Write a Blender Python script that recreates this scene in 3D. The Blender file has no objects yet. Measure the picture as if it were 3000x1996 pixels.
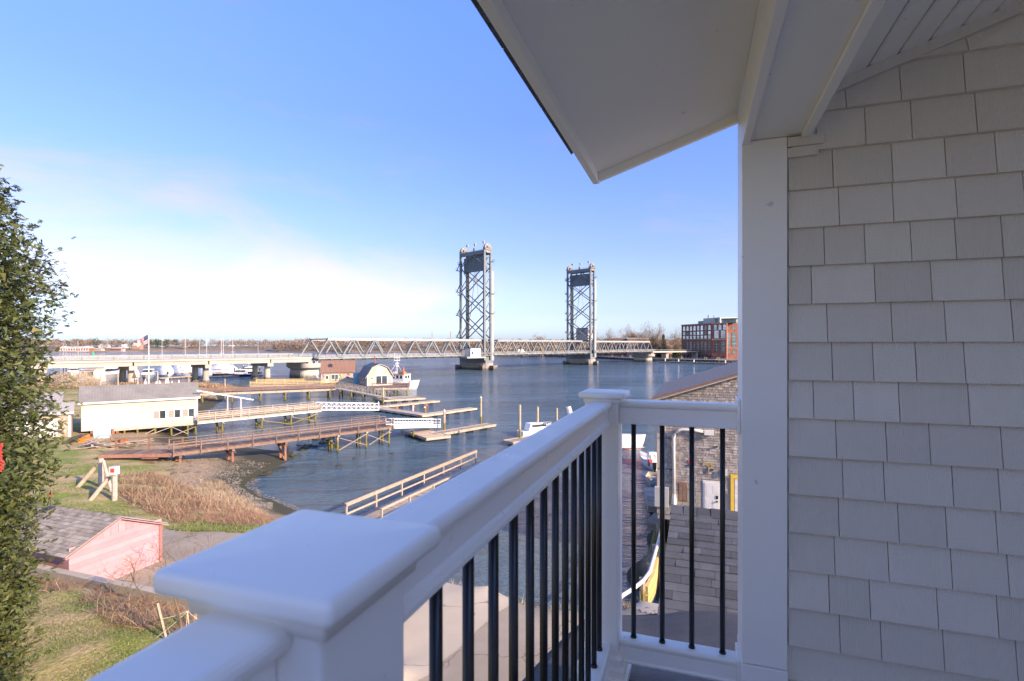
import bpy, math, random
import numpy as np
from mathutils import Vector, Matrix, noise as mnoise
R = math.radians
random.seed(7); rng = np.random.default_rng(7)
SC = bpy.context.scene
COL = SC.collection

# ---------------------------------------------------------------- camera
CAMZ = 12.5
cam_d = bpy.data.cameras.new("camera"); cam = bpy.data.objects.new("camera", cam_d); COL.objects.link(cam)
cam.location = (0, 0, CAMZ); cam.rotation_euler = (R(90), 0, 0)
cam_d.sensor_width = 36; cam_d.lens = 18.5; cam_d.shift_y = 0.004
cam_d.clip_start = 0.05; cam_d.clip_end = 6000
cam_d.dof.use_dof = True; cam_d.dof.focus_distance = 9.0; cam_d.dof.aperture_fstop = 7.1
SC.camera = cam
# ---------------------------------------------------------------- light
SUN_EL = 23.0
SUN_XY = Vector((0.84, -0.54)).normalized()          # towards the sun
SUN_AZ = math.atan2(SUN_XY.x, SUN_XY.y)              # clockwise from +Y
W = bpy.data.worlds.new("World"); SC.world = W; W.use_nodes = True
nt = W.node_tree; nt.nodes.clear()
out = nt.nodes.new("ShaderNodeOutputWorld"); bg = nt.nodes.new("ShaderNodeBackground")
sky = nt.nodes.new("ShaderNodeTexSky"); sky.sky_type = 'NISHITA'; sky.sun_disc = False
sky.sun_elevation = R(SUN_EL); sky.sun_rotation = SUN_AZ
sky.altitude = 0; sky.air_density = 1.0; sky.dust_density = 1.2; sky.ozone_density = 1.6
bg.inputs["Strength"].default_value = 0.081
nt.links.new(bg.outputs[0], out.inputs[0])
def wn(t, **k):
    n = nt.nodes.new(t)
    for a, b in k.items(): setattr(n, a, b)
    return n
def wmath(op, a, b=None, c=None):
    n = wn("ShaderNodeMath", operation=op)
    for i, v in enumerate((a, b, c)):
        if v is None: continue
        if isinstance(v, (int, float)): n.inputs[i].default_value = v
        else: nt.links.new(v, n.inputs[i])
    return n.outputs[0]
tc = wn("ShaderNodeTexCoord")
nrm = wn("ShaderNodeVectorMath", operation='NORMALIZE'); nt.links.new(tc.outputs["Generated"], nrm.inputs[0])
def gauss(v, k):
    d = wn("ShaderNodeVectorMath", operation='SUBTRACT'); nt.links.new(nrm.outputs[0], d.inputs[0])
    v = Vector(v).normalized(); d.inputs[1].default_value = v
    s = wn("ShaderNodeVectorMath", operation='MULTIPLY'); nt.links.new(d.outputs[0], s.inputs[0]); s.inputs[1].default_value = k
    l = wn("ShaderNodeVectorMath", operation='LENGTH'); nt.links.new(s.outputs[0], l.inputs[0])
    e = wmath('MULTIPLY', l.outputs["Value"], l.outputs["Value"]); e = wmath('MULTIPLY', e, -1.0)
    return wmath('EXPONENT', e)
def wnoise(scale, sc, det, rough, rot=(0, 0, 0)):
    m = wn("ShaderNodeMapping"); m.inputs["Scale"].default_value = sc; m.inputs["Rotation"].default_value = rot
    nt.links.new(nrm.outputs[0], m.inputs[0])
    n = wn("ShaderNodeTexNoise"); n.inputs["Scale"].default_value = scale; n.inputs["Detail"].default_value = det
    n.inputs["Roughness"].default_value = rough; n.inputs["Distortion"].default_value = 0.5
    nt.links.new(m.outputs[0], n.inputs["Vector"]); return n.outputs["Fac"]
n1 = wnoise(2.6, (1.0, 1.0, 3.0), 10, 0.58, (0.0, R(-22), 0.0))
n2 = wnoise(1.1, (1.0, 1.0, 2.0), 4, 0.5)
g1 = gauss((-0.60, 1, 0.16), (2.7, 2.7, 7.5)); g2 = gauss((-0.28, 1, 0.05), (2.4, 2.4, 12.0)); g3 = gauss((-1.0, 1, 0.30), (3.6, 3.6, 9))
g4 = gauss((-0.75, 1, 0.60), (3.0, 3.0, 8.0))
gm = wmath('ADD', wmath('MULTIPLY', g1, 0.36), wmath('MULTIPLY', g2, 0.11))
for dv in ((-1.0, .15, .2), (-.9, -.6, .22), (-.1, -1, .24), (.6, -.8, .3), (-.5, -.5, .8), (0, -.3, .95)):   # clouds added out of view to brighten and neutralise the balcony's fill light
    gm = wmath('ADD', gm, wmath('MULTIPLY', gauss(dv, (2.0, 2.0, 3.4)), 0.34))
gm = wmath('ADD', gm, wmath('MULTIPLY', g3, 0.10)); gm = wmath('ADD', gm, wmath('MULTIPLY', g4, 0.07))
cl = wmath('ADD', wmath('ADD', wmath('MULTIPLY', wmath('SUBTRACT', n1, 0.5), 1.45), wmath('MULTIPLY', wmath('SUBTRACT', n2, 0.5), 0.35)), gm)
mr = wn("ShaderNodeMapRange"); mr.interpolation_type = 'SMOOTHSTEP'
mr.inputs["From Min"].default_value = 0.10; mr.inputs["From Max"].default_value = 0.60; mr.inputs["To Max"].default_value = 0.88
nt.links.new(cl, mr.inputs["Value"])
# the sky's brightness comes from the Nishita sky (brighter round the sun); its hue from the photograph's blue
sep = wn("ShaderNodeSeparateXYZ"); nt.links.new(nrm.outputs[0], sep.inputs[0])
bw = wn("ShaderNodeRGBToBW"); nt.links.new(sky.outputs[0], bw.inputs[0])
def scaled(v, k):
    s_ = wn("ShaderNodeVectorMath", operation='SCALE')
    if isinstance(v, tuple): s_.inputs[0].default_value = v
    else: nt.links.new(v, s_.inputs[0])
    if isinstance(k, float): s_.inputs["Scale"].default_value = k
    else: nt.links.new(k, s_.inputs["Scale"])
    return s_.outputs[0]
rp = wn("ShaderNodeValToRGB"); nt.links.new(sep.outputs[2], rp.inputs[0]); els = rp.color_ramp.elements
RS = [(0, (.60,.68,.78)), (.06, (.40,.50,.67)), (.17, (.31,.455,.86)), (.29, (.28,.48,1.15)), (.39, (.28,.51,1.38)), (.53, (.32,.63,1.85)), (.75, (.42,.68,1.55)), (1, (.46,.66,1.25))]
while len(els) < len(RS): els.new(.5)
for e, (p_, c_) in zip(els, RS): e.position = p_; e.color = (c_[0]/2, c_[1]/2, c_[2]/2, 1)
blue = scaled(scaled(rp.outputs[0], 2.2), bw.outputs[0])
cadd = wn("ShaderNodeVectorMath", operation='ADD'); nt.links.new(scaled((.52,.46,.375), bw.outputs[0]), cadd.inputs[0]); cadd.inputs[1].default_value = (.10, .25, .70)
mc = wn("ShaderNodeMix", data_type='RGBA'); nt.links.new(mr.outputs[0], mc.inputs[0])
nt.links.new(blue, mc.inputs[6]); nt.links.new(cadd.outputs[0], mc.inputs[7])
nt.links.new(mc.outputs[2], bg.inputs["Color"])

sun_d = bpy.data.lights.new("sun", 'SUN'); sun = bpy.data.objects.new("sun", sun_d); COL.objects.link(sun)
sun_d.energy = 2.1; sun_d.angle = R(0.53); sun_d.color = (1.0, 0.71, 0.39)
sv = Vector((SUN_XY.x * math.cos(R(SUN_EL)), SUN_XY.y * math.cos(R(SUN_EL)), math.sin(R(SUN_EL))))
sun.rotation_euler = sv.to_track_quat('Z', 'Y').to_euler(); sun.location = (60, -40, 60)
SC.view_settings.view_transform = 'Standard'; SC.view_settings.look = 'None'
SC.view_settings.exposure = 2.3; SC.view_settings.gamma = 1.0; SC.view_settings.use_curve_mapping = False
SC.cycles.max_bounces = 9; SC.cycles.diffuse_bounces = 8; SC.cycles.glossy_bounces = 3; SC.cycles.transparent_max_bounces = 6
SC.cycles.use_denoising = True; SC.cycles.sample_clamp_indirect = 6

# ---------------------------------------------------------------- helpers
def at(px, py, Z=0.0):
    "a point of the photograph (3000 px wide) on the level Z"
    Y = 1540 * (CAMZ - Z) / (py - 1010.0)
    return Vector(((px - 1500) / 1540 * Y, Y, Z))
def at_y(px, py, Y):
    "the point seen at px, py at depth Y"
    return Vector(((px - 1500) / 1540 * Y, Y, CAMZ - (py - 1010) / 1540 * Y))
def frame(p, q=None, yaw=None):
    p = Vector(p)
    if yaw is None and q is None: yaw = 0.0
    if yaw is None:
        d = Vector(q) - p; yaw = math.atan2(d.y, d.x)
    return Matrix.Translation(p) @ Matrix.Rotation(yaw, 4, 'Z')

class MB:
    def __init__(s, M=None): s.v = []; s.f = []; s.M = M; s.mi = []
    def add(s, vs, fs, mi=0):
        o = len(s.v)
        if s.M is not None: vs = [s.M @ Vector(v) for v in vs]
        s.v.extend([tuple(v) for v in vs]); s.f.extend([tuple(i + o for i in f) for f in fs]); s.mi.extend([mi] * len(fs)); return s
    def box(s, x0, x1, y0, y1, z0, z1, mi=0):
        return s.add([(x0,y0,z0),(x1,y0,z0),(x1,y1,z0),(x0,y1,z0),(x0,y0,z1),(x1,y0,z1),(x1,y1,z1),(x0,y1,z1)],
                     [(3,2,1,0),(4,5,6,7),(0,1,5,4),(1,2,6,5),(2,3,7,6),(3,0,4,7)], mi)
    def beam(s, p, q, w, h, up=(0,0,1), mi=0):
        p = Vector(p); q = Vector(q); d = (q - p).normalized(); up = Vector(up)
        if abs(d.dot(up)) > 0.99: up = Vector((0, 1, 0)) if abs(d.y) < .9 else Vector((1,0,0))
        sx = d.cross(up).normalized(); sz = sx.cross(d).normalized()
        vs = []
        for c in (p, q):
            for a, b in ((-1,-1),(1,-1),(1,1),(-1,1)): vs.append(c + sx * (a * w / 2) + sz * (b * h / 2))
        return s.add(vs, [(3,2,1,0),(4,5,6,7),(0,1,5,4),(1,2,6,5),(2,3,7,6),(3,0,4,7)], mi)
    def cyl(s, p, q, r0, r1=None, n=8, mi=0, caps=True):
        r1 = r0 if r1 is None else r1; p = Vector(p); q = Vector(q); d = (q - p).normalized()
        up = Vector((0,0,1)) if abs(d.z) < .9 else Vector((1,0,0))
        sx = d.cross(up).normalized(); sy = sx.cross(d)
        vs = []
        for c, r in ((p, r0), (q, r1)):
            for i in range(n):
                a = 2 * math.pi * i / n; vs.append(c + sx * (math.cos(a) * r) + sy * (math.sin(a) * r))
        fs = [(i, (i+1) % n, n + (i+1) % n, n + i) for i in range(n)]
        fs = [f[::-1] for f in fs]
        if caps: fs += [tuple(range(n)), tuple(range(2*n-1, n-1, -1))]
        return s.add(vs, fs, mi)
    def path(s, pts, r, n=6, mi=0):
        pts = [Vector(p) for p in pts]; rs = r if isinstance(r, (list, tuple)) else [r] * len(pts); vs = []
        for k, c in enumerate(pts):
            d = (pts[min(k+1, len(pts)-1)] - pts[max(k-1, 0)]).normalized()
            up = Vector((0,0,1)) if abs(d.z) < .9 else Vector((1,0,0))
            sx = d.cross(up).normalized(); sy = sx.cross(d)
            for i in range(n):
                a = 2 * math.pi * i / n; vs.append(c + sx * (math.cos(a) * rs[k]) + sy * (math.sin(a) * rs[k]))
        fs = []
        for k in range(len(pts) - 1):
            for i in range(n): fs.append((k*n + (i+1) % n, k*n + i, (k+1)*n + i, (k+1)*n + (i+1) % n))
        fs += [tuple(range(n)), tuple(range(len(vs)-1, len(vs)-n-1, -1))]
        return s.add(vs, fs, mi)
    def prism(s, prof, axis, t0, t1, mi=0):
        "closed 2D profile swept along axis x, y or z; prof pairs are the two other coordinates in order"
        n = len(prof); vs = []
        for t in (t0, t1):
            for a, b in prof: vs.append({'x': (t, a, b), 'y': (a, t, b), 'z': (a, b, t)}[axis])
        fs = [(i, (i+1) % n, n + (i+1) % n, n + i) for i in range(n)] + [tuple(range(n-1, -1, -1)), tuple(range(n, 2*n))]
        return s.add(vs, fs, mi)
    def loft(s, rings, mi=0, closed=True, caps=True):
        n = len(rings[0]); vs = [v for r in rings for v in r]; fs = []
        for k in range(len(rings)-1):
            for i in range(n if closed else n-1): fs.append((k*n+i, k*n+(i+1) % n, (k+1)*n+(i+1) % n, (k+1)*n+i))
        if caps and closed: fs += [tuple(range(n-1,-1,-1)), tuple(range((len(rings)-1)*n, len(rings)*n))]
        return s.add(vs, fs, mi)
    def build(s, name, mat, parent=None, smooth=False, bevel=0, origin=None, kind=None, fix=True, seg=2):
        if not s.v: return None
        mats = mat if isinstance(mat, (list, tuple)) else [mat]
        o = Vector(origin) if origin is not None else (wloc(parent) if parent is not None else None)
        me = bpy.data.meshes.new(name)
        vs = s.v if o is None else [(v[0]-o.x, v[1]-o.y, v[2]-o.z) for v in s.v]
        me.from_pydata(vs, [], s.f)
        for m in mats: me.materials.append(m)
        if len(mats) > 1: me.polygons.foreach_set("material_index", s.mi)
        if smooth: me.polygons.foreach_set("use_smooth", [True] * len(me.polygons))
        if fix:
            import bmesh
            b = bmesh.new(); b.from_mesh(me); bmesh.ops.recalc_face_normals(b, faces=b.faces); b.to_mesh(me); b.free()
        me.update()
        ob = bpy.data.objects.new(name, me); COL.objects.link(ob)
        if parent is not None:
            ob.parent = parent
            if origin is not None: ob.location = o - wloc(parent)
        elif origin is not None: ob.location = o
        if bevel:
            md = ob.modifiers.new("bevel", 'BEVEL'); md.width = bevel; md.segments = seg; md.limit_method = 'ANGLE'; md.harden_normals = False
        if kind: ob["kind"] = kind
        return ob
def wloc(o):
    v = Vector((0,0,0))
    while o is not None: v += o.location; o = o.parent
    return v
def tag(o, label, cat, group=None):
    o["label"] = label; o["category"] = cat
    if group: o["group"] = group
    return o
def thing(name, loc, label, cat, group=None):
    o = bpy.data.objects.new(name, None); o.empty_display_size = .3; COL.objects.link(o); o.location = loc
    return tag(o, label, cat, group)
def copy_tree(o, parent=None):
    c = o.copy(); COL.objects.link(c); c.parent = parent
    for ch in list(o.children): copy_tree(ch, c)
    return c
def inst(proto, loc, rz=0, sc=1, label=None, group=None, tilt=None):
    c = copy_tree(proto); c.location = loc; c.rotation_euler = (tilt[0] if tilt else 0, tilt[1] if tilt else 0, rz)
    c.scale = (sc, sc, sc) if isinstance(sc, (int, float)) else sc
    if label: c["label"] = label
    if group: c["group"] = group
    return c
def mesh_np(name, verts, faces, mat, parent=None, kind=None, smooth=False, loc=None):
    verts = np.asarray(verts, dtype=np.float32); faces = np.asarray(faces, dtype=np.int32); k = faces.shape[1]
    me = bpy.data.meshes.new(name)
    me.vertices.add(len(verts)); me.vertices.foreach_set("co", verts.ravel())
    me.loops.add(faces.size); me.loops.foreach_set("vertex_index", faces.ravel())
    me.polygons.add(len(faces)); me.polygons.foreach_set("loop_start", np.arange(0, faces.size, k, dtype=np.int32))
    me.update(calc_edges=True)
    if smooth: me.polygons.foreach_set("use_smooth", [True] * len(me.polygons))
    me.materials.append(mat)
    o = bpy.data.objects.new(name, me); COL.objects.link(o)
    if parent is not None: o.parent = parent
    if loc is not None: o.location = loc
    if kind: o["kind"] = kind
    return o

# ---------------------------------------------------------------- materials
class NT:
    def __init__(s, name):
        s.m = bpy.data.materials.new(name); s.m.use_nodes = True; s.t = s.m.node_tree
        s.b = s.t.nodes["Principled BSDF"]; s.c = None
    def n(s, t, **k):
        x = s.t.nodes.new(t)
        for a, b in k.items(): setattr(x, a, b)
        return x
    def l(s, a, b): s.t.links.new(a, b)
    def coord(s, scale=(1,1,1), space="Object", rot=(0,0,0), vary=False):
        src = None if space == "Position" else s.n("ShaderNodeTexCoord").outputs[space]
        if space == "Position": src = s.n("ShaderNodeNewGeometry").outputs["Position"]
        m = s.n("ShaderNodeMapping"); m.inputs["Scale"].default_value = scale; m.inputs["Rotation"].default_value = rot
        s.l(src, m.inputs[0])
        if vary:
            oi = s.n("ShaderNodeObjectInfo"); mu = s.n("ShaderNodeMath", operation='MULTIPLY'); s.l(oi.outputs["Random"], mu.inputs[0]); mu.inputs[1].default_value = 50
            s.l(mu.outputs[0], m.inputs["Location"])
        return m.outputs[0]
    def noise(s, scale, vec=None, det=4, rough=.55, dist=0):
        x = s.n("ShaderNodeTexNoise"); x.inputs["Scale"].default_value = scale; x.inputs["Detail"].default_value = det
        x.inputs["Roughness"].default_value = rough; x.inputs["Distortion"].default_value = dist
        s.l(vec if vec is not None else s.coord(), x.inputs["Vector"]); return x.outputs["Fac"]
    def ramp(s, fac, stops):
        r = s.n("ShaderNodeValToRGB"); e = r.color_ramp.elements
        while len(e) < len(stops): e.new(0.5)
        for i, (p, c) in enumerate(stops): e[i].position = p; e[i].color = (*c, 1) if len(c) == 3 else c
        s.l(fac, r.inputs[0]); return r.outputs[0]
    def mix(s, fac, a, b, mode='MIX'):
        x = s.n("ShaderNodeMix", data_type='RGBA', blend_type=mode)
        for i, v in ((0, fac), (6, a), (7, b)):
            if isinstance(v, (int, float)): x.inputs[i].default_value = v
            elif isinstance(v, tuple): x.inputs[i].default_value = (*v[:3], 1)
            else: s.l(v, x.inputs[i])
        return x.outputs[2]
    def math(s, op, a, b=None):
        x = s.n("ShaderNodeMath", operation=op)
        for i, v in enumerate((a, b)):
            if v is None: continue
            if isinstance(v, (int, float)): x.inputs[i].default_value = v
            else: s.l(v, x.inputs[i])
        return x.outputs[0]
    def mr(s, v, a, b, c=0, d=1):
        x = s.n("ShaderNodeMapRange"); s.l(v, x.inputs["Value"])
        for k, q in zip(("From Min","From Max","To Min","To Max"), (a,b,c,d)): x.inputs[k].default_value = q
        return x.outputs[0]
    def color(s, c):
        if isinstance(c, tuple): s.b.inputs["Base Color"].default_value = (*c[:3], 1)
        else: s.l(c, s.b.inputs["Base Color"])
        return s
    def rough(s, r):
        if isinstance(r, (int, float)): s.b.inputs["Roughness"].default_value = r
        else: s.l(r, s.b.inputs["Roughness"])
        return s
    def bump(s, h, dist=.01, strength=1):
        x = s.n("ShaderNodeBump"); x.inputs["Distance"].default_value = dist; x.inputs["Strength"].default_value = strength
        s.l(h, x.inputs["Height"]); s.l(x.outputs[0], s.b.inputs["Normal"]); return s
    def set(s, **k):
        for a, b in k.items(): s.b.inputs[a.replace("_", " ")].default_value = b
        return s
    def objrand(s, lo, hi): return s.mr(s.n("ShaderNodeObjectInfo").outputs["Random"], 0, 1, lo, hi)
    def islrand(s, lo=0, hi=1): return s.mr(s.n("ShaderNodeNewGeometry").outputs["Random Per Island"], 0, 1, lo, hi)

def simple(name, c, rough=.6, var=.25, scale=3, bump=.003, metallic=0, bscale=None, spec=None, vary_obj=.1, stretch=(1,1,1), space="Object"):
    t = NT(name); v = t.coord(stretch, space)
    n = t.noise(scale, v, 6, .6)
    lo = tuple(x * (1 - var) for x in c); hi = tuple(min(1, x * (1 + var * .6)) for x in c)
    col = t.ramp(n, [(.28, lo), (.72, hi)])
    if vary_obj: 
        g = t.n("ShaderNodeHueSaturation"); t.l(t.objrand(1 - vary_obj, 1 + vary_obj), g.inputs["Value"]); t.l(col, g.inputs["Color"]); col = g.outputs[0]
    t.color(col).rough(rough).set(Metallic=metallic)
    if bump: t.bump(t.noise(bscale or scale * 6, v, 5, .6), bump)
    return t.m

M = {}
def white(name, c, rough, bmp=.0004):
    t = NT(name); v = t.coord()
    n = t.noise(1.7, v, 5, .6); n2 = t.noise(38, v, 3, .5)
    c2 = t.mix(t.mr(n, .35, .75), c, tuple(x * .955 for x in c))
    spots = t.mr(t.noise(26, v, 2, .5), .735, .765)
    c2 = t.mix(t.math('MULTIPLY', spots, .35), c2, (.28, .24, .19))
    t.color(c2).rough(t.mr(n2, .3, .7, rough - .06, rough + .08)).bump(n2, bmp); return t.m
M['white'] = white("white_painted_trim", (.90, .865, .80), .38)
M['vinyl'] = white("white_vinyl", (.91, .87, .80), .33, .0002)
M['soffit'] = white("white_soffit_board", (.90, .865, .80), .5)
def siding():
    t = NT("grey_cedar_impression_siding")
    v = t.coord((1, 1, 1), vary=True)
    w = t.n("ShaderNodeTexWave"); w.wave_type = 'BANDS'; w.bands_direction = 'X'
    w.inputs["Scale"].default_value = 42; w.inputs["Distortion"].default_value = 5.0; w.inputs["Detail"].default_value = 2
    w.inputs["Detail Scale"].default_value = .35; w.inputs["Detail Roughness"].default_value = .5
    m = t.n("ShaderNodeMapping"); m.inputs["Scale"].default_value = (1.6, 1, .45); t.l(v, m.inputs[0])
    oi = t.n("ShaderNodeObjectInfo"); cx = t.n("ShaderNodeCombineXYZ"); t.l(t.mr(oi.outputs["Random"], 0, 1, -.5, .5), cx.inputs[1]); t.l(cx.outputs[0], m.inputs["Rotation"])
    t.l(m.outputs[0], w.inputs["Vector"])
    fine = t.noise(160, t.coord((1, 1, .12), vary=True), 3, .6)
    h = t.math('ADD', t.math('MULTIPLY', w.outputs["Fac"], .75), t.math('MULTIPLY', fine, .5))
    c = t.mix(t.objrand(0, 1), (.67, .605, .51), (.80, .735, .63))
    c = t.mix(t.mr(t.noise(3, v), .3, .7, 0, .3), c, (.63, .58, .50))
    t.color(c).rough(.55).bump(h, .0011); return t.m
M['siding'] = siding()
M['black'] = simple("black_powder_coat", (.012, .012, .013), .28, .2, 30, .0002, vary_obj=0)
def asphalt_sh(name, a, b, gran=260, bump=.0015):
    t = NT(name); v = t.coord(vary=True)
    n = t.noise(gran, v, 2, .7); big = t.noise(4.5, t.coord(space="Position"), 4, .6)
    c = t.ramp(n, [(.34, a), (.5, tuple((x + y) / 2 for x, y in zip(a, b))), (.64, b)])
    g = t.n("ShaderNodeHueSaturation"); t.l(c, g.inputs["Color"])
    t.l(t.math('MULTIPLY', t.objrand(.72, 1.3), t.mr(big, .3, .7, .8, 1.15)), g.inputs["Value"])
    t.color(g.outputs[0]).rough(.9).bump(n, bump); return t.m
M['roofsh'] = asphalt_sh("dark_asphalt_shingle", (.022, .026, .034), (.10, .11, .125), 170)
M['shedsh'] = asphalt_sh("weathered_grey_shingle", (.18, .165, .145), (.36, .335, .295), 60, .002)
M['bldsh'] = asphalt_sh("slate_grey_shingle", (.20, .195, .185), (.31, .30, .285), 40, .002)
def wood(name, a, b, scale=6, stretch=(1, 1, 1), rough=.8, bump=.003, isl=.25, wet=None):
    t = NT(name); v = t.coord(stretch, vary=True)
    n = t.noise(scale, v, 7, .65)
    c = t.ramp(n, [(.3, a), (.7, b)])
    g = t.n("ShaderNodeHueSaturation"); t.l(c, g.inputs["Color"])
    t.l(t.math('MULTIPLY', t.objrand(.85, 1.15), t.islrand(1 - isl, 1 + isl)), g.inputs["Value"]); c = g.outputs[0]
    if wet:                                                       # weed and slime on the wood up to the tide mark
        p = t.n("ShaderNodeSeparateXYZ"); t.l(t.n("ShaderNodeNewGeometry").outputs["Position"], p.inputs[0])
        z = t.math('ADD', p.outputs[2], t.math('MULTIPLY', t.noise(2.5, t.coord(space="Position")), -.8))
        c = t.mix(t.mr(z, wet[0] - .4, wet[0] - .05, 1, 0), c, wet[1])
        c = t.mix(t.mr(z, -.4, .15, 1, 0), c, (.03, .028, .018))
    t.color(c).rough(rough).bump(t.noise(scale * 5, v, 5, .6), bump); return t.m
M['brownwood'] = wood("weathered_brown_timber", (.12, .078, .058), (.24, .165, .125), 4)
M['deckbrown'] = wood("grey_brown_decking", (.10, .068, .055), (.20, .14, .115), 3, isl=.4)
M['tanwood'] = wood("pale_weathered_timber", (.28, .22, .155), (.46, .385, .29), 4)
M['greywood'] = wood("silver_weathered_decking", (.27, .23, .185), (.44, .38, .31), 4)
M['pile'] = wood("dock_pile_timber", (.26, .21, .13), (.45, .38, .26), 3, wet=(1.35, (.16, .14, .03)))
M['brace'] = wood("weedy_brace_timber", (.32, .25, .13), (.52, .42, .25), 3, wet=(1.1, (.26, .22, .03)))
M['deckboard'] = wood("brown_composite_decking", (.19, .15, .125), (.29, .245, .215), 9, (1, 14, 1))
M['reddeck'] = wood("rusty_brown_timber", (.20, .095, .06), (.31, .165, .11), 3)
M['whitewood'] = simple("white_painted_wood", (.64, .63, .60), .5, .1, 2, .002)
M['galv'] = simple("white_painted_aluminium", (.80, .80, .78), .35, .08, 3, 0, .1)
M['oldalu'] = simple("dull_aluminium", (.50, .46, .38), .5, .2, 3, 0, .3)
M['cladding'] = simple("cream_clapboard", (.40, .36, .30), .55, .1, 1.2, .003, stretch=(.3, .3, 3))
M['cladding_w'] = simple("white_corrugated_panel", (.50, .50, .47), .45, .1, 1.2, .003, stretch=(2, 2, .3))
M['metalroof'] = simple("grey_corrugated_metal", (.24, .235, .22), .85, .22, .7, .002, .3, stretch=(1, 1, 1))
M['steel'] = simple("grey_bridge_steel", (.165, .185, .185), .5, .22, .25, 0, .1, space="Position")
M['steel_l'] = simple("pale_bridge_steel", (.31, .315, .29), .5, .14, .2, 0, .1, space="Position")
M['sheave'] = simple("rusty_sheave_steel", (.36, .31, .25), .6, .3, .8, 0, .2, space="Position")
M['cweight'] = simple("counterweight_concrete", (.16, .19, .20), .8, .35, .6, .02, space="Position", stretch=(1, 1, .2))
M['concrete'] = simple("pale_concrete", (.37, .34, .285), .85, .16, .35, .01, space="Position")
def stained(name, top, low, z0, z1):
    t = NT(name); p = t.n("ShaderNodeSeparateXYZ"); t.l(t.n("ShaderNodeNewGeometry").outputs["Position"], p.inputs[0])
    n = t.noise(.9, t.coord((1.6, 1.6, .25), "Position"), 6, .65)
    z = t.math('ADD', p.outputs[2], t.math('MULTIPLY', t.math('SUBTRACT', n, .5), 2.2))
    c = t.mix(t.mr(z, z0, z1), low, top)
    c = t.mix(t.mr(n, .35, .8, 0, .5), c, tuple(x * .6 for x in top))
    t.color(c).rough(.9).bump(n, .03); return t.m
M['pier_c'] = stained("tide_stained_concrete", (.50, .46, .39), (.09, .075, .055), .7, 1.7)
M['rustwall'] = stained("rusty_sheet_pile", (.24, .20, .16), (.05, .045, .04), .4, 2.0)
M['glass'] = simple("dark_window_glass", (.035, .045, .05), .06, .5, 1.3, 0, vary_obj=.4)
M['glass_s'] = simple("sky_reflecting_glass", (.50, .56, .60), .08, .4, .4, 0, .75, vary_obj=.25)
M['glass_g'] = simple("green_tinted_glass", (.12, .18, .17), .1, .4, .4, 0, .4, vary_obj=.4)
M['blind'] = simple("window_blind", (.26, .24, .20), .6, .1, 4, .001)
M['pink'] = simple("pink_painted_boards", (.47, .255, .275), .6, .10, 1.5, .002, stretch=(1, 1, 1))
M['pinkdark'] = simple("faded_pink_batten", (.36, .14, .13), .6, .15, 1.5, .002)
M['brick'] = None
def brick():
    t = NT("red_brick_far"); n = t.noise(.35, t.coord(space="Position"), 6, .6); n2 = t.noise(9, t.coord((1,1,3), space="Position"), 2, .5)
    c = t.ramp(t.math('ADD', t.math('MULTIPLY', n, .7), t.math('MULTIPLY', n2, .3)), [(.35, (.21, .078, .05)), (.65, (.33, .135, .09))])
    t.color(c).rough(.9).bump(n2, .02); return t.m
M['brick'] = brick()
M['brickpale'] = simple("pale_brick_band", (.34, .22, .155), .85, .2, 1, .01)
M['green'] = simple("patina_green_metal", (.20, .27, .22), .6, .2, 1, 0)
M['greendark'] = simple("green_awning_cloth", (.05, .13, .10), .8, .2, 3, 0)
M['grey'] = simple("light_grey_panel", (.46, .46, .44), .6, .15, 1, 0)
M['dark'] = simple("dark_grey_paint", (.05, .052, .055), .5, .3, 2, 0)
M['yellow'] = simple("yellow_paint", (.72, .50, .06), .5, .15, 3, .001)
M['yellowwood'] = wood("pale_yellow_timber", (.48, .34, .12), (.66, .50, .22), 3)
M['orange'] = simple("faded_orange_paint", (.62, .22, .05), .5, .25, 3, .002)
M['red'] = simple("red_paint", (.60, .06, .05), .45, .15, 3, 0)
M['redfloat'] = simple("orange_red_buoy", (.70, .14, .06), .4, .1, 3, 0)
M['blue'] = simple("navy_blue", (.03, .05, .14), .5, .1, 3, 0)
M['teal'] = simple("pale_teal_tarp", (.22, .42, .48), .6, .2, 2, 0)
M['greenbuoy'] = simple("buoy_green", (.02, .42, .14), .4, .1, 3, 0)
M['hullw'] = simple("white_gelcoat", (.80, .79, .75), .25, .08, .8, 0, vary_obj=.06)
M['hullg'] = simple("grey_gelcoat", (.26, .27, .27), .3, .15, .8, 0)
M['hulld'] = simple("dark_blue_gelcoat", (.025, .032, .05), .25, .2, .8, 0)
M['wrap'] = simple("shrink_wrap_plastic", (.66, .68, .70), .28, .14, .9, .08, bscale=1.6)
M['canvas'] = simple("white_canvas", (.72, .70, .64), .8, .1, 4, .003)
M['rust'] = simple("rusty_iron", (.28, .11, .05), .8, .4, 3, .01)
M['brownroof'] = simple("rust_brown_metal_roof", (.21, .125, .09), .7, .25, .8, .01, stretch=(3, 1, 1))
M['rope'] = simple("white_rope", (.72, .68, .58), .8, .1, 10, 0)
def shingle_mat(name, cols, zs=1):
    t = NT(name); r = t.islrand(); n = t.noise(3.0, t.coord((1, 1, .3), "Position"), 6, .7)
    c = t.ramp(r, [(0, cols[0]), (.35, cols[1]), (.7, cols[2]), (1, cols[3])])
    c = t.mix(t.mr(n, .4, .75, 0, .55), c, tuple(x * .6 for x in cols[1]))
    t.color(c).rough(.85).bump(t.noise(25, t.coord((3, 3, .4), "Position"), 4, .6), .004); return t.m
M['cedar'] = shingle_mat("weathered_cedar_shingles", [(.21, .185, .165), (.29, .26, .235), (.36, .325, .29), (.46, .42, .37)])
M['cedar2'] = shingle_mat("brown_cedar_shingles", [(.26, .20, .14), (.34, .27, .20), (.40, .33, .25), (.48, .41, .32)])
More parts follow.
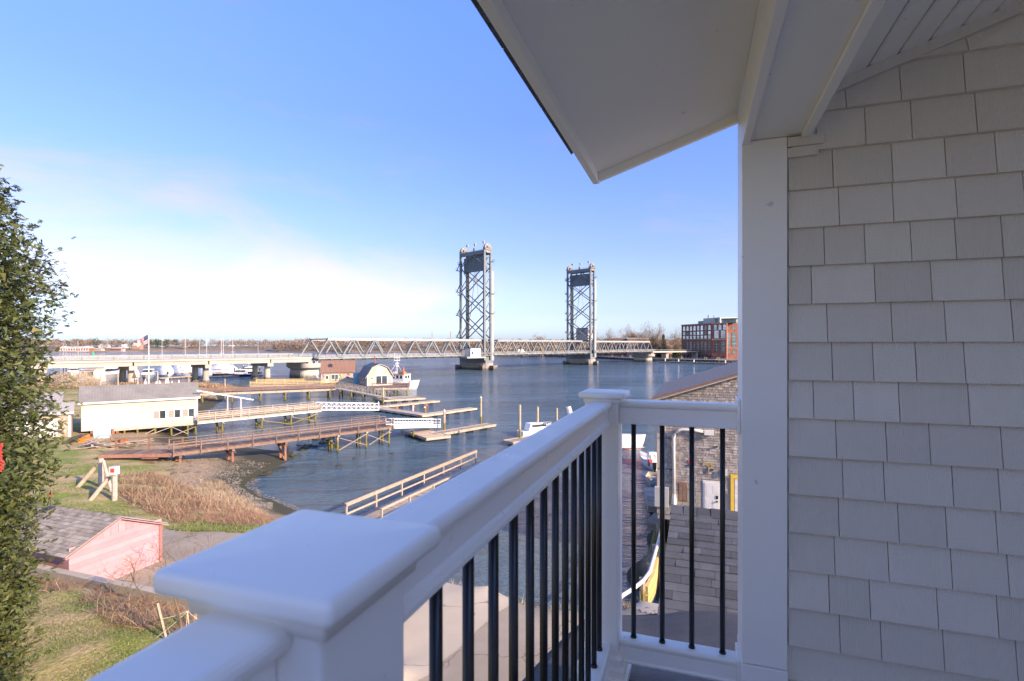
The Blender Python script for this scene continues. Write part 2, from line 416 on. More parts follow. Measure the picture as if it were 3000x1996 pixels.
M['cedarw'] = simple("far_cedar_wall", (.44, .37, .30), .85, .2, 2.5, .01)
def water():
    t = NT("river_water")
    def nz(scale, sc, rot, det=3, rg=.55): return t.noise(scale, t.coord(sc, "Position", (0, 0, R(rot))), det, rg, .6)
    a = nz(.9, (1.0, 3.2, 1), -8, 4, .6); b = nz(3.3, (1, 2.3, 1), -16, 4, .6); c = nz(.16, (1, 2.2, 1), 12, 3, .5); d = nz(11, (1, 1.7, 1), 20, 2)
    calm = t.mr(nz(.013, (1, 3.0, 1), 8, 3), .38, .62, .45, 1.25)
    h = t.math('ADD', t.math('MULTIPLY', a, .42), t.math('MULTIPLY', b, .14)); h = t.math('ADD', h, t.math('MULTIPLY', c, 1.3)); h = t.math('ADD', h, t.math('MULTIPLY', d, .035))
    h = t.math('MULTIPLY', h, calm)
    t.color(t.mix(t.mr(nz(.02, (1, 2.5, 1), 5), .4, .6), (.060, .112, .158), (.085, .145, .195)))
    t.rough(.06).set(IOR=1.333).bump(h, .9, 1.0); return t.m
M['water'] = water()
def ground():
    t = NT("grass_soil_and_beach"); P = "Position"
    p = t.n("ShaderNodeSeparateXYZ"); t.l(t.n("ShaderNodeNewGeometry").outputs["Position"], p.inputs[0])
    fine = t.noise(7, t.coord(space=P), 6, .7); big = t.noise(.35, t.coord(space=P), 5, .6); peb = t.n("ShaderNodeTexVoronoi"); peb.inputs["Scale"].default_value = 9; t.l(t.coord(space=P), peb.inputs["Vector"])
    grass = t.ramp(fine, [(.3, (.085, .12, .018)), (.55, (.18, .23, .035)), (.75, (.33, .31, .08))])
    straw = t.ramp(fine, [(.3, (.30, .21, .11)), (.7, (.50, .39, .22))])
    gr = t.mix(t.mr(big, .42, .60), grass, straw)
    beach = t.ramp(peb.outputs["Color"], [(.2, (.18, .125, .07)), (.8, (.42, .32, .20))])
    beach = t.mix(t.mr(fine, .4, .7, 0, .6), beach, (.20, .165, .12))
    wet = t.mix(t.mr(big, .4, .6, .2, .8), (.05, .045, .032), (.035, .042, .012))
    z = t.math('ADD', p.outputs[2], t.math('MULTIPLY', t.math('SUBTRACT', big, .5), .9))
    c = t.mix(t.mr(z, 1.25, 1.75), beach, gr)
    c = t.mix(t.mr(z, .45, .95), wet, c)  # wet band, raised so its dark also stands in for a cast shadow
    t.color(c).rough(.95).bump(t.math('ADD', fine, t.math('MULTIPLY', peb.outputs["Distance"], .5)), .05); return t.m
M['ground'] = ground()
M['farland'] = simple("far_scrubby_land", (.20, .16, .115), .95, .35, .05, .3, space="Position")
M['farlawn'] = simple("far_grass", (.14, .16, .05), .95, .3, .1, .1, space="Position")
def road(name, a, b, crack=True):
    t = NT(name); P = "Position"; f = t.noise(60, t.coord(space=P), 3, .7); g = t.noise(.5, t.coord(space=P), 6, .6)
    c = t.ramp(g, [(.3, a), (.7, b)]); c = t.mix(t.mr(f, .35, .7, 0, .35), c, tuple(x * .6 for x in a))
    v = t.n("ShaderNodeTexVoronoi", feature='DISTANCE_TO_EDGE'); v.inputs["Scale"].default_value = .28
    w = t.n("ShaderNodeVectorMath", operation='ADD'); nn = t.n("ShaderNodeTexNoise"); nn.inputs["Scale"].default_value = 1.3; nn.inputs["Detail"].default_value = 6
    t.l(t.coord(space=P), nn.inputs["Vector"]); sc = t.n("ShaderNodeVectorMath", operation='SCALE'); sc.inputs["Scale"].default_value = 1.3; t.l(nn.outputs["Color"], sc.inputs[0])
    t.l(t.coord(space=P), w.inputs[0]); t.l(sc.outputs[0], w.inputs[1]); t.l(w.outputs[0], v.inputs["Vector"])
    if crack: c = t.mix(t.mr(v.outputs["Distance"], 0, .012, .75, 0), c, (.07, .06, .05))
    t.color(c).rough(.92).bump(f, .003); return t.m
M['asphalt'] = road("worn_grey_asphalt", (.27, .235, .18), (.38, .335, .26))
M['apron'] = road("pale_worn_concrete", (.42, .37, .28), (.52, .46, .355))
def leaf(name, cols, trans=.0):
    t = NT(name); r = t.islrand(); n = t.noise(.9, t.coord(space="Position"), 4, .6)
    c = t.ramp(r, [(0, cols[0]), (.45, cols[1]), (.85, cols[2]), (1, cols[3])])
    c = t.mix(t.mr(n, .40, .66, 0, .85), c, cols[2]); t.color(c).rough(.65)
    if trans: t.b.inputs["Subsurface Weight"].default_value = 0
    return t.m
M['cedarleaf'] = leaf("cedar_foliage", [(.020, .036, .009), (.040, .062, .014), (.085, .105, .024), (.15, .13, .035)])
M['bark'] = simple("grey_brown_bark", (.13, .10, .075), .9, .35, 8, .01)
M['twig'] = simple("bare_twigs", (.20, .14, .095), .9, .3, 2, 0, vary_obj=.2)
M['fartree'] = leaf("bare_wood_far", [(.12, .09, .07), (.17, .13, .10), (.22, .17, .13), (.27, .22, .17)])
M['fartree2'] = leaf("bare_wood_near_town", [(.19, .14, .09), (.27, .20, .13), (.34, .26, .17), (.40, .32, .22)])
M['pineleaf'] = leaf("dark_evergreen", [(.018, .030, .014), (.03, .045, .02), (.045, .06, .025), (.06, .07, .03)])
M['deadstem'] = leaf("dead_brown_stems", [(.12, .07, .04), (.25, .155, .085), (.37, .26, .155), (.50, .40, .27)])
M['reed'] = leaf("pale_dry_reeds", [(.22, .15, .08), (.34, .245, .14), (.44, .345, .21), (.54, .45, .30)])
M['redstem'] = leaf("reddish_dogwood_stems", [(.17, .085, .05), (.27, .15, .085), (.36, .23, .135), (.46, .34, .22)])
M['blade'] = leaf("grass_blades", [(.07, .11, .03), (.12, .17, .04), (.20, .24, .07), (.36, .32, .16)])
M['rock'] = stained("weedy_rock", (.12, .105, .08), (.03, .032, .014), .15, .8)
M['drystone'] = simple("pale_stone", (.25, .225, .18), .9, .3, 2, .02)
# ================================================================ SETTING
TH = 19.16
A = Vector((math.sin(R(TH)), math.cos(R(TH)), 0)); B = Vector((math.cos(R(TH)), -math.sin(R(TH)), 0))
def ab(a, b, z=0): v = A * a + B * b; return Vector((v.x, v.y, z))
CT = [(-12,2,3.75),(-14,8,3.75),(-10,11,3.75),(-8,14,3.7),(-18,14,3.75),(-30,14,3.8),(-45,14,3.8),(-6,9,3.5),(-28,20,3.8),(-45,30,3.2),(-40,20,3.8),
 (-2,-20,3),(20,-20,3),(50,0,3),(0,4,3),(-2,10,2.9),(4,12,2.9),(-3,15,2.75),(3,18,2.7),(8,20,2.8),(12,24,2.9),(20,26,2.9),(8.6,27,2.9),(10.8,34,2.9),(14.8,44,2.6),(25,44,2.6),(40,40,2.6),
 (-13,21,2.6),(-18,24,2.55),(-8,22,2.5),(-10,26,2.4),(-15,28.5,2.3),(-4,23,2.5),(-1,21.5,2.55),(2,19.5,2.6),(5,20.2,2.6),
 (-4,26.5,-.3),(-.5,24.6,-.3),(3,22.6,-.3),(6,22.5,-.2),(7.2,25,-.6),(7.9,32,-.8),(9.0,36,-1),(10.8,41,-1),(12,46,-1.2),(7.4,44,-1.2),(9,50,-1.4),(30,50,-1.4),(55,46,-1.4),
 (-9,31,.9),(-10,34,-.3),(-14,33.5,1.5),(-14.5,37,.1),(-17.4,40.7,0),(-20,38,1.1),(-20.5,43.2,0),(-23.3,46.4,0),(-24,50,0),(-24.5,54,.05),(-23.6,58,-.05),(-26,62,-.1),(-34,66,-.1),(-43,66.5,.2),
 (-26,46,.6),(-27,50,.55),(-27.5,55,.5),(-31,52,1.1),(-35,57,.8),(-24,34,2.0),(-28,38,2.1),(-32,44,2.0),(-29,46,1.4),(-38,46,2.1),(-45,50,2.0),(-42,58,1.6),(-50,60,1.6),(-55,66,1.6),(-48,70,.9),(-44,74,-.3),(-60,50,2.6),(-70,70,2.2),(-90,60,3),
 (-55,82,1.4),(-50,84,-.2),(-62,100,1.2),(-58,100,-.3),(-64,109,.3),(-68,112,1.2),(-62,116,-.4),(-80,110,1.8),(-100,118,1.8),(-82,135,1.1),(-73,136,.1),(-68,136,-.6),(-80,150,.6),(-80,162,-.1),(-90,153,.8),(-94,162,-.1),(-110,156,.8),(-112,166,-.2),(-130,152,1.2),(-135,165,-.3),(-160,148,2.0),(-165,162,-.3),(-200,150,3),(-230,165,1),(-200,120,3),(-140,110,2.5),(-250,100,4),(-250,0,4),
 (-20,60,-1.2),(-10,50,-1.5),(0,34,-1.5),(3,28,-1.2),(-5,34,-1.5),(-14,48,-1.3),(-30,80,-1.5),(-20,110,-2),(0,80,-2.5),(30,90,-2.5),(55,120,-3),(-60,150,-2),(-60,180,-3),(-100,186,-2),(-250,186,-2),(0,186,-4),(60,186,-4),(-30,72,-1.2),(-40,95,-1.3)]
for b_ in range(-30, -8, 3):
    p = ab(12.9, b_); CT.append((p.x, p.y, 3.74)); p = ab(14.1, b_); CT.append((p.x, p.y, 2.55))
CTa = np.array(CT, float)
def _fit():
    P = CTa[:, :2]; n = len(P); D = np.linalg.norm(P[:, None] - P[None], axis=2)
    Am = np.zeros((n+3, n+3)); Am[:n,:n] = -D + np.eye(n)*.02; Am[:n,n] = 1; Am[:n,n+1:] = P; Am[n,:n] = 1; Am[n+1:,:n] = P.T
    return np.linalg.solve(Am, np.concatenate([CTa[:, 2], [0,0,0]]))
WTS = _fit()
def terr(x, y):
    x = np.atleast_1d(np.asarray(x, float)); y = np.atleast_1d(np.asarray(y, float)); sh = x.shape; x = x.ravel(); y = y.ravel()
    out = np.empty(len(x))
    for s in range(0, len(x), 20000):
        q = np.stack([x[s:s+20000], y[s:s+20000]], 1); D = np.linalg.norm(q[:, None] - CTa[None, :, :2], axis=2)
        out[s:s+20000] = -D @ WTS[:-3] + WTS[-3] + q @ WTS[-2:]
    return out.reshape(sh)
def tz(x, y): return float(terr(x, y)[0])
def sm_noise(x, y, s, seed=0):
    return np.array([mnoise.noise(Vector((a*s+seed, b*s, seed*.7))) for a, b in zip(np.ravel(x), np.ravel(y))]).reshape(np.shape(x))

gx = np.concatenate([np.arange(-256, -60, 6), np.arange(-60, -36, 1.2), np.arange(-36, 12, .42), np.arange(12, 61, 4)])
gy = np.concatenate([np.arange(-60, 6, 5), np.arange(6, 62, .42), np.arange(62, 90, 1.2), np.arange(90, 190, 3)])
X, Y = np.meshgrid(gx, gy); Z = terr(X, Y)
Z = Z + (sm_noise(X, Y, .55) * .10 + sm_noise(X, Y, 1.7, 5) * .05) * np.clip((Z + .4), 0, 1) * (1 - .8 * ((Y < 24) & (X > -9)))
Z = np.clip(Z, -4, 5)
nx = len(gx); idx = np.arange(X.size).reshape(X.shape)
F = np.stack([idx[:-1,:-1], idx[:-1,1:], idx[1:,1:], idx[1:,:-1]], -1).reshape(-1, 4)
g = mesh_np("ground", np.stack([X, Y, Z], -1).reshape(-1, 3), F, M['ground'], kind="structure", smooth=True)

mb = MB(); mb.add([(-3500,-500,0),(3500,-500,0),(3500,5000,0),(-3500,5000,0)], [(0,1,2,3)]); mb.build("water", M['water'], kind="structure", fix=False)
mb = MB(); mb.add([(-3500,-500,-5),(3500,-500,-5),(3500,5000,-5),(-3500,5000,-5)], [(0,1,2,3)]); mb.build("riverbed", M['rock'], kind="structure", fix=False)

def inpoly(x, y, P):
    r = np.zeros(x.shape, bool); n = len(P); j = n - 1
    for i in range(n):
        xi, yi = P[i]; xj, yj = P[j]
        c = ((yi > y) != (yj > y)) & (x < (xj-xi)*(y-yi)/((yj-yi) or 1e-9) + xi); r ^= c; j = i
    return r
def patch(name, P, mat, step, dz, rag=.25, kind="structure"):
    xs = [p[0] for p in P]; ys = [p[1] for p in P]
    gx = np.arange(min(xs), max(xs)+step, step); gy = np.arange(min(ys), max(ys)+step, step); X, Y = np.meshgrid(gx, gy)
    Z = np.maximum(terr(X, Y), 0) + dz
    n1 = sm_noise(X, Y, 1.1, 3) * rag; n2 = sm_noise(X, Y, 1.1, 9) * rag
    ins = inpoly(X + n1, Y + n2, P); idx = np.arange(X.size).reshape(X.shape)
    F = np.stack([idx[:-1,:-1], idx[:-1,1:], idx[1:,1:], idx[1:,:-1]], -1)[ins[:-1,:-1]].reshape(-1, 4)
    u, inv = np.unique(F, return_inverse=True)
    return mesh_np(name, np.stack([X, Y, Z], -1).reshape(-1, 3)[u], inv.reshape(F.shape), mat, kind=kind, smooth=True)
DRV = [(-34,31.5),(-22,30),(-17.6,28.4),(-12,28.0),(-7.5,25.8),(-4,23.6),(-1,22.0),(2,19.7),(4.2,19.2),(6.0,21.6),(7.9,23.4),(8.4,28.7),(22,24),(22,6),(3,6),(-1.5,9),(-4.4,13.6),(-7.6,16.3),(-17.2,20.3),(-34,26)]
patch("driveway", DRV, M['asphalt'], .25, .075, .18)
APR = [(-8,17.2),(-9.5,24.8),(-4,23.9),(-2.6,22.7)] + [tuple(at(px_, py_, 2.6)[:2]) for px_, py_ in ((1420,1702),(1515,1738),(1480,1792),(1400,1855),(1240,2000))] + [(-3.6,13.2),(-4.8,13.8)]
patch("concrete_apron", APR, M['apron'], .05, .10, .12)

# ---- far shores ------------------------------------------------------
def land(name, pts, zt, mat, depth=400):
    "a low bank that starts at the water line pts and runs inland"
    n = len(pts); V = []
    rows = [(0, -.5), (6, 1.5), (40, 3), (150, zt), (depth, zt * 1.15)]
    for off, z in rows:
        for (x, y) in pts: V.append((x + off * .1, y + off, z))
    F = [(r*n+i, r*n+i+1, (r+1)*n+i+1, (r+1)*n+i) for r in range(len(rows)-1) for i in range(n-1)]
    return mesh_np(name, V, F, mat, kind="structure", smooth=True)
FS = [(-1800,760),(-1100,800),(-760,815),(-640,860),(-560,960),(-460,1010),(-400,900),(-330,880),(-260,850),(-150,900),(-60,980),(80,1020),(200,980),(400,900),(900,900)]
land("far_shore", FS, 8, M['farland'])
def shore_y(P, x):
    for (x0,y0),(x1,y1) in zip(P[:-1], P[1:]):
        if x0 <= x <= x1: return y0 + (y1-y0)*(x-x0)/(x1-x0)
    return P[-1][1]
TS = [(18,640),(40,610),(62,520),(90,470),(112,432),(150,410),(190,395),(260,380),(600,350)]
land("town_shore", TS, 6, M['farland'], 500)

def crowns(name, items, mat, kind="stuff", n=110, parent=None):
    "leafless or dense crowns as clouds of small ragged faces; items: x, y, z base, height, radius"
    it = np.array(items, float); k = len(it)
    u = rng.normal(size=(k, n, 3)); u /= np.linalg.norm(u, axis=2, keepdims=True); u *= rng.uniform(.35, 1, (k, n, 1)) ** .5
    c = np.stack([it[:,0], it[:,1], it[:,2] + it[:,3]*.56], 1)[:, None] + u * np.stack([it[:,4], it[:,4], it[:,3]*.46], 1)[:, None]
    sz = (it[:, 4] * .19)[:, None, None]
    T = rng.normal(size=(k, n, 3, 3)); T[..., 2] *= 1.25
    V = c[:, :, None] + T * sz[..., None] * .62
    V = V.reshape(-1, 3); F = np.arange(len(V)).reshape(-1, 3)
    return mesh_np(name, V, F, mat, kind=kind, parent=parent)
# wooded far shore, individual trees too small to tell apart
its = []; its2 = []; pines = []
for i in range(2600):
    x = rng.uniform(-1700, 800); d = rng.uniform(0, 1)**1.5*330+3; y = shore_y(FS, x) + d
    if x / y < -1.05 or x / y > .36: continue
    if -780 < x < -490 and d < 55: continue
    zb = 1.5 + (8 * min(d, 150) / 150); h = rng.uniform(9, 15) * (1.0 if x < -460 else 1.15)
    w = mnoise.noise(Vector((x * .008, y * .01, 0)))
    (pines if w > .22 and rng.random() < .75 else its).append((x, y, zb, h, h * rng.uniform(.33, .5)))
crowns("far_wood", its, M['fartree']); crowns("far_evergreens", pines, M['pineleaf'])
# ================================================================ THE LIFT BRIDGE
U = Vector((.685, .728, 0)); U.normalize(); V_ = Vector((-U.y, U.x, 0)); BT = Vector((-16.3, 267, 0)); YAW = math.atan2(U.y, U.x)
def bl(s, y, z=0): return BT + U * s + V_ * y + Vector((0, 0, z))
def truss(s0, n, plen, zb, zt, label, name="truss_span", end0=True, end1=True, w=7.2, dropped=False):
    o = thing(name, bl(s0, 0, zb), label, "bridge span", "truss spans of the lift bridge")
    FM = frame(bl(s0, 0, 0), yaw=YAW); L = n * plen
    ms, ml = M['steel'], M['steel_l']
    for side in (-1, 1):
        y = side * w
        MB(FM).beam((0, y, zb), (L, y, zb), .7, 1.15).build("bottom_chord", ml, o)
        x0 = plen / 2 if end0 else 0; x1 = L - plen / 2 if end1 else L
        MB(FM).beam((x0 - .3, y, zt), (x1 + .3, y, zt), .7, .95).build("top_chord", ml, o)
        for k in range(n):
            xa, xb, xm = k * plen, (k + 1) * plen, (k + .5) * plen
            if k == 0 and not end0: pass
            MB(FM).beam((xa + .3, y, zb + .3), (xm - .15, y, zt - .2), .55, .62, (0, 1, 0)).build("diagonal", ms, o)
            MB(FM).beam((xm + .15, y, zt - .2), (xb - .3, y, zb + .3), .55, .5, (0, 1, 0)).build("diagonal", ms, o)
        for k in range(n + 1):
            MB(FM).box(k*plen-.8, k*plen+.8, y-.42, y+.42, zb+.4, zb+1.0).build("gusset_plate", ms, o)
            if k < n: MB(FM).box(k*plen+plen/2-.8, k*plen+plen/2+.8, y-.42, y+.42, zt-.9, zt-.3).build("gusset_plate", ms, o)
    mb = MB(FM)
    for k in range(n): mb.beam(((k+.5)*plen, -w, zt), ((k+.5)*plen, w, zt), .4, .5)
    mb.build("top_lateral", ms, o)
    mb = MB(FM); mb.box(0, L, -w + .5, w - .5, zb + .15, zb + .55); mb.build("road_deck", M['asphalt'], o)
    mb = MB(FM)
    for k in range(2 * n): mb.box(k*plen/2, k*plen/2+.35, -w-2.2, w-.3, zb-.3, zb+.12)
    mb.build("floor_beams", ms, o)
    mb = MB(FM); mb.box(0, L, -w - 2.6, -w - .5, zb + .14, zb + .34); mb.build("walkway", ml, o)
    mb = MB(FM)
    for z in (.9, 1.25, 1.62): mb.box(0, L, -w-2.62, -w-2.55, zb+z-.05, zb+z+.05)
    for z in (.8, 1.15, 1.5): mb.box(0, L, -w+.52, -w+.62, zb+z, zb+z+.18)
    mb.build("handrail", ml, o)
    k = 0
    while k * 2.5 <= L: MB(FM).box(k*2.5, k*2.5+.09, -w-2.65, -w-2.52, zb+.34, zb+1.68).build("rail_post", ms, o); k += 1
    return o
ts1 = truss(-90.6, 9, 10.0, 7.0, 14.6, "long pale steel truss span from the big concrete pier to the nearer lift tower", end1=False)
ts2 = truss(.6, 8, 10.3, 7.3, 14.6, "steel lift span hung between the two lift towers, a white van crossing it")
ts3 = truss(88.8, 8, 9.6, 7.5, 14.5, "farther truss span ending before the town shore, right of the farther tower", end0=False)
# portal cross frame at the near end
def tower(x0, x1, top, label, flip):
    o = thing("lift_tower", bl((x0+x1)/2, 0, 4), label, "lift bridge tower", "lift towers of the bridge")
    FM = frame(bl(0, 0, 0), yaw=YAW); w = 8.7; ms = M['steel']
    for x in (x0, x1):
        for y in (-w, w): MB(FM).box(x-.52, x+.52, y-.45, y+.45, 4.8, top).build("leg", ms, o)
    lv = [15.2, 27.2, 39.1, 51.0]
    for x in (x0, x1):
        for i in range(3):
            a, b = lv[i], lv[i+1]
            for s in (-1, 1): MB(FM).beam((x, s*w, a), (x, -s*w, b), .38, .48, (1, 0, 0)).build("cross_brace", ms, o)
        mb = MB(FM)
        mb.beam((x, -w, lv[3]+.5), (x, 0, top-1.6), .36, .45, (1,0,0)); mb.beam((x, w, lv[3]+.5), (x, 0, top-1.6), .36, .45, (1,0,0)); mb.build("top_brace", ms, o)
        MB(FM).box(x-.35, x+.35, -w+.4, w-.4, top-1.9, top).build("top_girder", ms, o)
    lvs = [10, 16.5, 22.5, 28.5, 34.5, 40.5, 46.5, 52.5, top-2]
    for y in (-w, w):
        for i in range(len(lvs)-1):
            p, q = ((x0, y, lvs[i]), (x1, y, lvs[i+1])) if i % 2 else ((x1, y, lvs[i]), (x0, y, lvs[i+1]))
            MB(FM).beam(p, q, .3, .34, (0, 1, 0)).build("side_brace", ms, o)
    # counterweight
    xm = (x0 + x1) / 2
    cw = MB(FM).box(xm-1.0, xm+1.0, -w+1.1, w-1.1, 49.8, 56.4).build("counterweight", M['cweight'], o)
    mb = MB(FM)
    for i in range(9): mb.box(xm-1.12, xm-1.003, -5.2+i*1.25, -4.75+i*1.25, 51.8, 54.6)
    mb.box(xm-1.15, xm+1.15, -w+1.0, w-1.0, 49.3, 49.79)
    mb.build("counterweight_rib", ms, cw)
    mb = MB(FM)
    for dy in (-.7, .7):
        for dx in (-.3, .3): mb.cyl((xm+dx, dy, 49.3), (xm+dx, dy*.6, 44), .07, n=5)
    for s in (-1, 1):
        pts = [(xm, s*.8, 47)] + [(xm, s*(.8 + 5.2*t), 47 - 22*math.sin(t*math.pi*.62) if s > 0 else 47 - 21*math.sin(t*math.pi*.66)) for t in (.2,.4,.6,.8,1)]
        mb.path(pts, .13, 5)
    mb.build("hanging_cable", M['sheave'], o)
    for y in (-w, w):
        sh = MB(FM).cyl((xm, y-.55, top+.9), (xm, y+.55, top+.9), 2.35, n=20).build("sheave", M['sheave'], o)
        mb = MB(FM)
        for k in range(8):
            a = k * math.pi / 4; mb.beam((xm+math.cos(a)*.4, y-.62, top+.9+math.sin(a)*.4), (xm+math.cos(a)*2.1, y-.62, top+.9+math.sin(a)*2.1), .2, .2, (0,1,0))
        mb.cyl((xm, y-.8, top+.9), (xm, y+.8, top+.9), .45, n=8); mb.build("sheave_spoke", ms, sh)
        MB(FM).box(xm-2.3, xm+2.3, y-.9, y-.7, top, top+1.0).box(xm-2.3, xm+2.3, y+.7, y+.9, top, top+1.0).box(xm-1.2, xm+1.2, y-1.3, y-.95, top+1, top+1.9).build("sheave_housing", ms, o)
    for y in (-w, w):
        s = -1 if y < 0 else 1
        for z in (top-5.5, 39.6 - (0 if flip else 2), 27.8):
            mb = MB(FM)
            mb.box(x1-.2 if s < 0 else x0-1.2, x1+1.9 if s < 0 else x0+.2, y-1.2, y+1.2, z, z+.14)
            xx = (x1+1.85) if s < 0 else (x0-1.15)
            mb.box(xx-.04, xx+.04, y-1.2, y+1.2, z+1.05, z+1.13); mb.box(xx-.04, xx+.04, y-1.2, y+1.2, z+.55, z+.62)
            for dy in (-1.15, 0, 1.15): mb.box(xx-.04, xx+.04, y+dy-.04, y+dy+.04, z+.1, z+1.1)
            mb.build("service_platform", ms, o)
    for z in ([50.5, 39.5, 27.4, 16.2] if not flip else [53, 44.5, 32, 20]):            # ladder cages out to the left side
        mb = MB(FM); L_ = 2.6 if not flip else 1.3
        mb.beam((x0, w+.3, z+4.2 if not flip else z+1.3), (x0-.4, w+L_, z), .3, .35); mb.box(x0-.9, x0+.3, w+L_-1.0, w+L_+.3, z-.2, z+.1); mb.box(x0-.85, x0-.78, w+L_-.9, w+L_+.2, z+.9, z+1.0); mb.box(x0-.85, x0-.78, w+L_+.1, w+L_+.2, z, z+1.6)
        mb.beam((x0-.4, w+L_-1, z), (x0, w+.2, z-1.3), .2, .2); mb.build("ladder_bracket", ms, o)
    mb = MB(FM); mb.box(x1+.5, x1+1.9, -w-.4, -w+.9, 4.6, 49 if not flip else 53); mb.build("guide_column", M['steel_l'], o)
    mb = MB(FM); mb.box(x1-.1, x1+.5, w-1.6, w-.9, 4.6, 50); mb.build("cable_guide", ms, o)
    # deck level girder between the legs and top handrail
    MB(FM).box(x0-.4, x1+.6, -w+.4, w-.4, 4.7, 6.9).build("base_girder", ms, o)
    mb = MB(FM)
    for z in (.5, .95): mb.box(xm-.05, xm+.05, -w+2.4, w-2.4, top+z, top+z+.06)
    for k in range(8): mb.box(xm-.05, xm+.05, -6+k*1.7, -5.93+k*1.7, top, top+1.0)
    mb.box(xm-.2, xm+.2, .6, 1.5, top, top+2.1); mb.cyl((xm, .3, top), (xm, .3, top+3.8), .09, n=5); mb.box(xm-.35, xm+.35, -.1, .7, top+3.2, top+4.4)
    mb.cyl((xm, -w+3, top), (xm, -w+3, top+4.6), .09, n=5); mb.box(xm-.3, xm+.3, -w+2.4, -w+3.2, top+3.6, top+4.9); mb.cyl((xm+1, w-1.5, top), (xm+1, w-1.5, top+5.2), .09, n=5)
    mb.box(xm+.6, xm+1.4, w-2.2, w-1.0, top+3.8, top+4.6)
    mb.build("roof_equipment", M['sheave'], o)
    return o
tower(-5.2, -.9, 59.0, "nearer and taller looking grey steel lift tower with white hut at its foot", False)
tower(84.7, 88.6, 59.4, "farther grey steel lift tower, right of the first, operator's house behind it", True)
# hut at the near tower, operator house at the far one
def hut(name, s, y, z, dx, dy, h, label, wall, cat="hut"):
    o = thing(name, bl(s, y, z), label, cat); FM = frame(bl(s, y, z), yaw=YAW)
    MB(FM).box(-dx, dx, -dy, dy, 0, h).build("wall", wall, o)
    MB(FM).box(-dx-.3, dx+.3, -dy-.3, dy+.3, h+.002, h+.3).build("roof", M['dark'], o)
    MB(FM).box(-dx+.6, -dx+1.5, -dy-.06, -dy+.02, 1.0, 2.4).build("window", M['glass'], o)
    MB(FM).box(-dx-.06, -dx+.02, -dy+.6, -dy+1.6, 0.2, 2.2).build("door", M['grey'], o); return o
hut("bridge_hut", -15, -11.2, 6.9, 3.2, 1.9, 3.9, "small white hut with dark roof on the span beside the nearer lift tower", M['whitewood'])
MB(frame(bl(-15,-11.2,0), yaw=YAW)).box(-6,6,-2.6,2.4,6.1,6.88).build("platform", M['steel_l'], bpy.data.objects["bridge_hut"])
oh = hut("operator_house", 93.5, 1.5, 15.4, 3.3, 4.6, 7.4, "grey operator's house on the truss behind the farther tower's braces", M['grey'], "bridge cabin")
MB(frame(bl(93.5, 1.5, 15.4), yaw=YAW)).box(-4.6, 4.6, -6.6, 5.6, -.55, -.02).box(-3.0,-2.2,-4.75,-4.61,4.2,6.8).box(-1.2,-.2,-4.75,-4.61,4.2,6.8).box(.8,1.8,-4.75,-4.61,4.2,6.8).build("gallery", M['dark'], oh)

# piers of the bridge
def stone_pier(s, dx, dy, ztop, label, fend=True, steel=True):
    o = thing("bridge_pier", bl(s, 0, 0), label, "bridge pier", "river piers of the lift bridge"); FM = frame(bl(s, 0, 0), yaw=YAW)
    def ring(dx, dy, z, n=8):
        pts = []
        for sgn in (-1, 1):
            for k in range(n+1):
                a = math.pi * k / n; pts.append((sgn * dx * math.cos(a) , sgn * (dy - dx) + sgn * dx * math.sin(a), z))
        return pts
    MB(FM).loft([ring(dx, dy, -4), ring(dx, dy, 1.7)]).build("footing", M['pier_c'], o, smooth=False)
    MB(FM).loft([ring(dx+.15, dy+.15, 1.702), ring(dx+.15, dy+.15, ztop)]).build("pier_cap", M['concrete'], o)
    if steel: MB(FM).box(-2.6, 2.6, -dy+1, dy-1, ztop+.002, 4.75).build("bearing_girder", M['steel'], o)
    if fend:
        for x, y in ((-dx-.9, -dy+1.8), (dx+.9, -dy+1.8), (-dx-.9, dy-1.8), (dx+.9, dy-1.8), (0, -dy-1.3)):
            MB(FM).box(x-.85, x+.85, y-1.3, y+1.3, -2, 2.3).build("fender", M['rustwall'], o)
    return o
stone_pier(-2.6, 3.4, 10.6, 3.3, "rounded concrete river pier under the nearer lift tower")
stone_pier(86.4, 3.4, 10.4, 3.5, "concrete river pier with dark fenders under the farther lift tower")
# shore pier with hammer head
def hammer(s, label, base_dx=3.6, base_dy=6.6, name="bridge_pier", group="river piers of the lift bridge"):
    o = thing(name, bl(s, 0, 0), label, "bridge pier", group); FM = frame(bl(s, 0, 0), yaw=YAW)
    def rr(dx, dy, z, n=6, r=.35):
        pts = []
        for cx, cy, a0 in ((1,1,0),(-1,1,90),(-1,-1,180),(1,-1,270)):
            for k in range(n+1):
                a = R(a0 + 90*k/n); rd = min(dx, dy) * .8; pts.append((cx*(dx-rd)+rd*math.cos(a), cy*(dy-rd)+rd*math.sin(a), z))
        return pts
    MB(FM).loft([rr(base_dx+.5, base_dy+.5, -4), rr(base_dx, base_dy, 3.0)]).build("shaft", M['pier_c'], o)
    MB(FM).loft([rr(base_dx-.4, base_dy-.4, 3.002), rr(base_dx+.6, base_dy+2.2, 4.0), rr(base_dx+.6, base_dy+2.2, 5.6)]).build("pier_head", M['concrete'], o)
    for y in (-7.2, 7.2): MB(FM).box(-2.2, -.6, y-.8, y+.8, 5.602, 6.3).build("bearing", M['concrete'], o); MB(FM).box(.4, 1.6, y-.7, y+.7, 5.602, 6.4).build("bearing", M['concrete'], o)
hammer(-91.6, "massive tan concrete pier with stained flared foot where the steel trusses begin")
hammer(164, "pale flared concrete pier in the town's shadow under the last truss")

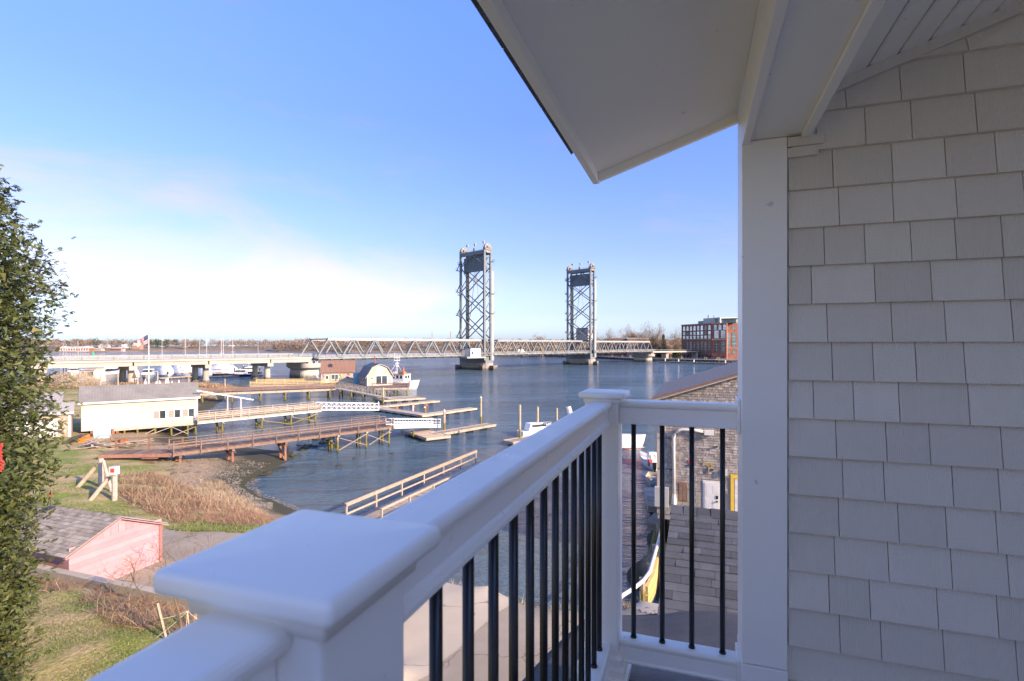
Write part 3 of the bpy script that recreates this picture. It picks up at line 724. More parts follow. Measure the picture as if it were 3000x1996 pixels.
# approach viaduct
o = thing("viaduct", bl(-135, 0, 6), "pale concrete road viaduct leading left from the trusses over the marina", "viaduct")
FM = frame(bl(0, 0, 0), yaw=YAW); S0, S1 = -182.0, -92.6
MB(FM).box(S0-40, S1, -8.6, 7.4, 7.35, 7.95).build("deck_slab", M['concrete'], o)
bents = [-107.5, -127.0, -147.0, -167.0]
segs = [S1] + bents + [S0-30]
for a, b in zip(segs[:-1], segs[1:]):
    for y in (-7.9, -4, 0, 4, 6.7): MB(FM).box(b+.2, a-.2, y-.4, y+.4, 6.15 if y == -7.9 else 6.3, 7.345).build("girder", M['concrete'], o)
for z, h in ((8.25,.16),(8.6,.16),(8.98,.2)):
    for y in (-8.45, 7.2): MB(FM).box(S0-40, S1, y-.06, y+.06, z, z+h).build("guard_rail", M['steel_l'], o)
k = 0
while S1 - k * 3.6 > S0 - 38:
    x = S1 - 1.4 - k * 3.6
    MB(FM).box(x-.13, x+.13, -8.62, -8.36, 7.952, 9.25).build("rail_post", M['steel'], o)
    MB(FM).box(x-.13, x+.13, 7.05, 7.13, 7.952, 9.25).build("rail_post", M['steel'], o); k += 1
for i, s in enumerate(bents):
    lab = ["twin round columns with flat crossbeam nearest the steel trusses", "twin round columns with flat crossbeam, second from the steel trusses", "twin round columns with crossbeam behind the white building's roof", "twin round columns of the viaduct partly behind the big cedar"][i]
    c = thing("viaduct_bent", bl(s, 0, 0), lab, "bridge columns", "column bents under the viaduct")
    MB(FM).box(s-1.0, s+1.0, -8.2, 6.9, 4.9, 6.14).build("crossbeam", M['concrete'], c)
    for y in (-5.4, 5.6):
        mb = MB(FM); mb.cyl((s, y, 1.3), (s, y, 4.895), .92, n=16); cc = mb.build("column", M['concrete'], c)
        mb = MB(FM); mb.cyl((s, y, -3), (s, y, 1.295), 1.15, n=16); mb.build("column_foot", M['pier_c'], cc)
# far approach behind the pier and light poles
o = thing("town_viaduct", bl(190, 0, 6), "low concrete road bridge running right from the last truss to the town", "viaduct")
TV = [bl(165, 0), bl(205, -8), bl(250, -30), bl(300, -70)]
for p, q in zip(TV[:-1], TV[1:]):
    MB().beam(p + Vector((0,0,7.2)), q + Vector((0,0,7.2)), 14, 1.1).build("deck_slab", M['concrete'], o)
    MB().beam(p + Vector((0,0,8.6)), q + Vector((0,0,8.6)), 13.8, .12).build("guard_rail", M['steel_l'], o)
for i in range(40):
    t = i / 40 * 3; k = int(t); p = TV[k].lerp(TV[k+1], t - k); MB().box(p.x-.15, p.x+.15, p.y-7.0, p.y-6.8, 7.75, 8.9).build("rail_post", M['steel'], o)
for t in (.6, 1.3, 2.0, 2.7):
    k = int(t); p = TV[min(k,2)].lerp(TV[min(k,2)+1], t - min(k,2)); MB().box(p.x-1, p.x+1, p.y-6, p.y+6, 0, 6.64).build("column", M['pier_c'], o)
def lamp_post(p, h, label, arm=2.2, g="lamp posts along the bridge"):
    o = thing("lamp_post", p, label, "lamp post", g); MB().cyl(p, p + Vector((0,0,h)), .13, .08, 6).build("pole", M['steel_l'], o)
    if arm: MB().beam(p + Vector((0,0,h-.1)), p + Vector((-arm,0,h+.15)), .12, .1).box(p.x-arm-.5, p.x-arm+.2, p.y-.15, p.y+.15, h+p.z+.05, h+p.z+.2).build("lamp_arm", M['steel_l'], o)
def pole_at(px, Y, z0, pytop): return Vector(((px-1500)/1540*Y, Y, z0)), CAMZ - (pytop-1010)/1540*Y - z0
for px, Y, top, lab, arm in ((585, 186, 994, "lamp post with a short arm on the viaduct among the boat masts", 1.6), (757, 205, 995, "bare white pole on the viaduct right of the boat masts", 0),
                        (187, 150, 1008, "white utility pole at the cedar's edge, leftmost of the viaduct's poles", 0), (195, 152, 1007, "second white utility pole with crossarm beside the cedar", 1.0), (230, 158, 998, "white pole on the viaduct left of the green buoy", 0)):
    p, h = pole_at(px, Y, 7.9 if px > 200 else 1.5, top); lamp_post(p, h, lab, arm, "poles along the viaduct")
# vehicles on the lift span
def van(s, y, label, body, L=5.2, H=2.1):
    o = thing("white_van" if L < 7 else "truck", bl(s, y, 7.9), label, "van"); FM = frame(bl(s, y, 7.86), yaw=YAW)
    MB(FM).box(-L/2, L/2-1.2, -1, 1, .45, H).prism([(L/2-1.2,.45),(L/2,.5),(L/2-.1,1.1),(L/2-.7,1.3),(L/2-1.2,H)], 'y', -1, 1).build("body", body, o)
    for x in (-L/2+1, L/2-1):
        for yy in (-1, 1): MB(FM).cyl((x, yy-.1, .4), (x, yy+.1, .4), .38, n=10).build("wheel", M['dark'], o)
    MB(FM).box(L/2-2.0, L/2-1.25, -1.02, 1.02, 1.2, 1.8).build("window", M['glass'], o)
van(26, -4, "white van with yellow load crossing the middle of the lift span", M['whitewood'])
# ================================================================ WOODEN PIERS
def pier(name, label, P, Q, w, zd, mw, md, rails, post_sp, pile_xs, brace=True, group=None, near=True, far=True, th=.32, raile=.07, zfun=None, pile_r=.13, plank=.15, mp=None, mbr=None, cat="pier"):
    P = Vector((P[0], P[1], 0)); Q = Vector((Q[0], Q[1], 0)); L = (Q - P).length; FM = frame(P, Q)
    o = thing(name, P + Vector((0,0,zd)), label, cat, group); mp = mp or M['pile']; mbr = mbr or M['brace']
    mb = MB(FM); x = 0; i = 0
    while x < L:
        dz = rng.uniform(-.008, .008); e = rng.uniform(-.02, .02)
        mb.box(x, min(x + plank - .018, L), -.04 + e, w + .04 + e, zd - .05 + dz, zd + dz); x += plank
    mb.build("deck_planks", md, o, kind="stuff", fix=False)
    for y in (.03, w - .09): MB(FM).box(0, L, y, y + .06, zd - .05 - th, zd - .062).build("stringer", mw, o)
    n = max(1, round(L / post_sp))
    for side, on in ((0, near), (w, far)):
        if not on: continue
        y = -.055 if side == 0 else w + .055
        for k in range(n + 1):
            x = min(max(k * L / n, .07), L - .07)
            MB(FM).box(x - .05, x + .05, y - .05, y + .05, zd - .42, zd + rails[-1][0] - .005).build("post", mw, o)
        for z, h in rails:
            if z == rails[-1][0]: MB(FM).box(0, L, y - .075, y + .075, zd + z, zd + z + .045).build("top_rail", mw, o)
            else: MB(FM).box(0, L, y + (.052 if side == 0 else -.092), y + (.092 if side == 0 else -.052), zd + z, zd + z + h).build("rail", mw, o)
    for x in pile_xs:
        wp = FM @ Vector((x, w/2, 0)); zb = min(tz(wp.x, wp.y), 0) - .6 if tz(wp.x, wp.y) < .2 else tz(wp.x, wp.y) - .3
        for y in (.16, w - .16):
            MB(FM).cyl((x + rng.uniform(-.03,.03), y, zb), (x, y, zd - .06 - th - .18), pile_r * 1.05, pile_r, 9).build("pile", mp, o)
        MB(FM).box(x - .12, x + .12, -.22, w + .22, zd - .06 - th - .18, zd - .062 - th).build("pile_cap", mw, o)
        if brace and zd - th - zb > 1.4:
            lo = max(zb + .7, .25)
            MB(FM).beam((x - .17, -.15, lo), (x - .17, w + .15, zd - .7), .06, .17, (1,0,0)).build("cross_brace", mbr, o)
            MB(FM).beam((x + .17, w + .15, lo), (x + .17, -.15, zd - .7), .06, .17, (1,0,0)).build("cross_brace", mbr, o)
    return o, FM, L
# brown pier, nearest
P1, Q1 = Vector((-31.8, 49.3, 0)), Vector((-14.8, 65.6, 0))
bp, FMb, Lb = pier("brown_pier", "brown timber pier with sagging rails running from the lawn's beach out to the white gangway", P1, Q1, 1.75, 2.38, M['brownwood'], M['deckbrown'], [(.42, .14), (.98, .05)], 2.35,
     [.6, 5.2, 10.4], brace=True, mp=M['reddeck'], mbr=M['reddeck'])
# stouter outer bents
for x in (16.3, 19.9, 23.0):
    for y in (.1, 1.65, 2.4): MB(FMb).cyl((x, y, -1.6), (x, y, 1.9), .13, .12, 9).build("pile", M['pile'], bp)
    MB(FMb).box(x-.12, x+.12, -.2, 2.6, 1.9, 2.07).build("pile_cap", M['tanwood'], bp)
for (xa, za, xb, zb) in ((16.4,.35,19.8,1.8),(19.8,.5,16.4,1.75),(20.0,1.7,22.9,.4),(22.9,1.75,20.2,.45)):
    MB(FMb).beam((xa, -.06, za), (xb, -.06, zb), .05, .2, (0,1,0)).build("cross_brace", M['tanwood'], bp)
MB(FMb).beam((16.2,-.1,.4), (16.2,2.4,1.6), .06, .16, (1,0,0)).beam((23.1,-.1,1.6),(23.1,2.4,.4),.06,.16,(1,0,0)).build("cross_brace", M['brace'], bp)
# outer platform railing and landing ramp at the shore end
mb = MB(FMb); mb.box(19.5, Lb, 1.8, 3.3, 2.3, 2.37); mb.build("landing_deck", M['deckbrown'], bp)
for x in (19.6, 21.4, Lb-.1): MB(FMb).box(x-.05, x+.05, 3.25, 3.35, 1.95, 3.36).build("post", M['brownwood'], bp)
MB(FMb).box(19.5, Lb, 3.22, 3.38, 3.362, 3.41).build("top_rail", M['brownwood'], bp)
MB(FMb).box(19.5, Lb, 3.2, 3.245, 2.8, 2.94).build("rail", M['brownwood'], bp)
rp = thing("boarding_ramp", (-37.6, 47.6, 2.2), "low brown boarded ramp with rails joining the lawn to the brown pier", "ramp")
FR = frame((-38.2, 48.6, 0), (-31.9, 49.2, 0)); mb = MB(FR); x = 0
while x < 6.3: mb.box(x, x+.13, 0, 2.3, 2.25, 2.31); x += .15
mb.build("deck_planks", M['deckbrown'], rp, kind="stuff", fix=False)
MB(FR).box(0, 6.3, -.06, -.01, 2.0, 2.32).build("edge_board", M['reddeck'], rp)
for x in (.1, 3.1, 6.2): MB(FR).box(x-.06, x+.06, 2.3, 2.42, 1.6, 3.4).build("post", M['reddeck'], rp)
MB(FR).box(-.1, 6.3, 2.28, 2.44, 3.402, 3.45).box(0, 6.3, 2.26, 2.3, 2.7, 2.84).build("top_rail", M['brownwood'], rp)
for k in range(3): MB(FR).box(4.0+k*0, 5.4, -.5-.28*k, -.26-.28*k, 1.95-.27*k, 2.0-.27*k).build("step", M['reddeck'], rp)

# middle tan pier
P2, Q2 = Vector((-42.6, 71.2, 0)), Vector((-30.6, 84.4, 0))
mp_, FMm, Lm = pier("tan_pier", "sunlit tan timber pier with four-board rails beside the white building", P2, Q2, 2.3, 2.15, M['tanwood'], M['greywood'], [(.18,.13),(.42,.13),(.66,.13),(1.0,.05)], 2.1, [3.2, 8.6, 13.0, 16.9], brace=True)
for (xa, za, xb, zb) in ((8.7,1.3,12.9,.3),(12.9,.3,16.9,1.4),(12.9,1.4,16.9,.4)):
    MB(FMm).beam((xa, .05, za), (xb, .05, zb), .06, .2, (0,1,0)).build("cross_brace", M['brace'], mp_)
MB(FMm).box(0, Lm, -.1, -.06, 1.74, 1.86).build("white_pipe", M['whitewood'], mp_)
# white pipe frame over it
wf = thing("pipe_frame", (-40, 73, 2.2), "slanting white pole on two uprights above the tan pier, right of the white building", "pole frame")
pa, pb = at_y(577, 1144.5, 71.6), at_y(743, 1171.5, 76.6)
MB().beam(pa, pb, .16, .16).build("slanting_pole", M['whitewood'], wf)
for t in (.53, .77):
    c = pa.lerp(pb, t); MB().box(c.x-.06, c.x+.06, c.y-.06, c.y+.06, 2.0 if t > .6 else 2.5, c.z-.09).build("upright", M['whitewood'], wf)

# far brown pier to the boathouse
P3, Q3 = Vector((-70.5, 107.0, 0)), Vector((-40.8, 122.6, 0))
fp, FMf, Lf = pier("long_pier", "long brown timber pier crossing behind the white building towards the barn-roofed boathouse", P3, Q3, 3.0, 2.3, M['brownwood'], M['deckbrown'], [(.30,.15),(.62,.15),(1.0,.05)], 2.6,
     [6.5, 12, 17.5, 22.5, 27.5, 32], brace=True, pile_r=.17)
MB(FMf).box(0, Lf, -.08, -.02, 1.83, 2.26).build("fascia", M['tanwood'], fp)
pl = thing("boathouse_platform", (-33, 124, 2.3), "timber platform on piles that carries the barn-roofed boathouse", "platform")
FP = frame((-40.8, 122.6, 0), (-24.6, 125.4, 0)); LP = 16.4
mb = MB(FP); mb.box(0, LP, 0, 13, 2.2, 2.3); mb.build("deck", M['deckbrown'], pl)
MB(FP).box(8.5, LP, -.1, -.02, 1.8, 2.25).box(LP+.02, LP+.1, 0, 13, 1.8, 2.25).build("fascia", M['tanwood'], pl)
for z, h in ((.35,.14),(.95,.16)):
    MB(FP).box(0, 3.5, -.02, .03, 2.3+z, 2.3+z+h).box(8.0, LP, -.02, .03, 2.3+z, 2.3+z+h).build("rail", M['brownwood'], pl)
    MB(FP).box(LP-.03, LP+.02, .1, 8, 2.3+z, 2.3+z+h).build("rail", M['brownwood'], pl)
for x in (.1, 1.8, 3.5, 8.1, 10.2, 12.3, 14.4, LP-.1): MB(FP).box(x-.06, x+.06, -.13, -.03, 1.95, 3.4).build("post", M['brownwood'], pl)
for y in (2, 4, 6, 8): MB(FP).box(LP-.02, LP+.1, y-.06, y+.06, 2.31, 3.4).build("post", M['brownwood'], pl)
for x in (.6, 3.2, 5.8, 8.6, 11, 13.4, 16.0):
    for y in (.3, 4.5): MB(FP).cyl((x, y, -2.5), (x, y, 2.19), .17, .16, 8).build("pile", M['pile'], pl)
    MB(FP).beam((x, .2, 1.9), (x, 4.4, .4), .08, .18, (1,0,0)).build("cross_brace", M['brace'], pl)
for x in (9, 11.4, 13.8): MB(FP).beam((x, .15, 1.8), (x+2, .15, .4), .08, .18, (0,1,0)).build("cross_brace", M['brace'], pl)
# yellow-tinted upper pier
P4, Q4 = Vector((-68.5, 137.5, 0)), Vector((-37.0, 144.0, 0))
yp, FMy, Ly = pier("wharf_deck", "sun-yellowed plank wharf with boarded rails in front of the brown-roofed shack", P4, Q4, 6.0, 1.9, M['yellowwood'], M['greywood'], [(.25,.16),(.6,.16),(1.0,.05)], 2.9, [2, 8, 14, 20, 26, 31], brace=False, far=False, plank=.3)
for z_ in (2.15, 2.5, 2.85): MB(FMy).box(0, 17, 5.92, 5.98, z_, z_+.17).build("rail", M['yellowwood'], yp)
for k in range(8): MB(FMy).box(k*2.4, k*2.4+.12, 5.82, 5.915, 1.95, 3.1).build("post", M['yellowwood'], yp)

# ================================================================ GANGWAYS
def gangway(name, label, P, Q, w, h, mat, n, group=None, mesh=False):
    P, Q = Vector(P), Vector(Q); o = thing(name, P, label, "gangway", group); L = (Q - P).length
    d = (Q-P).normalized(); s = Vector((-d.y, d.x, 0)).normalized(); up = Vector((0,0,1))
    for y in (0, w):
        a, b = P + s*y, Q + s*y
        MB().beam(a, b, .09, .16).build("bottom_chord", mat, o); MB().beam(a+up*h, b+up*h, .07, .08).build("top_chord", mat, o)
        if mesh: MB().beam(a+up*h*.62, b+up*h*.62, .05, .06).build("mid_rail", mat, o); MB().beam(a+up*h*.3, b+up*h*.3, .05, .16).build("mid_rail", mat, o)
        else: MB().beam(a+up*h*.48, b+up*h*.48, .045, .05).build("mid_rail", mat, o)
        for k in range(n+1):
            p = a.lerp(b, k/n); MB().beam(p+up*.08, p+up*(h-.04), .05, .05).build("upright", mat, o)
        mb = MB()
        for k in range(n):
            p, q = a.lerp(b, k/n), a.lerp(b, (k+1)/n)
            if mesh:
                for j in range(5): r1, r2 = p.lerp(q, j/5), p.lerp(q, (j+1)/5); mb.beam(r1+up*.08, r2+up*h*.3, .02, .03); 
            elif k % 2 == 0: mb.beam(p+up*.1, q+up*(h-.06), .04, .055)
            else: mb.beam(p+up*(h-.06), q+up*.1, .04, .055)
        mb.build("diagonals", mat, o)
    mb = MB()
    mb.add([P+s*.05, Q+s*.05, Q+s*(w-.05), P+s*(w-.05), P+s*.05+up*.06, Q+s*.05+up*.06, Q+s*(w-.05)+up*.06, P+s*(w-.05)+up*.06], [(0,1,2,3),(7,6,5,4),(0,4,5,1),(2,6,7,3),(1,5,6,2),(3,7,4,0)])
    mb.build("walkway", M['oldalu'], o); return o
gangway("white_gangway", "white truss gangway from the tan pier down to the grey floats", (-30.6, 84.3, 2.05), (-23.9, 94.6, .75), 1.3, 1.15, M['galv'], 12)
gangway("low_gangway", "white railed gangway from the brown pier's end to the nearest float", (-14.7, 65.7, 2.1), (-10.2, 75.2, .75), 1.3, 1.1, M['galv'], 9, mesh=True)
gangway("dull_gangway", "dull metal truss gangway sloping down from the long pier below the boathouse", (-40.6, 121.0, 2.4), (-27.0, 114.6, .75), 1.4, 1.5, M['oldalu'], 16)

# ================================================================ FLOATS
def float_(label, P, Q, w, zt=.5, mat=None, name="dock_float", edge=None, nb=None):
    P, Q = Vector((P[0], P[1], 0)), Vector((Q[0], Q[1], 0)); L = (Q-P).length; FM = frame(P, Q)
    o = thing(name, P, label, "float", "dock floats"); x = 0; mb = MB(FM)
    while x < L: mb.box(x, min(x+.135, L), .05, w-.05, zt-.04+rng.uniform(-.004,.004), zt+rng.uniform(-.006,.006)); x += .15
    mb.build("deck_planks", mat or M['greywood'], o, kind="stuff", fix=False)
    e = edge or M['tanwood']
    for b in ((0,L,-.06,.045),(0,L,w-.045,w+.06)): MB(FM).box(b[0], b[1], b[2], b[3], zt-.28, zt+.05).build("edge_board", e, o)
    for b in ((-.06,.0),(L,L+.06)): MB(FM).box(b[0], b[1], -.06, w+.06, zt-.28, zt+.045).build("edge_board", e, o)
    n = nb or max(2, round(L / 2.6))
    for k in range(n):
        x = (k + .5) * L / n; MB(FM).box(x-.5, x+.5, .05, w-.05, -.25, zt-.3).build("flotation_drum", M['dark'], o)
    for k in range(n*2+1):
        x = k * L / (n*2); 
        if k % 2 == 0: MB(FM).box(max(x-.03,0), min(x+.03,L), -.1, -.062, zt-.45, zt+.02).build("fender_strip", M['dark'], o)
    return o
float_("grey deck float at the foot of the dull gangway, below the boathouse", (-27.6, 112.7), (-19.4, 118.3), 6.2)
float_("long narrow float second from the boathouse, red buoys hanging on its edge", (-25.8, 101.2), (-15.4, 112.4), 1.5)
float_("walkway float running from the white truss gangway towards the viewer", (-26.6, 99.6), (-15.6, 89.6), 2.2, mat=M['greywood'], edge=M['oldalu'])
float_("finger float reaching right from the walkway float", (-15.2, 88.9), (-6.6, 99.4), 1.5)
float_("pale square float nearest the brown pier with dark drums showing", (-15.3, 73.4), (-10.9, 67.3), 3.4, mat=M['tanwood'])
float_("dark-decked long float joined to the pale square float, a pile beside its end", (-9.9, 70.4), (-2.4, 79.2), 1.7, mat=M['greywood'])
def dpile(px, pyb, pyt, label, r=.16, cap=True, mat=None, Zb=0.0, name="dock_pile", Y=None):
    p = at(px, pyb, Zb) if Y is None else at_y(px, pyb, Y); top = CAMZ - (pyt-1010)/1540*p.y
    o = thing(name, (p.x, p.y, 0), label, "pile", "mooring piles")
    MB().cyl((p.x, p.y, -2.5), (p.x, p.y, top), r*1.05, r, 10).build("shaft", mat or M['pile'], o)
    if cap: MB().cyl((p.x, p.y, top+.002), (p.x, p.y, top+.3), r*1.1, .02, 10).build("cap", M['whitewood'], o)
dpile(1409, 1250, 1166, "tall pile with a pointed white cap beside the long float's end")
dpile(1302, 1271, 1205, "pile with white cap at the corner of the pale square float")
dpile(1245, 1216, 1195, "pile with white cap standing where the walkway and finger floats meet", r=.2)
dpile(1212, 1285, 1262, "short weedy pile against the pale square float's dark side", cap=False)
dpile(1210, 1208, 1191, "short white post on the walkway float", r=.12, mat=M['whitewood'])
dpile(1109, 1202, 1180, "short white pedestal post where the white gangway lands", r=.14, mat=M['whitewood'])
dpile(1123, 1185, 1136, "bare pile between the dull gangway and the boathouse platform", cap=False, r=.2)
dpile(1523, 1294, 1186, "left pile of the three bare green piles behind the white rail", cap=False)
dpile(1575, 1275, 1192, "middle pile of the three bare green piles behind the white rail", cap=False)
dpile(1631, 1262, 1196, "right pile of the three bare green piles behind the white rail", cap=False)
for i, (px, py) in enumerate(((1163,1197),(1212,1191),(1249,1188))):
    p = at(px, py, .25); o = MB().cyl((p.x,p.y,.0),(p.x,p.y,.25),.16,.24,8).cyl((p.x,p.y,.25),(p.x,p.y,.55),.24,.07,8).cyl((p.x,p.y,.55),(p.x,p.y,.72),.07,.07,6).build("mooring_buoy", M['redfloat'], origin=(p.x,p.y,0), smooth=False)
    tag(o, ["red mooring buoy against the narrow float, leftmost of three", "red mooring buoy against the narrow float, middle of three", "red mooring buoy against the narrow float, rightmost of three"][i], "buoy", "red buoys on the float")
# float with piles behind the rail, right
float_("weathered float with a slatted end between the three green piles", at(1503, 1296, .5)[:2], at(1700, 1262, .5)[:2], 1.8)

# ================================================================ NEAR BOARDWALK
nP, nQ = Vector((-9.9, 31.6, 0)), Vector((-3.1, 47.6, 0))
bw = thing("boardwalk", nP + Vector((0,0,1.9)), "pale weathered boardwalk with post-and-rail sides running out from the bank below the balcony", "boardwalk")
FW = frame(nP, nQ); Lw = (nQ-nP).length; W_ = 2.3
mb = MB(FW); x = 0
while x < Lw: mb.box(x, x+.14, -W_, 0, 1.83+rng.uniform(-.006,.006), 1.88+rng.uniform(-.006,.006)); x += .158
mb.build("deck_planks", M['greywood'], bw, kind="stuff", fix=False)
for y, s in ((.06, 1), (-W_-.06, -1)):
    MB(FW).box(0, Lw, y-.03, y+.03, 1.6, 1.87).build("stringer", M['tanwood'], bw)
    for k in range(7):
        x = .1 + k * (Lw-.2) / 6; yy = y + s * .085
        MB(FW).box(x-.05, x+.05, yy-.05, yy+.05, 1.45, 2.9).build("post", M['greywood'], bw)
    MB(FW).box(0, Lw, y+s*.085-.08, y+s*.085+.08, 2.902, 2.95).build("top_rail", M['tanwood'], bw)
    MB(FW).box(0, Lw, y-.02 , y+.025, 2.76, 2.9).build("rail", M['tanwood'], bw)
    MB(FW).box(0, Lw, y-.02, y+.025, 2.25, 2.36).build("rail", M['tanwood'], bw)
for x in (1.5, 6, 11, 16.5):
    for y in (-.2, -W_+.2): MB(FW).cyl((x, y, -2), (x, y, 1.6), .13, .12, 8).build("pile", M['pile'], bw)

# ================================================================ BUILDINGS
def window(o, FM, x0, x1, z0, z1, y, n=2, frame_m=None, d=-1, glass=None, name="window", bars=0, fw=.07):
    "a framed window on the wall plane y, facing d"
    fm = frame_m or M['whitewood']; t = .05 * d
    mb = MB(FM); ya, yb = sorted((y, y + t)); k = (x1-x0) / n
    mb.box(x0-fw, x1+fw, ya, yb, z0-fw, z0); mb.box(x0-fw, x1+fw, ya, yb, z1, z1+fw); mb.box(x0-fw, x0, ya, yb, z0, z1); mb.box(x1, x1+fw, ya, yb, z0, z1)
    for i in range(1, n): mb.box(x0+i*k-fw/2, x0+i*k+fw/2, ya, yb, z0, z1)
    w_ = mb.build(name, fm, o)
    ya, yb = sorted((y + t*.1, y + t*.35))
    for i in range(n): MB(FM).box(x0+i*k+(fw/2 if i else 0), x0+(i+1)*k-(fw/2 if i < n-1 else 0), ya, yb, z0, z1).build("pane", (glass[i % len(glass)] if isinstance(glass, list) else glass) or M['glass'], w_)
    return w_
def gable_house(name, label, FM, L, D, zb, ze, rise, wall, roof, cat="building", over=.25, wall_x=True, ridge="x", thick=.12):
    "L along x, D along y; ridge along x"
    loc = FM @ Vector((0,0,zb)); o = thing(name, loc, label, cat)
    mb = MB(FM)
    mb.prism([(0,zb),(D,zb),(D,ze),(D/2,ze+rise),(0,ze)], 'x', 0, L) if ridge == "x" else mb.prism([(0,zb),(L,zb),(L,ze),(L/2,ze+rise),(0,ze)], 'y', 0, D)
    mb.build("wall", wall, o)
    if ridge == "x":
        k = rise/(D/2)
        MB(FM).prism([(-over, ze-over*k+.01),(D/2, ze+rise+.01),(D/2, ze+rise+.01+thick),(-over, ze-over*k+.01+thick)], 'x', -over, L+over).build("roof", roof, o)
        MB(FM).prism([(D+over, ze-over*k+.01),(D/2+.002, ze+rise+.01),(D/2+.002, ze+rise+.01+thick),(D+over, ze-over*k+.01+thick)], 'x', -over, L+over).build("roof", roof, o)
    else:
        k = rise/(L/2)
        MB(FM).prism([(-over, ze-over*k+.01),(L/2, ze+rise+.01),(L/2, ze+rise+.01+thick),(-over, ze-over*k+.01+thick)], 'y', -over, D+over).build("roof", roof, o)
        MB(FM).prism([(L+over, ze-over*k+.01),(L/2+.002, ze+rise+.01),(L/2+.002, ze+rise+.01+thick),(L+over, ze-over*k+.01+thick)], 'y', -over, D+over).build("roof", roof, o)
    return o
# --- white waterfront building on piles
WB0, WB1 = Vector((-52.9, 64.6, 0)), Vector((-43.1, 72.1, 0)); FB = frame(WB0, WB1); LB = (WB1-WB0).length; DB = 5.2
zb, ze, zr = 1.8, 5.45, 7.15
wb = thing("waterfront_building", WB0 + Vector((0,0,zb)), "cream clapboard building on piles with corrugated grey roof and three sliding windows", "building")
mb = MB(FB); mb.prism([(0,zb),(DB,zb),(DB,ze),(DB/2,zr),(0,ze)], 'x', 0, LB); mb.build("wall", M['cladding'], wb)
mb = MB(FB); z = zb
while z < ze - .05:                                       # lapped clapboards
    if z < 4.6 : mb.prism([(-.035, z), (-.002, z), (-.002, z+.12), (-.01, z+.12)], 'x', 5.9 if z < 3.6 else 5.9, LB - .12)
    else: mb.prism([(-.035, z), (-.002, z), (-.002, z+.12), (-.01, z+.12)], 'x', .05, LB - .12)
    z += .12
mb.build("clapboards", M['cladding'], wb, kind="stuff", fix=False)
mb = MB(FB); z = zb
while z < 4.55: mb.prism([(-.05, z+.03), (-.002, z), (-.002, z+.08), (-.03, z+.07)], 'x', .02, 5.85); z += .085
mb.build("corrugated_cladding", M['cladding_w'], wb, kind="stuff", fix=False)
MB(FB).box(5.86, 8.3, -.045, -.037, 1.85, 3.55).build("patched_panel", M['cladding_w'], wb)
MB(FB).box(LB-.12, LB+.04, -.07, .1, zb-.05, ze).build("corner_board", M['whitewood'], wb)
MB(FB).box(-.3, LB+.3, -.36, -.30, ze-.30, ze-.08).box(LB+.24, LB+.3, -.3, .1, ze-.26, ze-.05).build("eave_board", M['whitewood'], wb)
k = (zr-ze)/(DB/2)
for sgn, nm in ((0, 0), (1, 1)):
    mb = MB(FB); x = -.3
    prof = []; nx_ = int((LB+.6)/.075)
    y0, y1, z0_, z1_ = (-.34, DB/2, ze-.34*k+.03, zr+.03) if sgn == 0 else (DB+.34, DB/2, ze-.34*k+.03, zr+.03)
    vs = []; fs = []
    for i in range(nx_+1):
        xx = -.3 + i*.0755; dz = .022 if i % 2 else -.0
        vs += [(xx, y0, z0_+dz), (xx, y1, z1_+dz)]
    for i in range(nx_): fs.append((2*i, 2*i+2, 2*i+3, 2*i+1))
    mb.add(vs, fs); ob = mb.build("roof", M['metalroof'], wb, fix=False)
    sd = ob.modifiers.new("thick", 'SOLIDIFY'); sd.thickness = .03
MB(FB).prism([(-.34, ze-.34*k-.1),(DB/2, zr-.1),(DB/2, zr+.02),(-.34, ze-.34*k+.02)], 'x', LB+.25, LB+.31).prism([(DB+.34, ze-.34*k-.1),(DB/2+.001, zr-.1),(DB/2+.001, zr+.02),(DB+.34, ze-.34*k+.02)], 'x', LB+.25, LB+.31).build("rake_board", M['whitewood'], wb)
MB(FB).prism([(-.34, ze-.34*k-.1),(DB/2, zr-.1),(DB/2, zr+.02),(-.34, ze-.34*k+.02)], 'x', -.33, -.27).prism([(DB+.34, ze-.34*k-.1),(DB/2+.001, zr-.1),(DB/2+.001, zr+.02),(DB+.34, ze-.34*k+.02)], 'x', -.33, -.27).build("rake_board", M['dark'], wb)
MB(FB).box(7.12, LB-.2, -.055, -.038, 2.5, 4.02).build("window_surround", M['whitewood'], wb)
for x in (7.35, 9.0, 10.6): window(wb, FB, x, x+1.32, 2.74, 3.76, -.056, 2, glass=[M['blind'], M['glass']], fw=.08)
for x in (4.2, 5.7, 7.5, 9.4, 11.2, LB-.15):                                     # piles below
    for y in (.15, 2.6, DB-.2): MB(FB).cyl((x, y, -1.2), (x+rng.uniform(-.1,.1), y, zb-.25), .13, .12, 8).build("pile", M['pile'], wb)
for x0_, z0_, x1_, z1_ in ((5.7,.3,9.3,1.5),(9.4,1.5,11.2,.4),(9.5,.3,LB,1.4),(4.2,.4,7.4,.5),(7.5,1.4,5.8,.5)):
    MB(FB).beam((x0_, -.02, z0_), (x1_, -.02, z1_), .06, .2, (0,1,0)).build("cross_brace", M['tanwood'], wb)
MB(FB).box(3.2, LB+.25, -.15, .1, zb-.24, zb-.01).box(3.2, LB, DB-.2, DB, zb-.24, zb-.01).build("sill_beam", M['tanwood'], wb)
mb = MB(FB)
for k_ in range(7): mb.box(.9+k_*.42, 1.2+k_*.42, -.1, .05, 1.2, zb-.03)
mb.build("rusty_planks", M['rust'], wb)
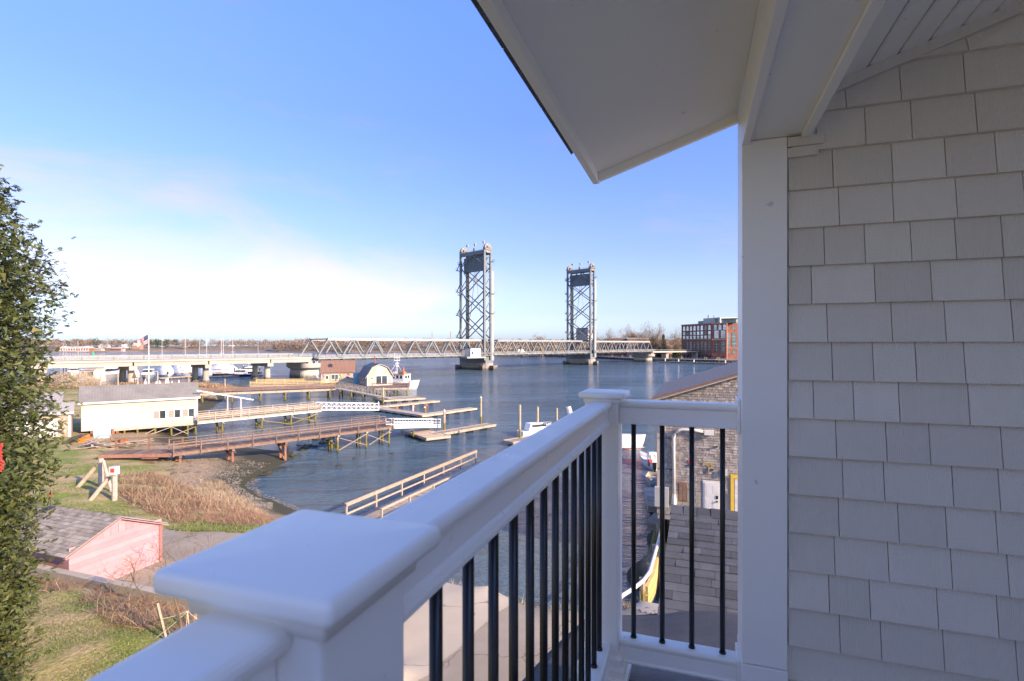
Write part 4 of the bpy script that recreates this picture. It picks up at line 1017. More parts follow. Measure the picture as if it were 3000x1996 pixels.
# lean-to garage to its left
G0 = WB0 + Vector((.3, -2.4, 0)); FG = frame(G0 - Vector((7.6, 5.8, 0)), G0 + Vector((.4,.3,0))); LG = 9.9
ga = thing("shingled_garage", FG @ Vector((0,0,1.6)), "low brown-shingled garage with a wide white door, half behind the cedar", "garage")
MB(FG).prism([(0,1.5),(5.5,1.5),(5.5,5.0),(2.2,5.35),(0,4.55)], 'x', 0, LG).build("wall", M['cedar2'], ga)
mb = MB(FG); z = 1.6
while z < 4.25:
    x = 5.2
    while x < LG-.25:
        w_ = rng.uniform(.1,.2); mb.prism([(-.03, z), (-.002, z), (-.002, z+.17), (-.008, z+.17)], 'x', x, min(x+w_-.012, LG-.2)); x += w_
    z += .165
mb.build("wall_shingles", M['cedar2'], ga, kind="stuff", fix=False)
MB(FG).prism([(-.3,4.5),(2.2,5.38),(2.2,5.5),(-.3,4.6)], 'x', -.3, LG+.3).prism([(2.201,5.38),(5.6,6.4),(5.6,6.5),(2.201,5.5)], 'x', -.3, LG-.9).build("roof", M['bldsh'], ga)
MB(FG).box(-.3, LG+.3, -.36, -.305, 4.3, 4.6).box(LG-.22, LG+.03, -.06, .1, 1.6, 4.3).build("trim_board", M['whitewood'], ga)
MB(FG).box(4.6, LG-1.15, -.09, -.035, 1.62, 3.75).build("door_frame", M['whitewood'], ga)
for i in range(5): MB(FG).box(4.72, LG-1.28, -.12, -.092, 1.68+i*.405, 1.68+i*.405+.39).build("door_panel", M['whitewood'], ga)

# --- brown-roofed shack and gambrel boathouse
FS_ = frame((-51.6, 142.2, 0), yaw=R(14)); sh = gable_house("fishing_shack", "shingled shack with rusty brown roof and skylight, buoys hung on its wall", FS_, 8.6, 6.0, 2.0, 5.1, 2.9, M['cedarw'], M['brownroof'], over=.3)
MB(FS_).box(-.02, 8.62, -.08, -.01, 4.85, 5.08).build("eave_board", M['whitewood'], sh)
window(sh, FS_, 2.7, 4.4, 3.1, 4.3, -.01, 2, glass=M['glass_g'], fw=.12); MB(FS_).box(1.1, 2.0, -.07, -.01, 2.1, 4.2).build("door", M['whitewood'], sh)
dw = MB(FS_).box(1.3, 1.8, -.09, -.072, 3.2, 4.0).build("door_window", M['glass'], sh)
MB(FS_).prism([(.95,6.3+.12),(1.75,7.1+.09),(1.75,7.22),(.95,6.53)], 'x', 1.9, 2.8).build("skylight", M['glass'], sh)
mats = [M['red'], M['yellow'], M['blue'], M['whitewood'], M['green'], M['redfloat']]
for i in range(22):
    x = [rng.uniform(.1,1.0), rng.uniform(4.6,5.4), rng.uniform(6.4,8.4)][i % 3]; z = rng.uniform(2.9,4.5)
    MB(FS_).cyl((x,-.12,z),(x,-.12,z+.38),.1,.07,6).build("hanging_buoy", mats[i % 6], sh)
FBH = frame((-35.7, 129.8, 0), yaw=R(29)); bh = thing("boathouse", FBH @ Vector((0,0,2.3)), "white-trimmed shingled boathouse with dark gambrel roof and glass doors", "building")
BW, BD = 6.2, 8.2; gam = [(0,4.6),(1.25,6.75),(BW/2,7.5),(BW-1.25,6.75),(BW,4.6)]
MB(FBH).prism([(0,2.3),(BW,2.3)] + gam[::-1], 'y', 0, BD).build("wall", M['cedarw'], bh)
g2 = [(-.5,4.2),(1.15,6.84),(BW/2,7.62),(BW-1.15,6.84),(BW+.5,4.2)]
for i in range(4):
    (xa, za), (xb, zb_) = g2[i], g2[i+1]; MB(FBH).prism([(xa,za),(xb,zb_),(xb,zb_+.14),(xa,za+.14)], 'y', -.25, BD+.25).build("roof", M['dark'], bh)
    MB(FBH).beam((xa,-.29,za+.02),(xb,-.29,zb_+.02),.07,.26,(0,1,0)).build("rake_board", M['whitewood'], bh)
MB(FBH).box(-.06,.12,-.05,.02,2.35,4.95).box(BW-.12,BW+.06,-.05,.02,2.35,4.95).box(-.05,-.01,.0,BD,4.0,4.25).build("trim_board", M['whitewood'], bh)
MB(FBH).box(2.4,3.8,-.06,-.01,5.45,7.0).build("loft_door", M['whitewood'], bh)
window(bh, FBH, 2.2, 4.9, 2.55, 4.65, -.01, 2, glass=M['glass'], fw=.16, name="glass_door")
MB(FBH).box(2.0,5.1,-.07,-.065,4.82,5.12).build("door_lintel", M['whitewood'], bh)
window(bh, FBH, .95, 1.35, 3.9, 4.3, -.01, 1, fw=.16); window(bh, FBH, 5.35, 5.6, 3.9, 4.2, -.01, 1, fw=.1); window(bh, FBH, 5.35, 5.6, 3.3, 3.6, -.01, 1, fw=.1)
FSD = FBH @ Matrix.Translation((0, BD, 0)) @ Matrix.Rotation(R(-90), 4, 'Z')
for x in (1.2, 4.3): window(bh, FSD, x, x+.7, 3.0, 4.4, -.01, 1, fw=.12)
MB(FBH).cyl((2.9,4.2,7.2),(2.9,4.2,9.6),.16,.16,8).build("stove_pipe", M['rust'], bh)
# crate stack between
tq = at_y(1049,1117,139); tq.z = 2.1
tc_ = MB(frame(tq, yaw=R(20))).box(-1.1,1.1,0,2,0,3.0)
for i in range(4): tc_.box(-1.16,1.16,-.05,-.002,.15+i*.72,.7+i*.72)
o = tc_.build("trap_stack", M['teal'], origin=tq); tag(o, "stack of pale blue lobster traps between the shack and the boathouse", "traps")
p = at(942,1112,2.0)+Vector((0,-1,0)); o = thing("deck_chair", p, "white slatted deck chair at the yellow wharf's shack end", "chair")
MB().box(p.x-.5,p.x+.4,p.y-.4,p.y+.4,p.z+.42,p.z+.48).build("seat", M['whitewood'], o)
for i in range(4): MB().beam((p.x-.6+.02*i, p.y-.3+i*.2, p.z+.45),(p.x-1.1, p.y-.3+i*.2, p.z+1.35),.12,.03).build("back_slat", M['whitewood'], o)
for sx in (-.4,.3): 
    for sy in (-.35,.35): MB().box(p.x+sx-.04,p.x+sx+.04,p.y+sy-.04,p.y+sy+.04,p.z,p.z+.418).build("leg", M['whitewood'], o)

# --- right: grey shingled building
FK = Matrix.Translation((8.3, 30.0, 0)) @ Matrix.Rotation(-R(TH), 4, 'Z')
KW, KD, kb, ke, kr = 10.8, 12.2, 2.6, 9.45, 11.25
kb_ = thing("shingled_warehouse", FK @ Vector((0,0,2.9)), "tall weathered grey shingled building with slate roof, white door and yellow-trimmed shutter", "building")
MB(FK).prism([(0,kb),(KW,kb),(KW,ke),(KW/2,kr),(0,ke)], 'y', 0, KD).build("wall", M['cedar'], kb_)
mb = MB(FK); z = 4.35; row = 0; cnt = 0
shing = []
while z < 11.2:
    x = 0
    while x < 6.2:
        w_ = rng.uniform(.09, .24); x1 = min(x + w_ - .01, 6.2); xm = (x+x1)/2; topz = ke + (kr-ke) * min(xm, KW-xm)/(KW/2) - .1
        if z + .1 < topz and not (2.35 < xm < 3.42 and z < 5.0) and not (xm > 3.8 and z < 5.35):
            d = rng.uniform(.010, .030); dz = rng.uniform(-.008,.008)
            shing.append((x, x1, z+dz, min(z+.16, topz), d))
        x += w_
    z += .142
order = sorted(range(len(shing)), key=lambda i: abs(shing[i][0]-3) + abs(shing[i][2]-7)*.8)
big = set(order[:0])
for i, (x, x1, z0, z1, d) in enumerate(shing):
    mb.prism([(-d-.012, z0), (-.002, z0), (-.002, z1), (-.006, z1)], 'x', x, x1)
mb.build("wall_shingles", M['cedar'], kb_, kind="stuff", fix=False)
kk = (kr-ke)/(KW/2)
for sgn in (0, 1):                                    # roof in tilted shingle courses
    mb = MB(FK); n = 22; xa, xb = (-.3, KW/2) if sgn == 0 else (KW+.3, KW/2)
    MB(FK).prism([(xa, ke-.3*kk+.0), (xb, kr), (xb, kr+.1), (xa, ke-.3*kk+.1)], 'y', -.28, KD+.25).build("roof", M['bldsh'], kb_)
    for i in range(n):
        t0, t1 = i/n, (i+1)/n; x0, x1 = xa+(xb-xa)*t0, xa+(xb-xa)*t1; z0, z1 = ke-.3*kk+.1+(kr-ke+.3*kk)*t0, ke-.3*kk+.1+(kr-ke+.3*kk)*t1
        y = -.3
        while y < KD+.25:
            yw = rng.uniform(.28,.36); mb.prism([(x0, z0+.002), (x1, z1+.002), (x1, z1+.006), (x0, z0+.008)], 'y', y, min(y+yw-.006, KD+.27)); y += yw
    mb.build("roof_shingles", M['bldsh'], kb_, kind="stuff", fix=False)
MB(FK).beam((-.32,-.3,ke-.3*kk-.05),(KW/2,-.3,kr-.05+.0),.05,.22,(0,1,0)).build("rake_board", M['cedarw'], kb_)
MB(FK).beam((-.34,-.335,ke-.3*kk+.09),(KW/2,-.335,kr+.09),.05,.05,(0,1,0)).build("rake_edge", M['rust'], kb_)
MB(FK).box(-.03,.12,-.04,.0,2.9,ke-.05).build("corner_board", M['cedarw'], kb_)
dr = MB(FK).box(2.42,3.36,-.05,.0,2.9,4.98).build("door_frame", M['whitewood'], kb_)
dd = MB(FK).box(2.52,3.26,-.075,-.052,2.9,4.88).build("door", M['whitewood'], kb_)
MB(FK).cyl((3.16,-.075,3.88),(3.16,-.14,3.88),.045,.045,10).box(3.11,3.21,-.1,-.078,4.02,4.2).build("door_handle", M['black'], dd)
mb = MB(FK)
for (xa_, xb_, za_, zb_) in ((2.6,2.86,4.1,4.75),(2.92,3.18,4.3,4.75),(2.6,2.86,3.0,3.95),(2.92,3.05,3.0,3.95)): mb.box(xa_, xb_, -.082, -.0765, za_, zb_)
mb.build("door_moulding", M['whitewood'], dd)
MB(FK).box(3.85,7.2,-.07,.0,5.22,5.42).box(3.85,4.03,-.065,.0,2.9,5.218).build("shutter_frame", M['yellow'], kb_)
st = thing; 
for i in range(19): MB(FK).prism([(-.06,2.95+i*.118),(-.02,2.95+i*.118),(-.02,3.065+i*.118),(-.045,3.06+i*.118)],'x',4.06,7.0).build("shutter_slat", M['whitewood'], kb_)
pipe = [(.9,-.12,3.9),(.88,-.14,7.25)] + [(.88+.5*(1-math.cos(a)),-.14,7.25+.5*math.sin(a)) for a in (.4,.8,1.2,1.57)] + [(2.0,-.14,7.74),(2.55,-.14,7.68)]
MB(FK).path(pipe, .085, 10).build("vent_pipe", M['whitewood'], kb_, smooth=True)
MB(FK).box(2.5,3.0,-.24,-.05,7.52,7.78).build("pipe_outlet", M['whitewood'], kb_)
MB(FK).cyl((.9,-.14,3.55),(.9,-.14,4.1),.16,.1,10).build("pipe_foot", M['whitewood'], kb_)
MB(FK).box(-.15,.62,-.3,-.03,3.35,4.45).build("electrical_box", M['grey'], kb_, bevel=.01)
MB(FK).box(.3,.42,-.12,-.04,7.6,8.6).build("downpipe", M['whitewood'], kb_)
MB(FK).box(1.12,1.6,-.05,-.01,3.7,4.75).build("plywood_patch", M['rust'], kb_)
MB(FK).box(1.17,1.36,-.062,-.052,3.78,4.68).box(1.38,1.56,-.062,-.052,3.78,4.68).build("plywood_board", M['brownwood'], kb_)
MB(FK).box(1.66,1.9,-.07,-.01,5.85,6.03).build("meter_box", M['red'], kb_); MB(FK).box(1.68,1.88,-.08,-.072,5.73,5.845).build("meter_face", M['blue'], kb_)
mb = MB(FK)
for i in range(8): mb.box(2.42+i*.07,2.46+i*.07,-.06,-.01,5.78+(i%3)*.03,5.98)
mb.box(2.42,2.95,-.055,-.02,5.84,5.87).box(2.7,2.76,-.1,-.02,5.4,5.75); mb.build("trellis_rack", M['yellowwood'], kb_)
MB(FK).box(3.42,3.66,-.16,-.01,5.35,5.65).build("wall_light", M['whitewood'], kb_)
MB(FK).cyl((3.15,-.01,6.9),(3.15,-.14,6.88),.05,.05,8).build("camera_lamp", M['dark'], kb_)
MB(FK).cyl((2.9,-.01,5.6),(2.9,-.1,5.6),.07,.07,8).build("round_vent", M['dark'], kb_)
for z in (5.45, 7.2): MB(FK).box(.05,.86,-.07,-.04,z,z+.03).build("pipe_strap", M['dark'], kb_)
mb = MB(FK); z = 2.9; row = 0
while z < 4.3:                                        # bare block base courses
    x = .05 + (row % 2) * .1
    while x < 2.3: mb.box(x, min(x+.38, 2.32), -.035-rng.uniform(0,.012), -.003, z, z+.185); x += .4
    z += .2; row += 1
mb.build("block_base", M['concrete'], kb_, kind="stuff", fix=False)
# ================================================================ THE BALCONY (local frame: x = b along the end rail, y = a along the long rail, z from eye level)
HF = Matrix.Translation((0, 0, CAMZ)) @ Matrix.Rotation(-R(TH), 4, 'Z')
def HW(b, a, z=0): return HF @ Vector((b, a, z))
def arc(cx, cz, r, a0, a1, n=5): return [(cx + r*math.cos(R(a0+(a1-a0)*i/n)), cz + r*math.sin(R(a0+(a1-a0)*i/n))) for i in range(n+1)]
DECKZ = -1.28
# posts
def rail_post(b, a, label):
    o = thing("railing_post", HW(b, a, DECKZ), label, "railing post", "white railing posts"); w = .0635
    MB(HF).box(b-w, b+w, a-w, a+w, DECKZ, -.218).build("sleeve", M['vinyl'], o, bevel=.006, seg=3)
    c = .092; b_post = b; b = b + .004
    def rg(h, z, r=.014):
        pts = []
        for cx, cy, a0 in ((1,1,0),(-1,1,90),(-1,-1,180),(1,-1,270)):
            for k in range(5):
                t = R(a0+90*k/4); pts.append((b + cx*(h-r)+r*math.cos(t), a + cy*(h-r)+r*math.sin(t), z))
        return pts
    MB(HF).loft([rg(.064,-.224,.004),rg(.069,-.222,.004),rg(.070,-.212,.004),rg(.072,-.206,.005),rg(.082,-.204,.006),rg(.0865,-.201,.006),rg(.0875,-.196,.006),rg(.0875,-.189,.006),rg(.0865,-.1855,.006),rg(.085,-.1835,.006),rg(.082,-.1822,.006),rg(.078,-.1818,.006),rg(.02,-.180,.004)]).build("cap", M['vinyl'], o, smooth=True)
    b = b_post
    MB(HF).loft([rg(.100,DECKZ+.001,.01),rg(.100,DECKZ+.03,.01),rg(.092,DECKZ+.036,.01),rg(.090,DECKZ+.06,.01),rg(.080,DECKZ+.072,.01),rg(.078,DECKZ+.095,.01),rg(.066,DECKZ+.103,.01)]).build("base_skirt", M['vinyl'], o)
    return o
rail_post(-.333, .393, "near white railing post with wide flat cap, blurred in the foreground")
rail_post(-.338, 2.07, "corner white railing post where the long rail meets the short one")
TOP = [(-.031,-.288),(-.036,-.296),(-.036,-.303),(.036,-.303),(.036,-.296),(.031,-.288),(.025,-.283),(.025,-.252),(.025,-.243),(.031,-.238),(.038,-.236),(.040,-.231)] + arc(.030,-.226,.011,0,90,4) + arc(-.030,-.226,.011,90,180,4) + [(-.040,-.231),(-.038,-.236),(-.031,-.238),(-.025,-.243),(-.025,-.283)]
BOT = [(-.030,-1.222),(.030,-1.222),(.034,-1.214),(.027,-1.207),(.027,-1.160),(.033,-1.150)] + arc(.026,-1.142,.009,0,90,3) + arc(-.026,-1.142,.009,90,180,3) + [(-.033,-1.150),(-.027,-1.160),(-.027,-1.207),(-.034,-1.214)]
def railing(name, label, axis, off, t0, t1, bal):
    mid = (t0+t1)/2; o = thing(name, HW(off, mid, DECKZ) if axis == 'y' else HW(mid, off, DECKZ), label, "railing", "white balcony railings with black balusters")
    MB(HF).prism([(off+a, z) for a, z in TOP], axis, t0, t1).build("top_rail", M['vinyl'], o)
    MB(HF).prism([(off+a, z) for a, z in BOT], axis, t0, t1).build("bottom_rail", M['vinyl'], o)
    for t in bal:
        p, q = ((off, t, -1.134), (off, t, -.3)) if axis == 'y' else ((t, off, -1.134), (t, off, -.3))
        MB(HF).cyl(p, q, .0095, n=14).build("baluster", M['black'], o, smooth=True)
        MB(HF).cyl(p, (p[0], p[1], -1.124), .0125, .0105, n=14).build("baluster_foot", M['black'], o)
    for t in (t0 + .003, t1 - .003): pass
    return o
railing("long_railing", "long white balcony rail with black balusters running from the near post to the corner post", 'y', -.335, .4575, 2.0055, [.538 + .1088*k for k in range(14)])
railing("near_railing", "blurred stretch of white rail at the lower left, before the near post", 'y', -.335, -1.6, .3285, [.25 - .1088*k for k in range(17)])
railing("short_railing", "short white end rail with four black balusters between corner post and pillar", 'x', 2.08, -.2735, .152, [-.2238, -.1173, -.0108, .0961])
# pillar and end wall
ew = thing("house_wall", HW(.6, 2.07, DECKZ), "grey cedar-look shingle siding on the house end wall at the right", "wall")
MB(HF).box(.295, 3.2, 1.995, 2.16, DECKZ-.3, 2.2).build("wall_core", M['siding'], ew)
pz0, pz1 = DECKZ + .185, .698
pil = thing("pillar", HW(.22, 2.07, DECKZ), "tall white boxed pillar between the end rail and the shingled wall", "pillar")
MB(HF).box(.1535, .2935, 1.972, 2.165, pz0+.001, pz1).build("casing", M['white'], pil, bevel=.002)
MB(HF).box(.1525, .2945, 1.966, 2.168, DECKZ, pz0-.002).build("pillar_base", M['white'], pil, bevel=.002)
MB(HF).box(.143, .1532, 2.02, 2.15, -.315, -.195).build("rail_bracket", M['vinyl'], pil, bevel=.003)
MB(HF).box(.143, .1532, 2.02, 2.15, -1.23, -1.12).build("rail_bracket", M['vinyl'], pil, bevel=.003)
ceil_z = lambda b: .862 + .333 * (b - .435)
row = 0; z0 = .517 - .127 * 13
R2 = np.random.default_rng(11)
while z0 < 1.2:
    b = .297; first = True
    while b < 1.30:
        w_ = R2.choice([.115, .125, .14, .15, .165, .18]) if not first else R2.uniform(.04, .16); first = False
        b1 = min(b + w_, 1.3); zt = z0 + .137; lim = min(ceil_z(b), ceil_z(b1)) - .04
        if z0 < -1.12: b = b1; continue
        if b1 < .48: lim = min(lim, .60) if b1 < .40 else lim
        zl, zr = min(zt, ceil_z(b)-.03), min(zt, ceil_z(b1)-.03)
        if b < .36: zl = min(zl, .655); zr = min(zr, .655 if b1 < .37 else zr)
        if zl > z0 + .004 or zr > z0 + .004:
            zl = max(zl, z0+.002); zr = max(zr, z0+.002); g = .0013; e = R2.uniform(0, .0015)
            ya = 1.9945; yb0 = 1.9710 - e; yb1 = 1.9905
            m = MB(HF)
            m.add([(b+g, yb0, z0), (b1-g, yb0, z0), (b1-g, yb1, zr), (b+g, yb1, zl), (b+g, ya, z0), (b1-g, ya, z0), (b1-g, ya, zr), (b+g, ya, zl)],
                  [(0,1,2,3),(7,6,5,4),(0,4,5,1),(1,5,6,2),(2,6,7,3),(3,7,4,0)])
            c = HF @ Vector(((b+b1)/2, 1.99, z0))
            m.build("siding_shingle", M['siding'], ew, origin=c)
        b = b1
    z0 += .127; row += 1
MB(HF).box(.2945, 1.3, 1.970, 1.990, DECKZ, -1.135).build("base_trim", M['siding'], ew)
MB(HF).prism([(.36, ceil_z(.36)-.036), (1.9, ceil_z(1.9)-.036), (1.9, ceil_z(1.9)-.002), (.36, ceil_z(.36)-.002)], 'y', 1.968, 1.993).build("ceiling_trim", M['siding'], ew)
MB(HF).box(.2945, .40, 1.964, 1.993, .662, .692).build("corner_trim", M['siding'], ew)
MB(HF).box(.2945, .385, 1.970, 1.993, .628, .658).build("corner_trim", M['siding'], ew)
# header beam: two trim boards and the panel between them
hb = thing("header_beam", HW(.25, 0, .7), "white boxed header beam running overhead to the pillar", "beam")
MB(HF).box(.153, .178, .45, 2.163, .686, .872).build("trim_board", M['white'], hb, bevel=.0015)
MB(HF).box(.334, .361, .45, 1.962, .686, .834).build("trim_board", M['white'], hb, bevel=.0015)
MB(HF).box(.179, .333, .45, 2.163, .7, .84).build("panel", M['soffit'], hb)
# eave soffit, fascia and roof
ro = thing("porch_roof", HW(.2, 0, .8), "white soffit and fascia of the porch roof projecting over the rail", "roof")
sl = .322; sz = lambda b: .87 + sl * (b - .153)
MB(HF).prism([(-.3705, sz(-.3705)), (.1525, sz(.1525)), (.1525, sz(.1525)+.02), (-.3705, sz(-.3705)+.02)], 'y', .45, 2.143).build("soffit_panel", M['soffit'], ro)
MB(HF).box(-.397, -.371, .45, 2.168, .663, .80).build("fascia", M['white'], ro, bevel=.0015)
MB(HF).prism([(-.3705, sz(-.3705)-.033), (.152, sz(.152)-.033), (.152, sz(.152)+.1), (-.3705, sz(-.3705)+.1)], 'y', 2.144, 2.167).build("end_fascia", M['white'], ro, bevel=.0015)
rfz = lambda b: .815 + sl * (b + .397)
MB(HF).prism([(-.43, rfz(-.43)), (4.2, rfz(4.2)), (4.2, rfz(4.2)+.02), (-.43, rfz(-.43)+.02)], 'y', .45, 2.17).build("roof_deck", M['dark'], ro)
for k in range(5):
    mb = MB(HF); y = .45
    b = -.452 + k*.14
    while y < 1.98:
        w_ = rng.uniform(.16,.36); mb.prism([(b, rfz(b)-.062+k*.001 if k == 0 else rfz(b)+.021),(b+.15, rfz(b+.15)+.022),(b+.15, rfz(b+.15)+.028),(b, rfz(b)-.050 if k == 0 else rfz(b)+.034)], 'y', y, min(y+w_-.006, 2.0)); y += w_
    mb.build("roof_shingle_course", M['roofsh'], ro)
MB(HF).box(-.402,-.398,.45,2.168,.765,.84).build("drip_edge", M['dark'], ro)
# beadboard ceiling over the balcony: boards with real joints
ce = thing("beadboard_ceiling", HW(1, 0, 1), "shaded white beadboard ceiling over the balcony at top right", "ceiling")
b = .3615; i = 0
while b < 2.15:
    b1 = b + .082; MB(HF).prism([(b+.003, ceil_z(b)+.004), (b+.010, ceil_z(b+.01)-.002),(b1-.006, ceil_z(b1-.006)-.002), (b1-.001, ceil_z(b1)+.004), (b1-.001, ceil_z(b1)+.014), (b+.003, ceil_z(b)+.014)], 'y', .45, 1.99).build("ceiling_board", M['soffit'], ce)
    b = b1
MB(HF).prism([(.36, ceil_z(.36)+.016),(2.18, ceil_z(2.18)+.016),(2.18, ceil_z(2.18)+.03),(.36, ceil_z(.36)+.03)], 'y', .45, 1.99).build("ceiling_backing", M['soffit'], ce)
# deck boards and house body beside and behind the viewer
dk = thing("balcony_deck", HW(.3, .5, DECKZ-.05), "brown composite balcony deck boards below the rails", "deck")
a = -3.0
while a < 2.32:
    bmax = 2.19 if a < 2.1 else .03
    MB(HF).box(-.45, bmax, a+.003, min(a+.137, 2.34), DECKZ-.026, DECKZ-.001).build("deck_board", M['deckboard'], dk); a += .14
MB(HF).box(-.47, -.452, -3, 2.35, DECKZ-.3, DECKZ).box(-.45, .03, 2.342, 2.36, DECKZ-.3, DECKZ).box(-.44, 1.6, -3, 2.1, DECKZ-.2, DECKZ-.03).build("deck_frame", M['deckboard'], dk)
hs_ = thing("house", HW(4, -3, -9.5), "house body added beside the balcony to block the sun, mostly out of view", "house")
MB(HF).box(2.2, 7.6, -9, 2.1, -9.7, 1.45).build("wall", M['white'], hs_)  # unseen wall, placed to keep sun off the balcony, white for bounce
MB(HF).box(-.3, 1.619, -9, -3.2, -9.7, -1.35).build("wall", M['siding'], hs_)
MB(HF).prism([(2.15, rfz(2.15)+.03), (4.2, rfz(4.2)+.03), (4.2, rfz(4.2)+.2), (2.15, rfz(2.15)+.05)], 'y', -9, .44).prism([(4.201, rfz(4.2)), (8.2, .8), (8.2, 1.0), (4.201, rfz(4.2)+.2)], 'y', -9, 2.17).build("roof", M['roofsh'], hs_)
MB(HF).box(.3, 7.6, 2.2, 6.9, -9.7, -3.6).box(.1, 7.6, 6.91, 9.8, -9.7, -3.6).build("lower_wall", M['siding'], hs_)
# lower wing roof seen through the short rail
lr = thing("wing_roof", HW(2, 8.3, -3.1), "dark granular asphalt shingle roof of the lower wing seen through the short rail", "roof")
rz = lambda a: -2.83 - .23 * (9.6 - a)
bl_ = lambda a: -.378 - .028 * (9.6 - a)
MB(HF).add([(bl_(9.6),9.6,rz(9.6)-.03),(6,9.6,rz(9.6)-.03),(6,6.6,rz(6.6)-.03),(bl_(6.6),6.6,rz(6.6)-.03),(bl_(9.6)+.05,9.6,rz(9.6)-.15),(6,9.6,rz(9.6)-.15),(6,6.6,rz(6.6)-.15),(bl_(6.6)+.05,6.6,rz(6.6)-.15)], [(0,1,2,3),(7,6,5,4),(0,3,7,4),(1,5,6,2),(0,4,5,1),(3,2,6,7)]).build("roof_deck", M['roofsh'], lr)
MB(HF).add([(bl_(9.6),9.601,rz(9.6)-.03),(6,9.601,rz(9.6)-.03),(6,10.3,rz(9.6)-.35),(bl_(9.6),10.3,rz(9.6)-.35),(0,9.601,rz(9.6)-.2),(6,9.601,rz(9.6)-.2),(6,10.25,rz(9.6)-.5),(0,10.25,rz(9.6)-.5)], [(0,1,2,3),(7,6,5,4),(0,3,7,4),(1,5,6,2),(0,4,5,1),(3,2,6,7)]).build("roof_deck", M['roofsh'], lr)
a = 6.55; k = 0
while a < 9.5:
    b = bl_(a) ; a1 = a + .175; i = 0; off = [.0, .21, .09, .27][k % 4]
    while b < 2.2:
        w_ = (.16 + off if i == 0 else R2.choice([.26, .33, .40])); b1 = b + w_
        lift = R2.choice([.006, .014]); sk = R2.uniform(-.008, .008)
        c = HF @ Vector((b, a, rz(a)))
        MB(HF).add([(b+.002,a+sk,rz(a)+.006+lift),(b1-.002,a-sk,rz(a)+.006+lift),(b1-.002,a1,rz(a1)+.002),(b+.002,a1,rz(a1)+.002),(b+.002,a+sk,rz(a)-.02),(b1-.002,a-sk,rz(a)-.02),(b1-.002,a1,rz(a1)-.02),(b+.002,a1,rz(a1)-.02)],
                   [(0,1,2,3),(7,6,5,4),(0,4,5,1),(1,5,6,2),(2,6,7,3),(3,7,4,0)]).build("roof_shingle", M['roofsh'], lr, origin=c)
        b = b1; i += 1
    a = a1; k += 1
b = -.40; i = 0
while b < 2.2:                                    # bent ridge caps
    w_ = .22; rzc = rz(9.6) + .012 + (i % 2)*.004
    MB(HF).add([(b,9.37,rz(9.37)+.014),(b+w_+.03,9.37,rz(9.37)+.006),(b+w_+.03,9.6,rzc+.012),(b,9.6,rzc+.022),(b,9.83,rzc-.09),(b+w_+.03,9.83,rzc-.1),(b,9.37,rz(9.37)-.02),(b+w_+.03,9.37,rz(9.37)-.02)], [(0,1,2,3),(3,2,5,4),(0,6,7,1)]).build("ridge_cap", M['roofsh'], lr, origin=HF @ Vector((b, 9.6, rzc)), fix=False); b += w_; i += 1
nr = thing("near_eave_roof", HW(1, 5.5, -3), "rounded near part of the asphalt shingle roof just below the short rail", "roof")
nz_ = lambda b, a: -3.43 + .27 * (7.1 - a) - .10*max(0, -b-.1)**1.2 + .05*math.sin(b*2.3+a) - (.16*max(0, a-6.7))
gb = np.arange(-1.25, 2.6, .09); ga_ = np.arange(2.7, 7.21, .09); V = []; 
for a in ga_:
    for b in gb:
        p = HF @ Vector((b, a + .12*math.sin(b*1.9), nz_(b, a))); V.append(p)
nb = len(gb); Fq = [(r*nb+i, r*nb+i+1, (r+1)*nb+i+1, (r+1)*nb+i) for r in range(len(ga_)-1) for i in range(nb-1)]
o = mesh_np("roof_surface", np.array(V), Fq, M['roofsh'], smooth=True); o.parent = nr; o.location = -nr.location
o.modifiers.new("thick", 'SOLIDIFY').thickness = -.06
k = 0; a = 3.0
while a < 7.0:                                    # overlapping courses running aslant
    b = -1.2
    while b < 2.3:
        w_ = R2.uniform(.3,.55); a_ = a + .38*b; b1 = b + w_; aa = a + .38*b1
        if 2.75 < a_ < 7.05 and 2.75 < aa < 7.05:
            MB(HF).beam((b+.004, a_, nz_(b,a_)+.006), (b1-.004, aa, nz_(b1,aa)+.006), .012 if (k+int(b*7)) % 3 else .03, .012).build("shingle_edge", M['roofsh'], nr)
        b = b1
    a += .62; k += 1
o = MB(HF).path([(.62,4.6,-2.62),(.62,4.9,-2.66),(.70,5.05,-2.68),(.95,5.1,-2.68)], .13, 12).box(.5,1.3,4.5,4.62,-2.85,-2.5).build("roof_vent", M['galv'], origin=HW(.6,4.9,-2.8), smooth=False); tag(o, "light grey metal vent elbow on the roof beside the pillar", "roof vent")
# ================================================================ YARD
rw = thing("retaining_wall", HW(-18, 13.4, -8.8), "low grey concrete retaining wall between the shaded yard and the pink shed", "wall")
b = -31
while b < -9.2:
    MB(HF).box(b+.01, b+1.19, 13.25, 13.55, -10.2, -8.68+rng.uniform(-.012,.012)).build("wall_block", M['concrete'], rw); b += 1.2
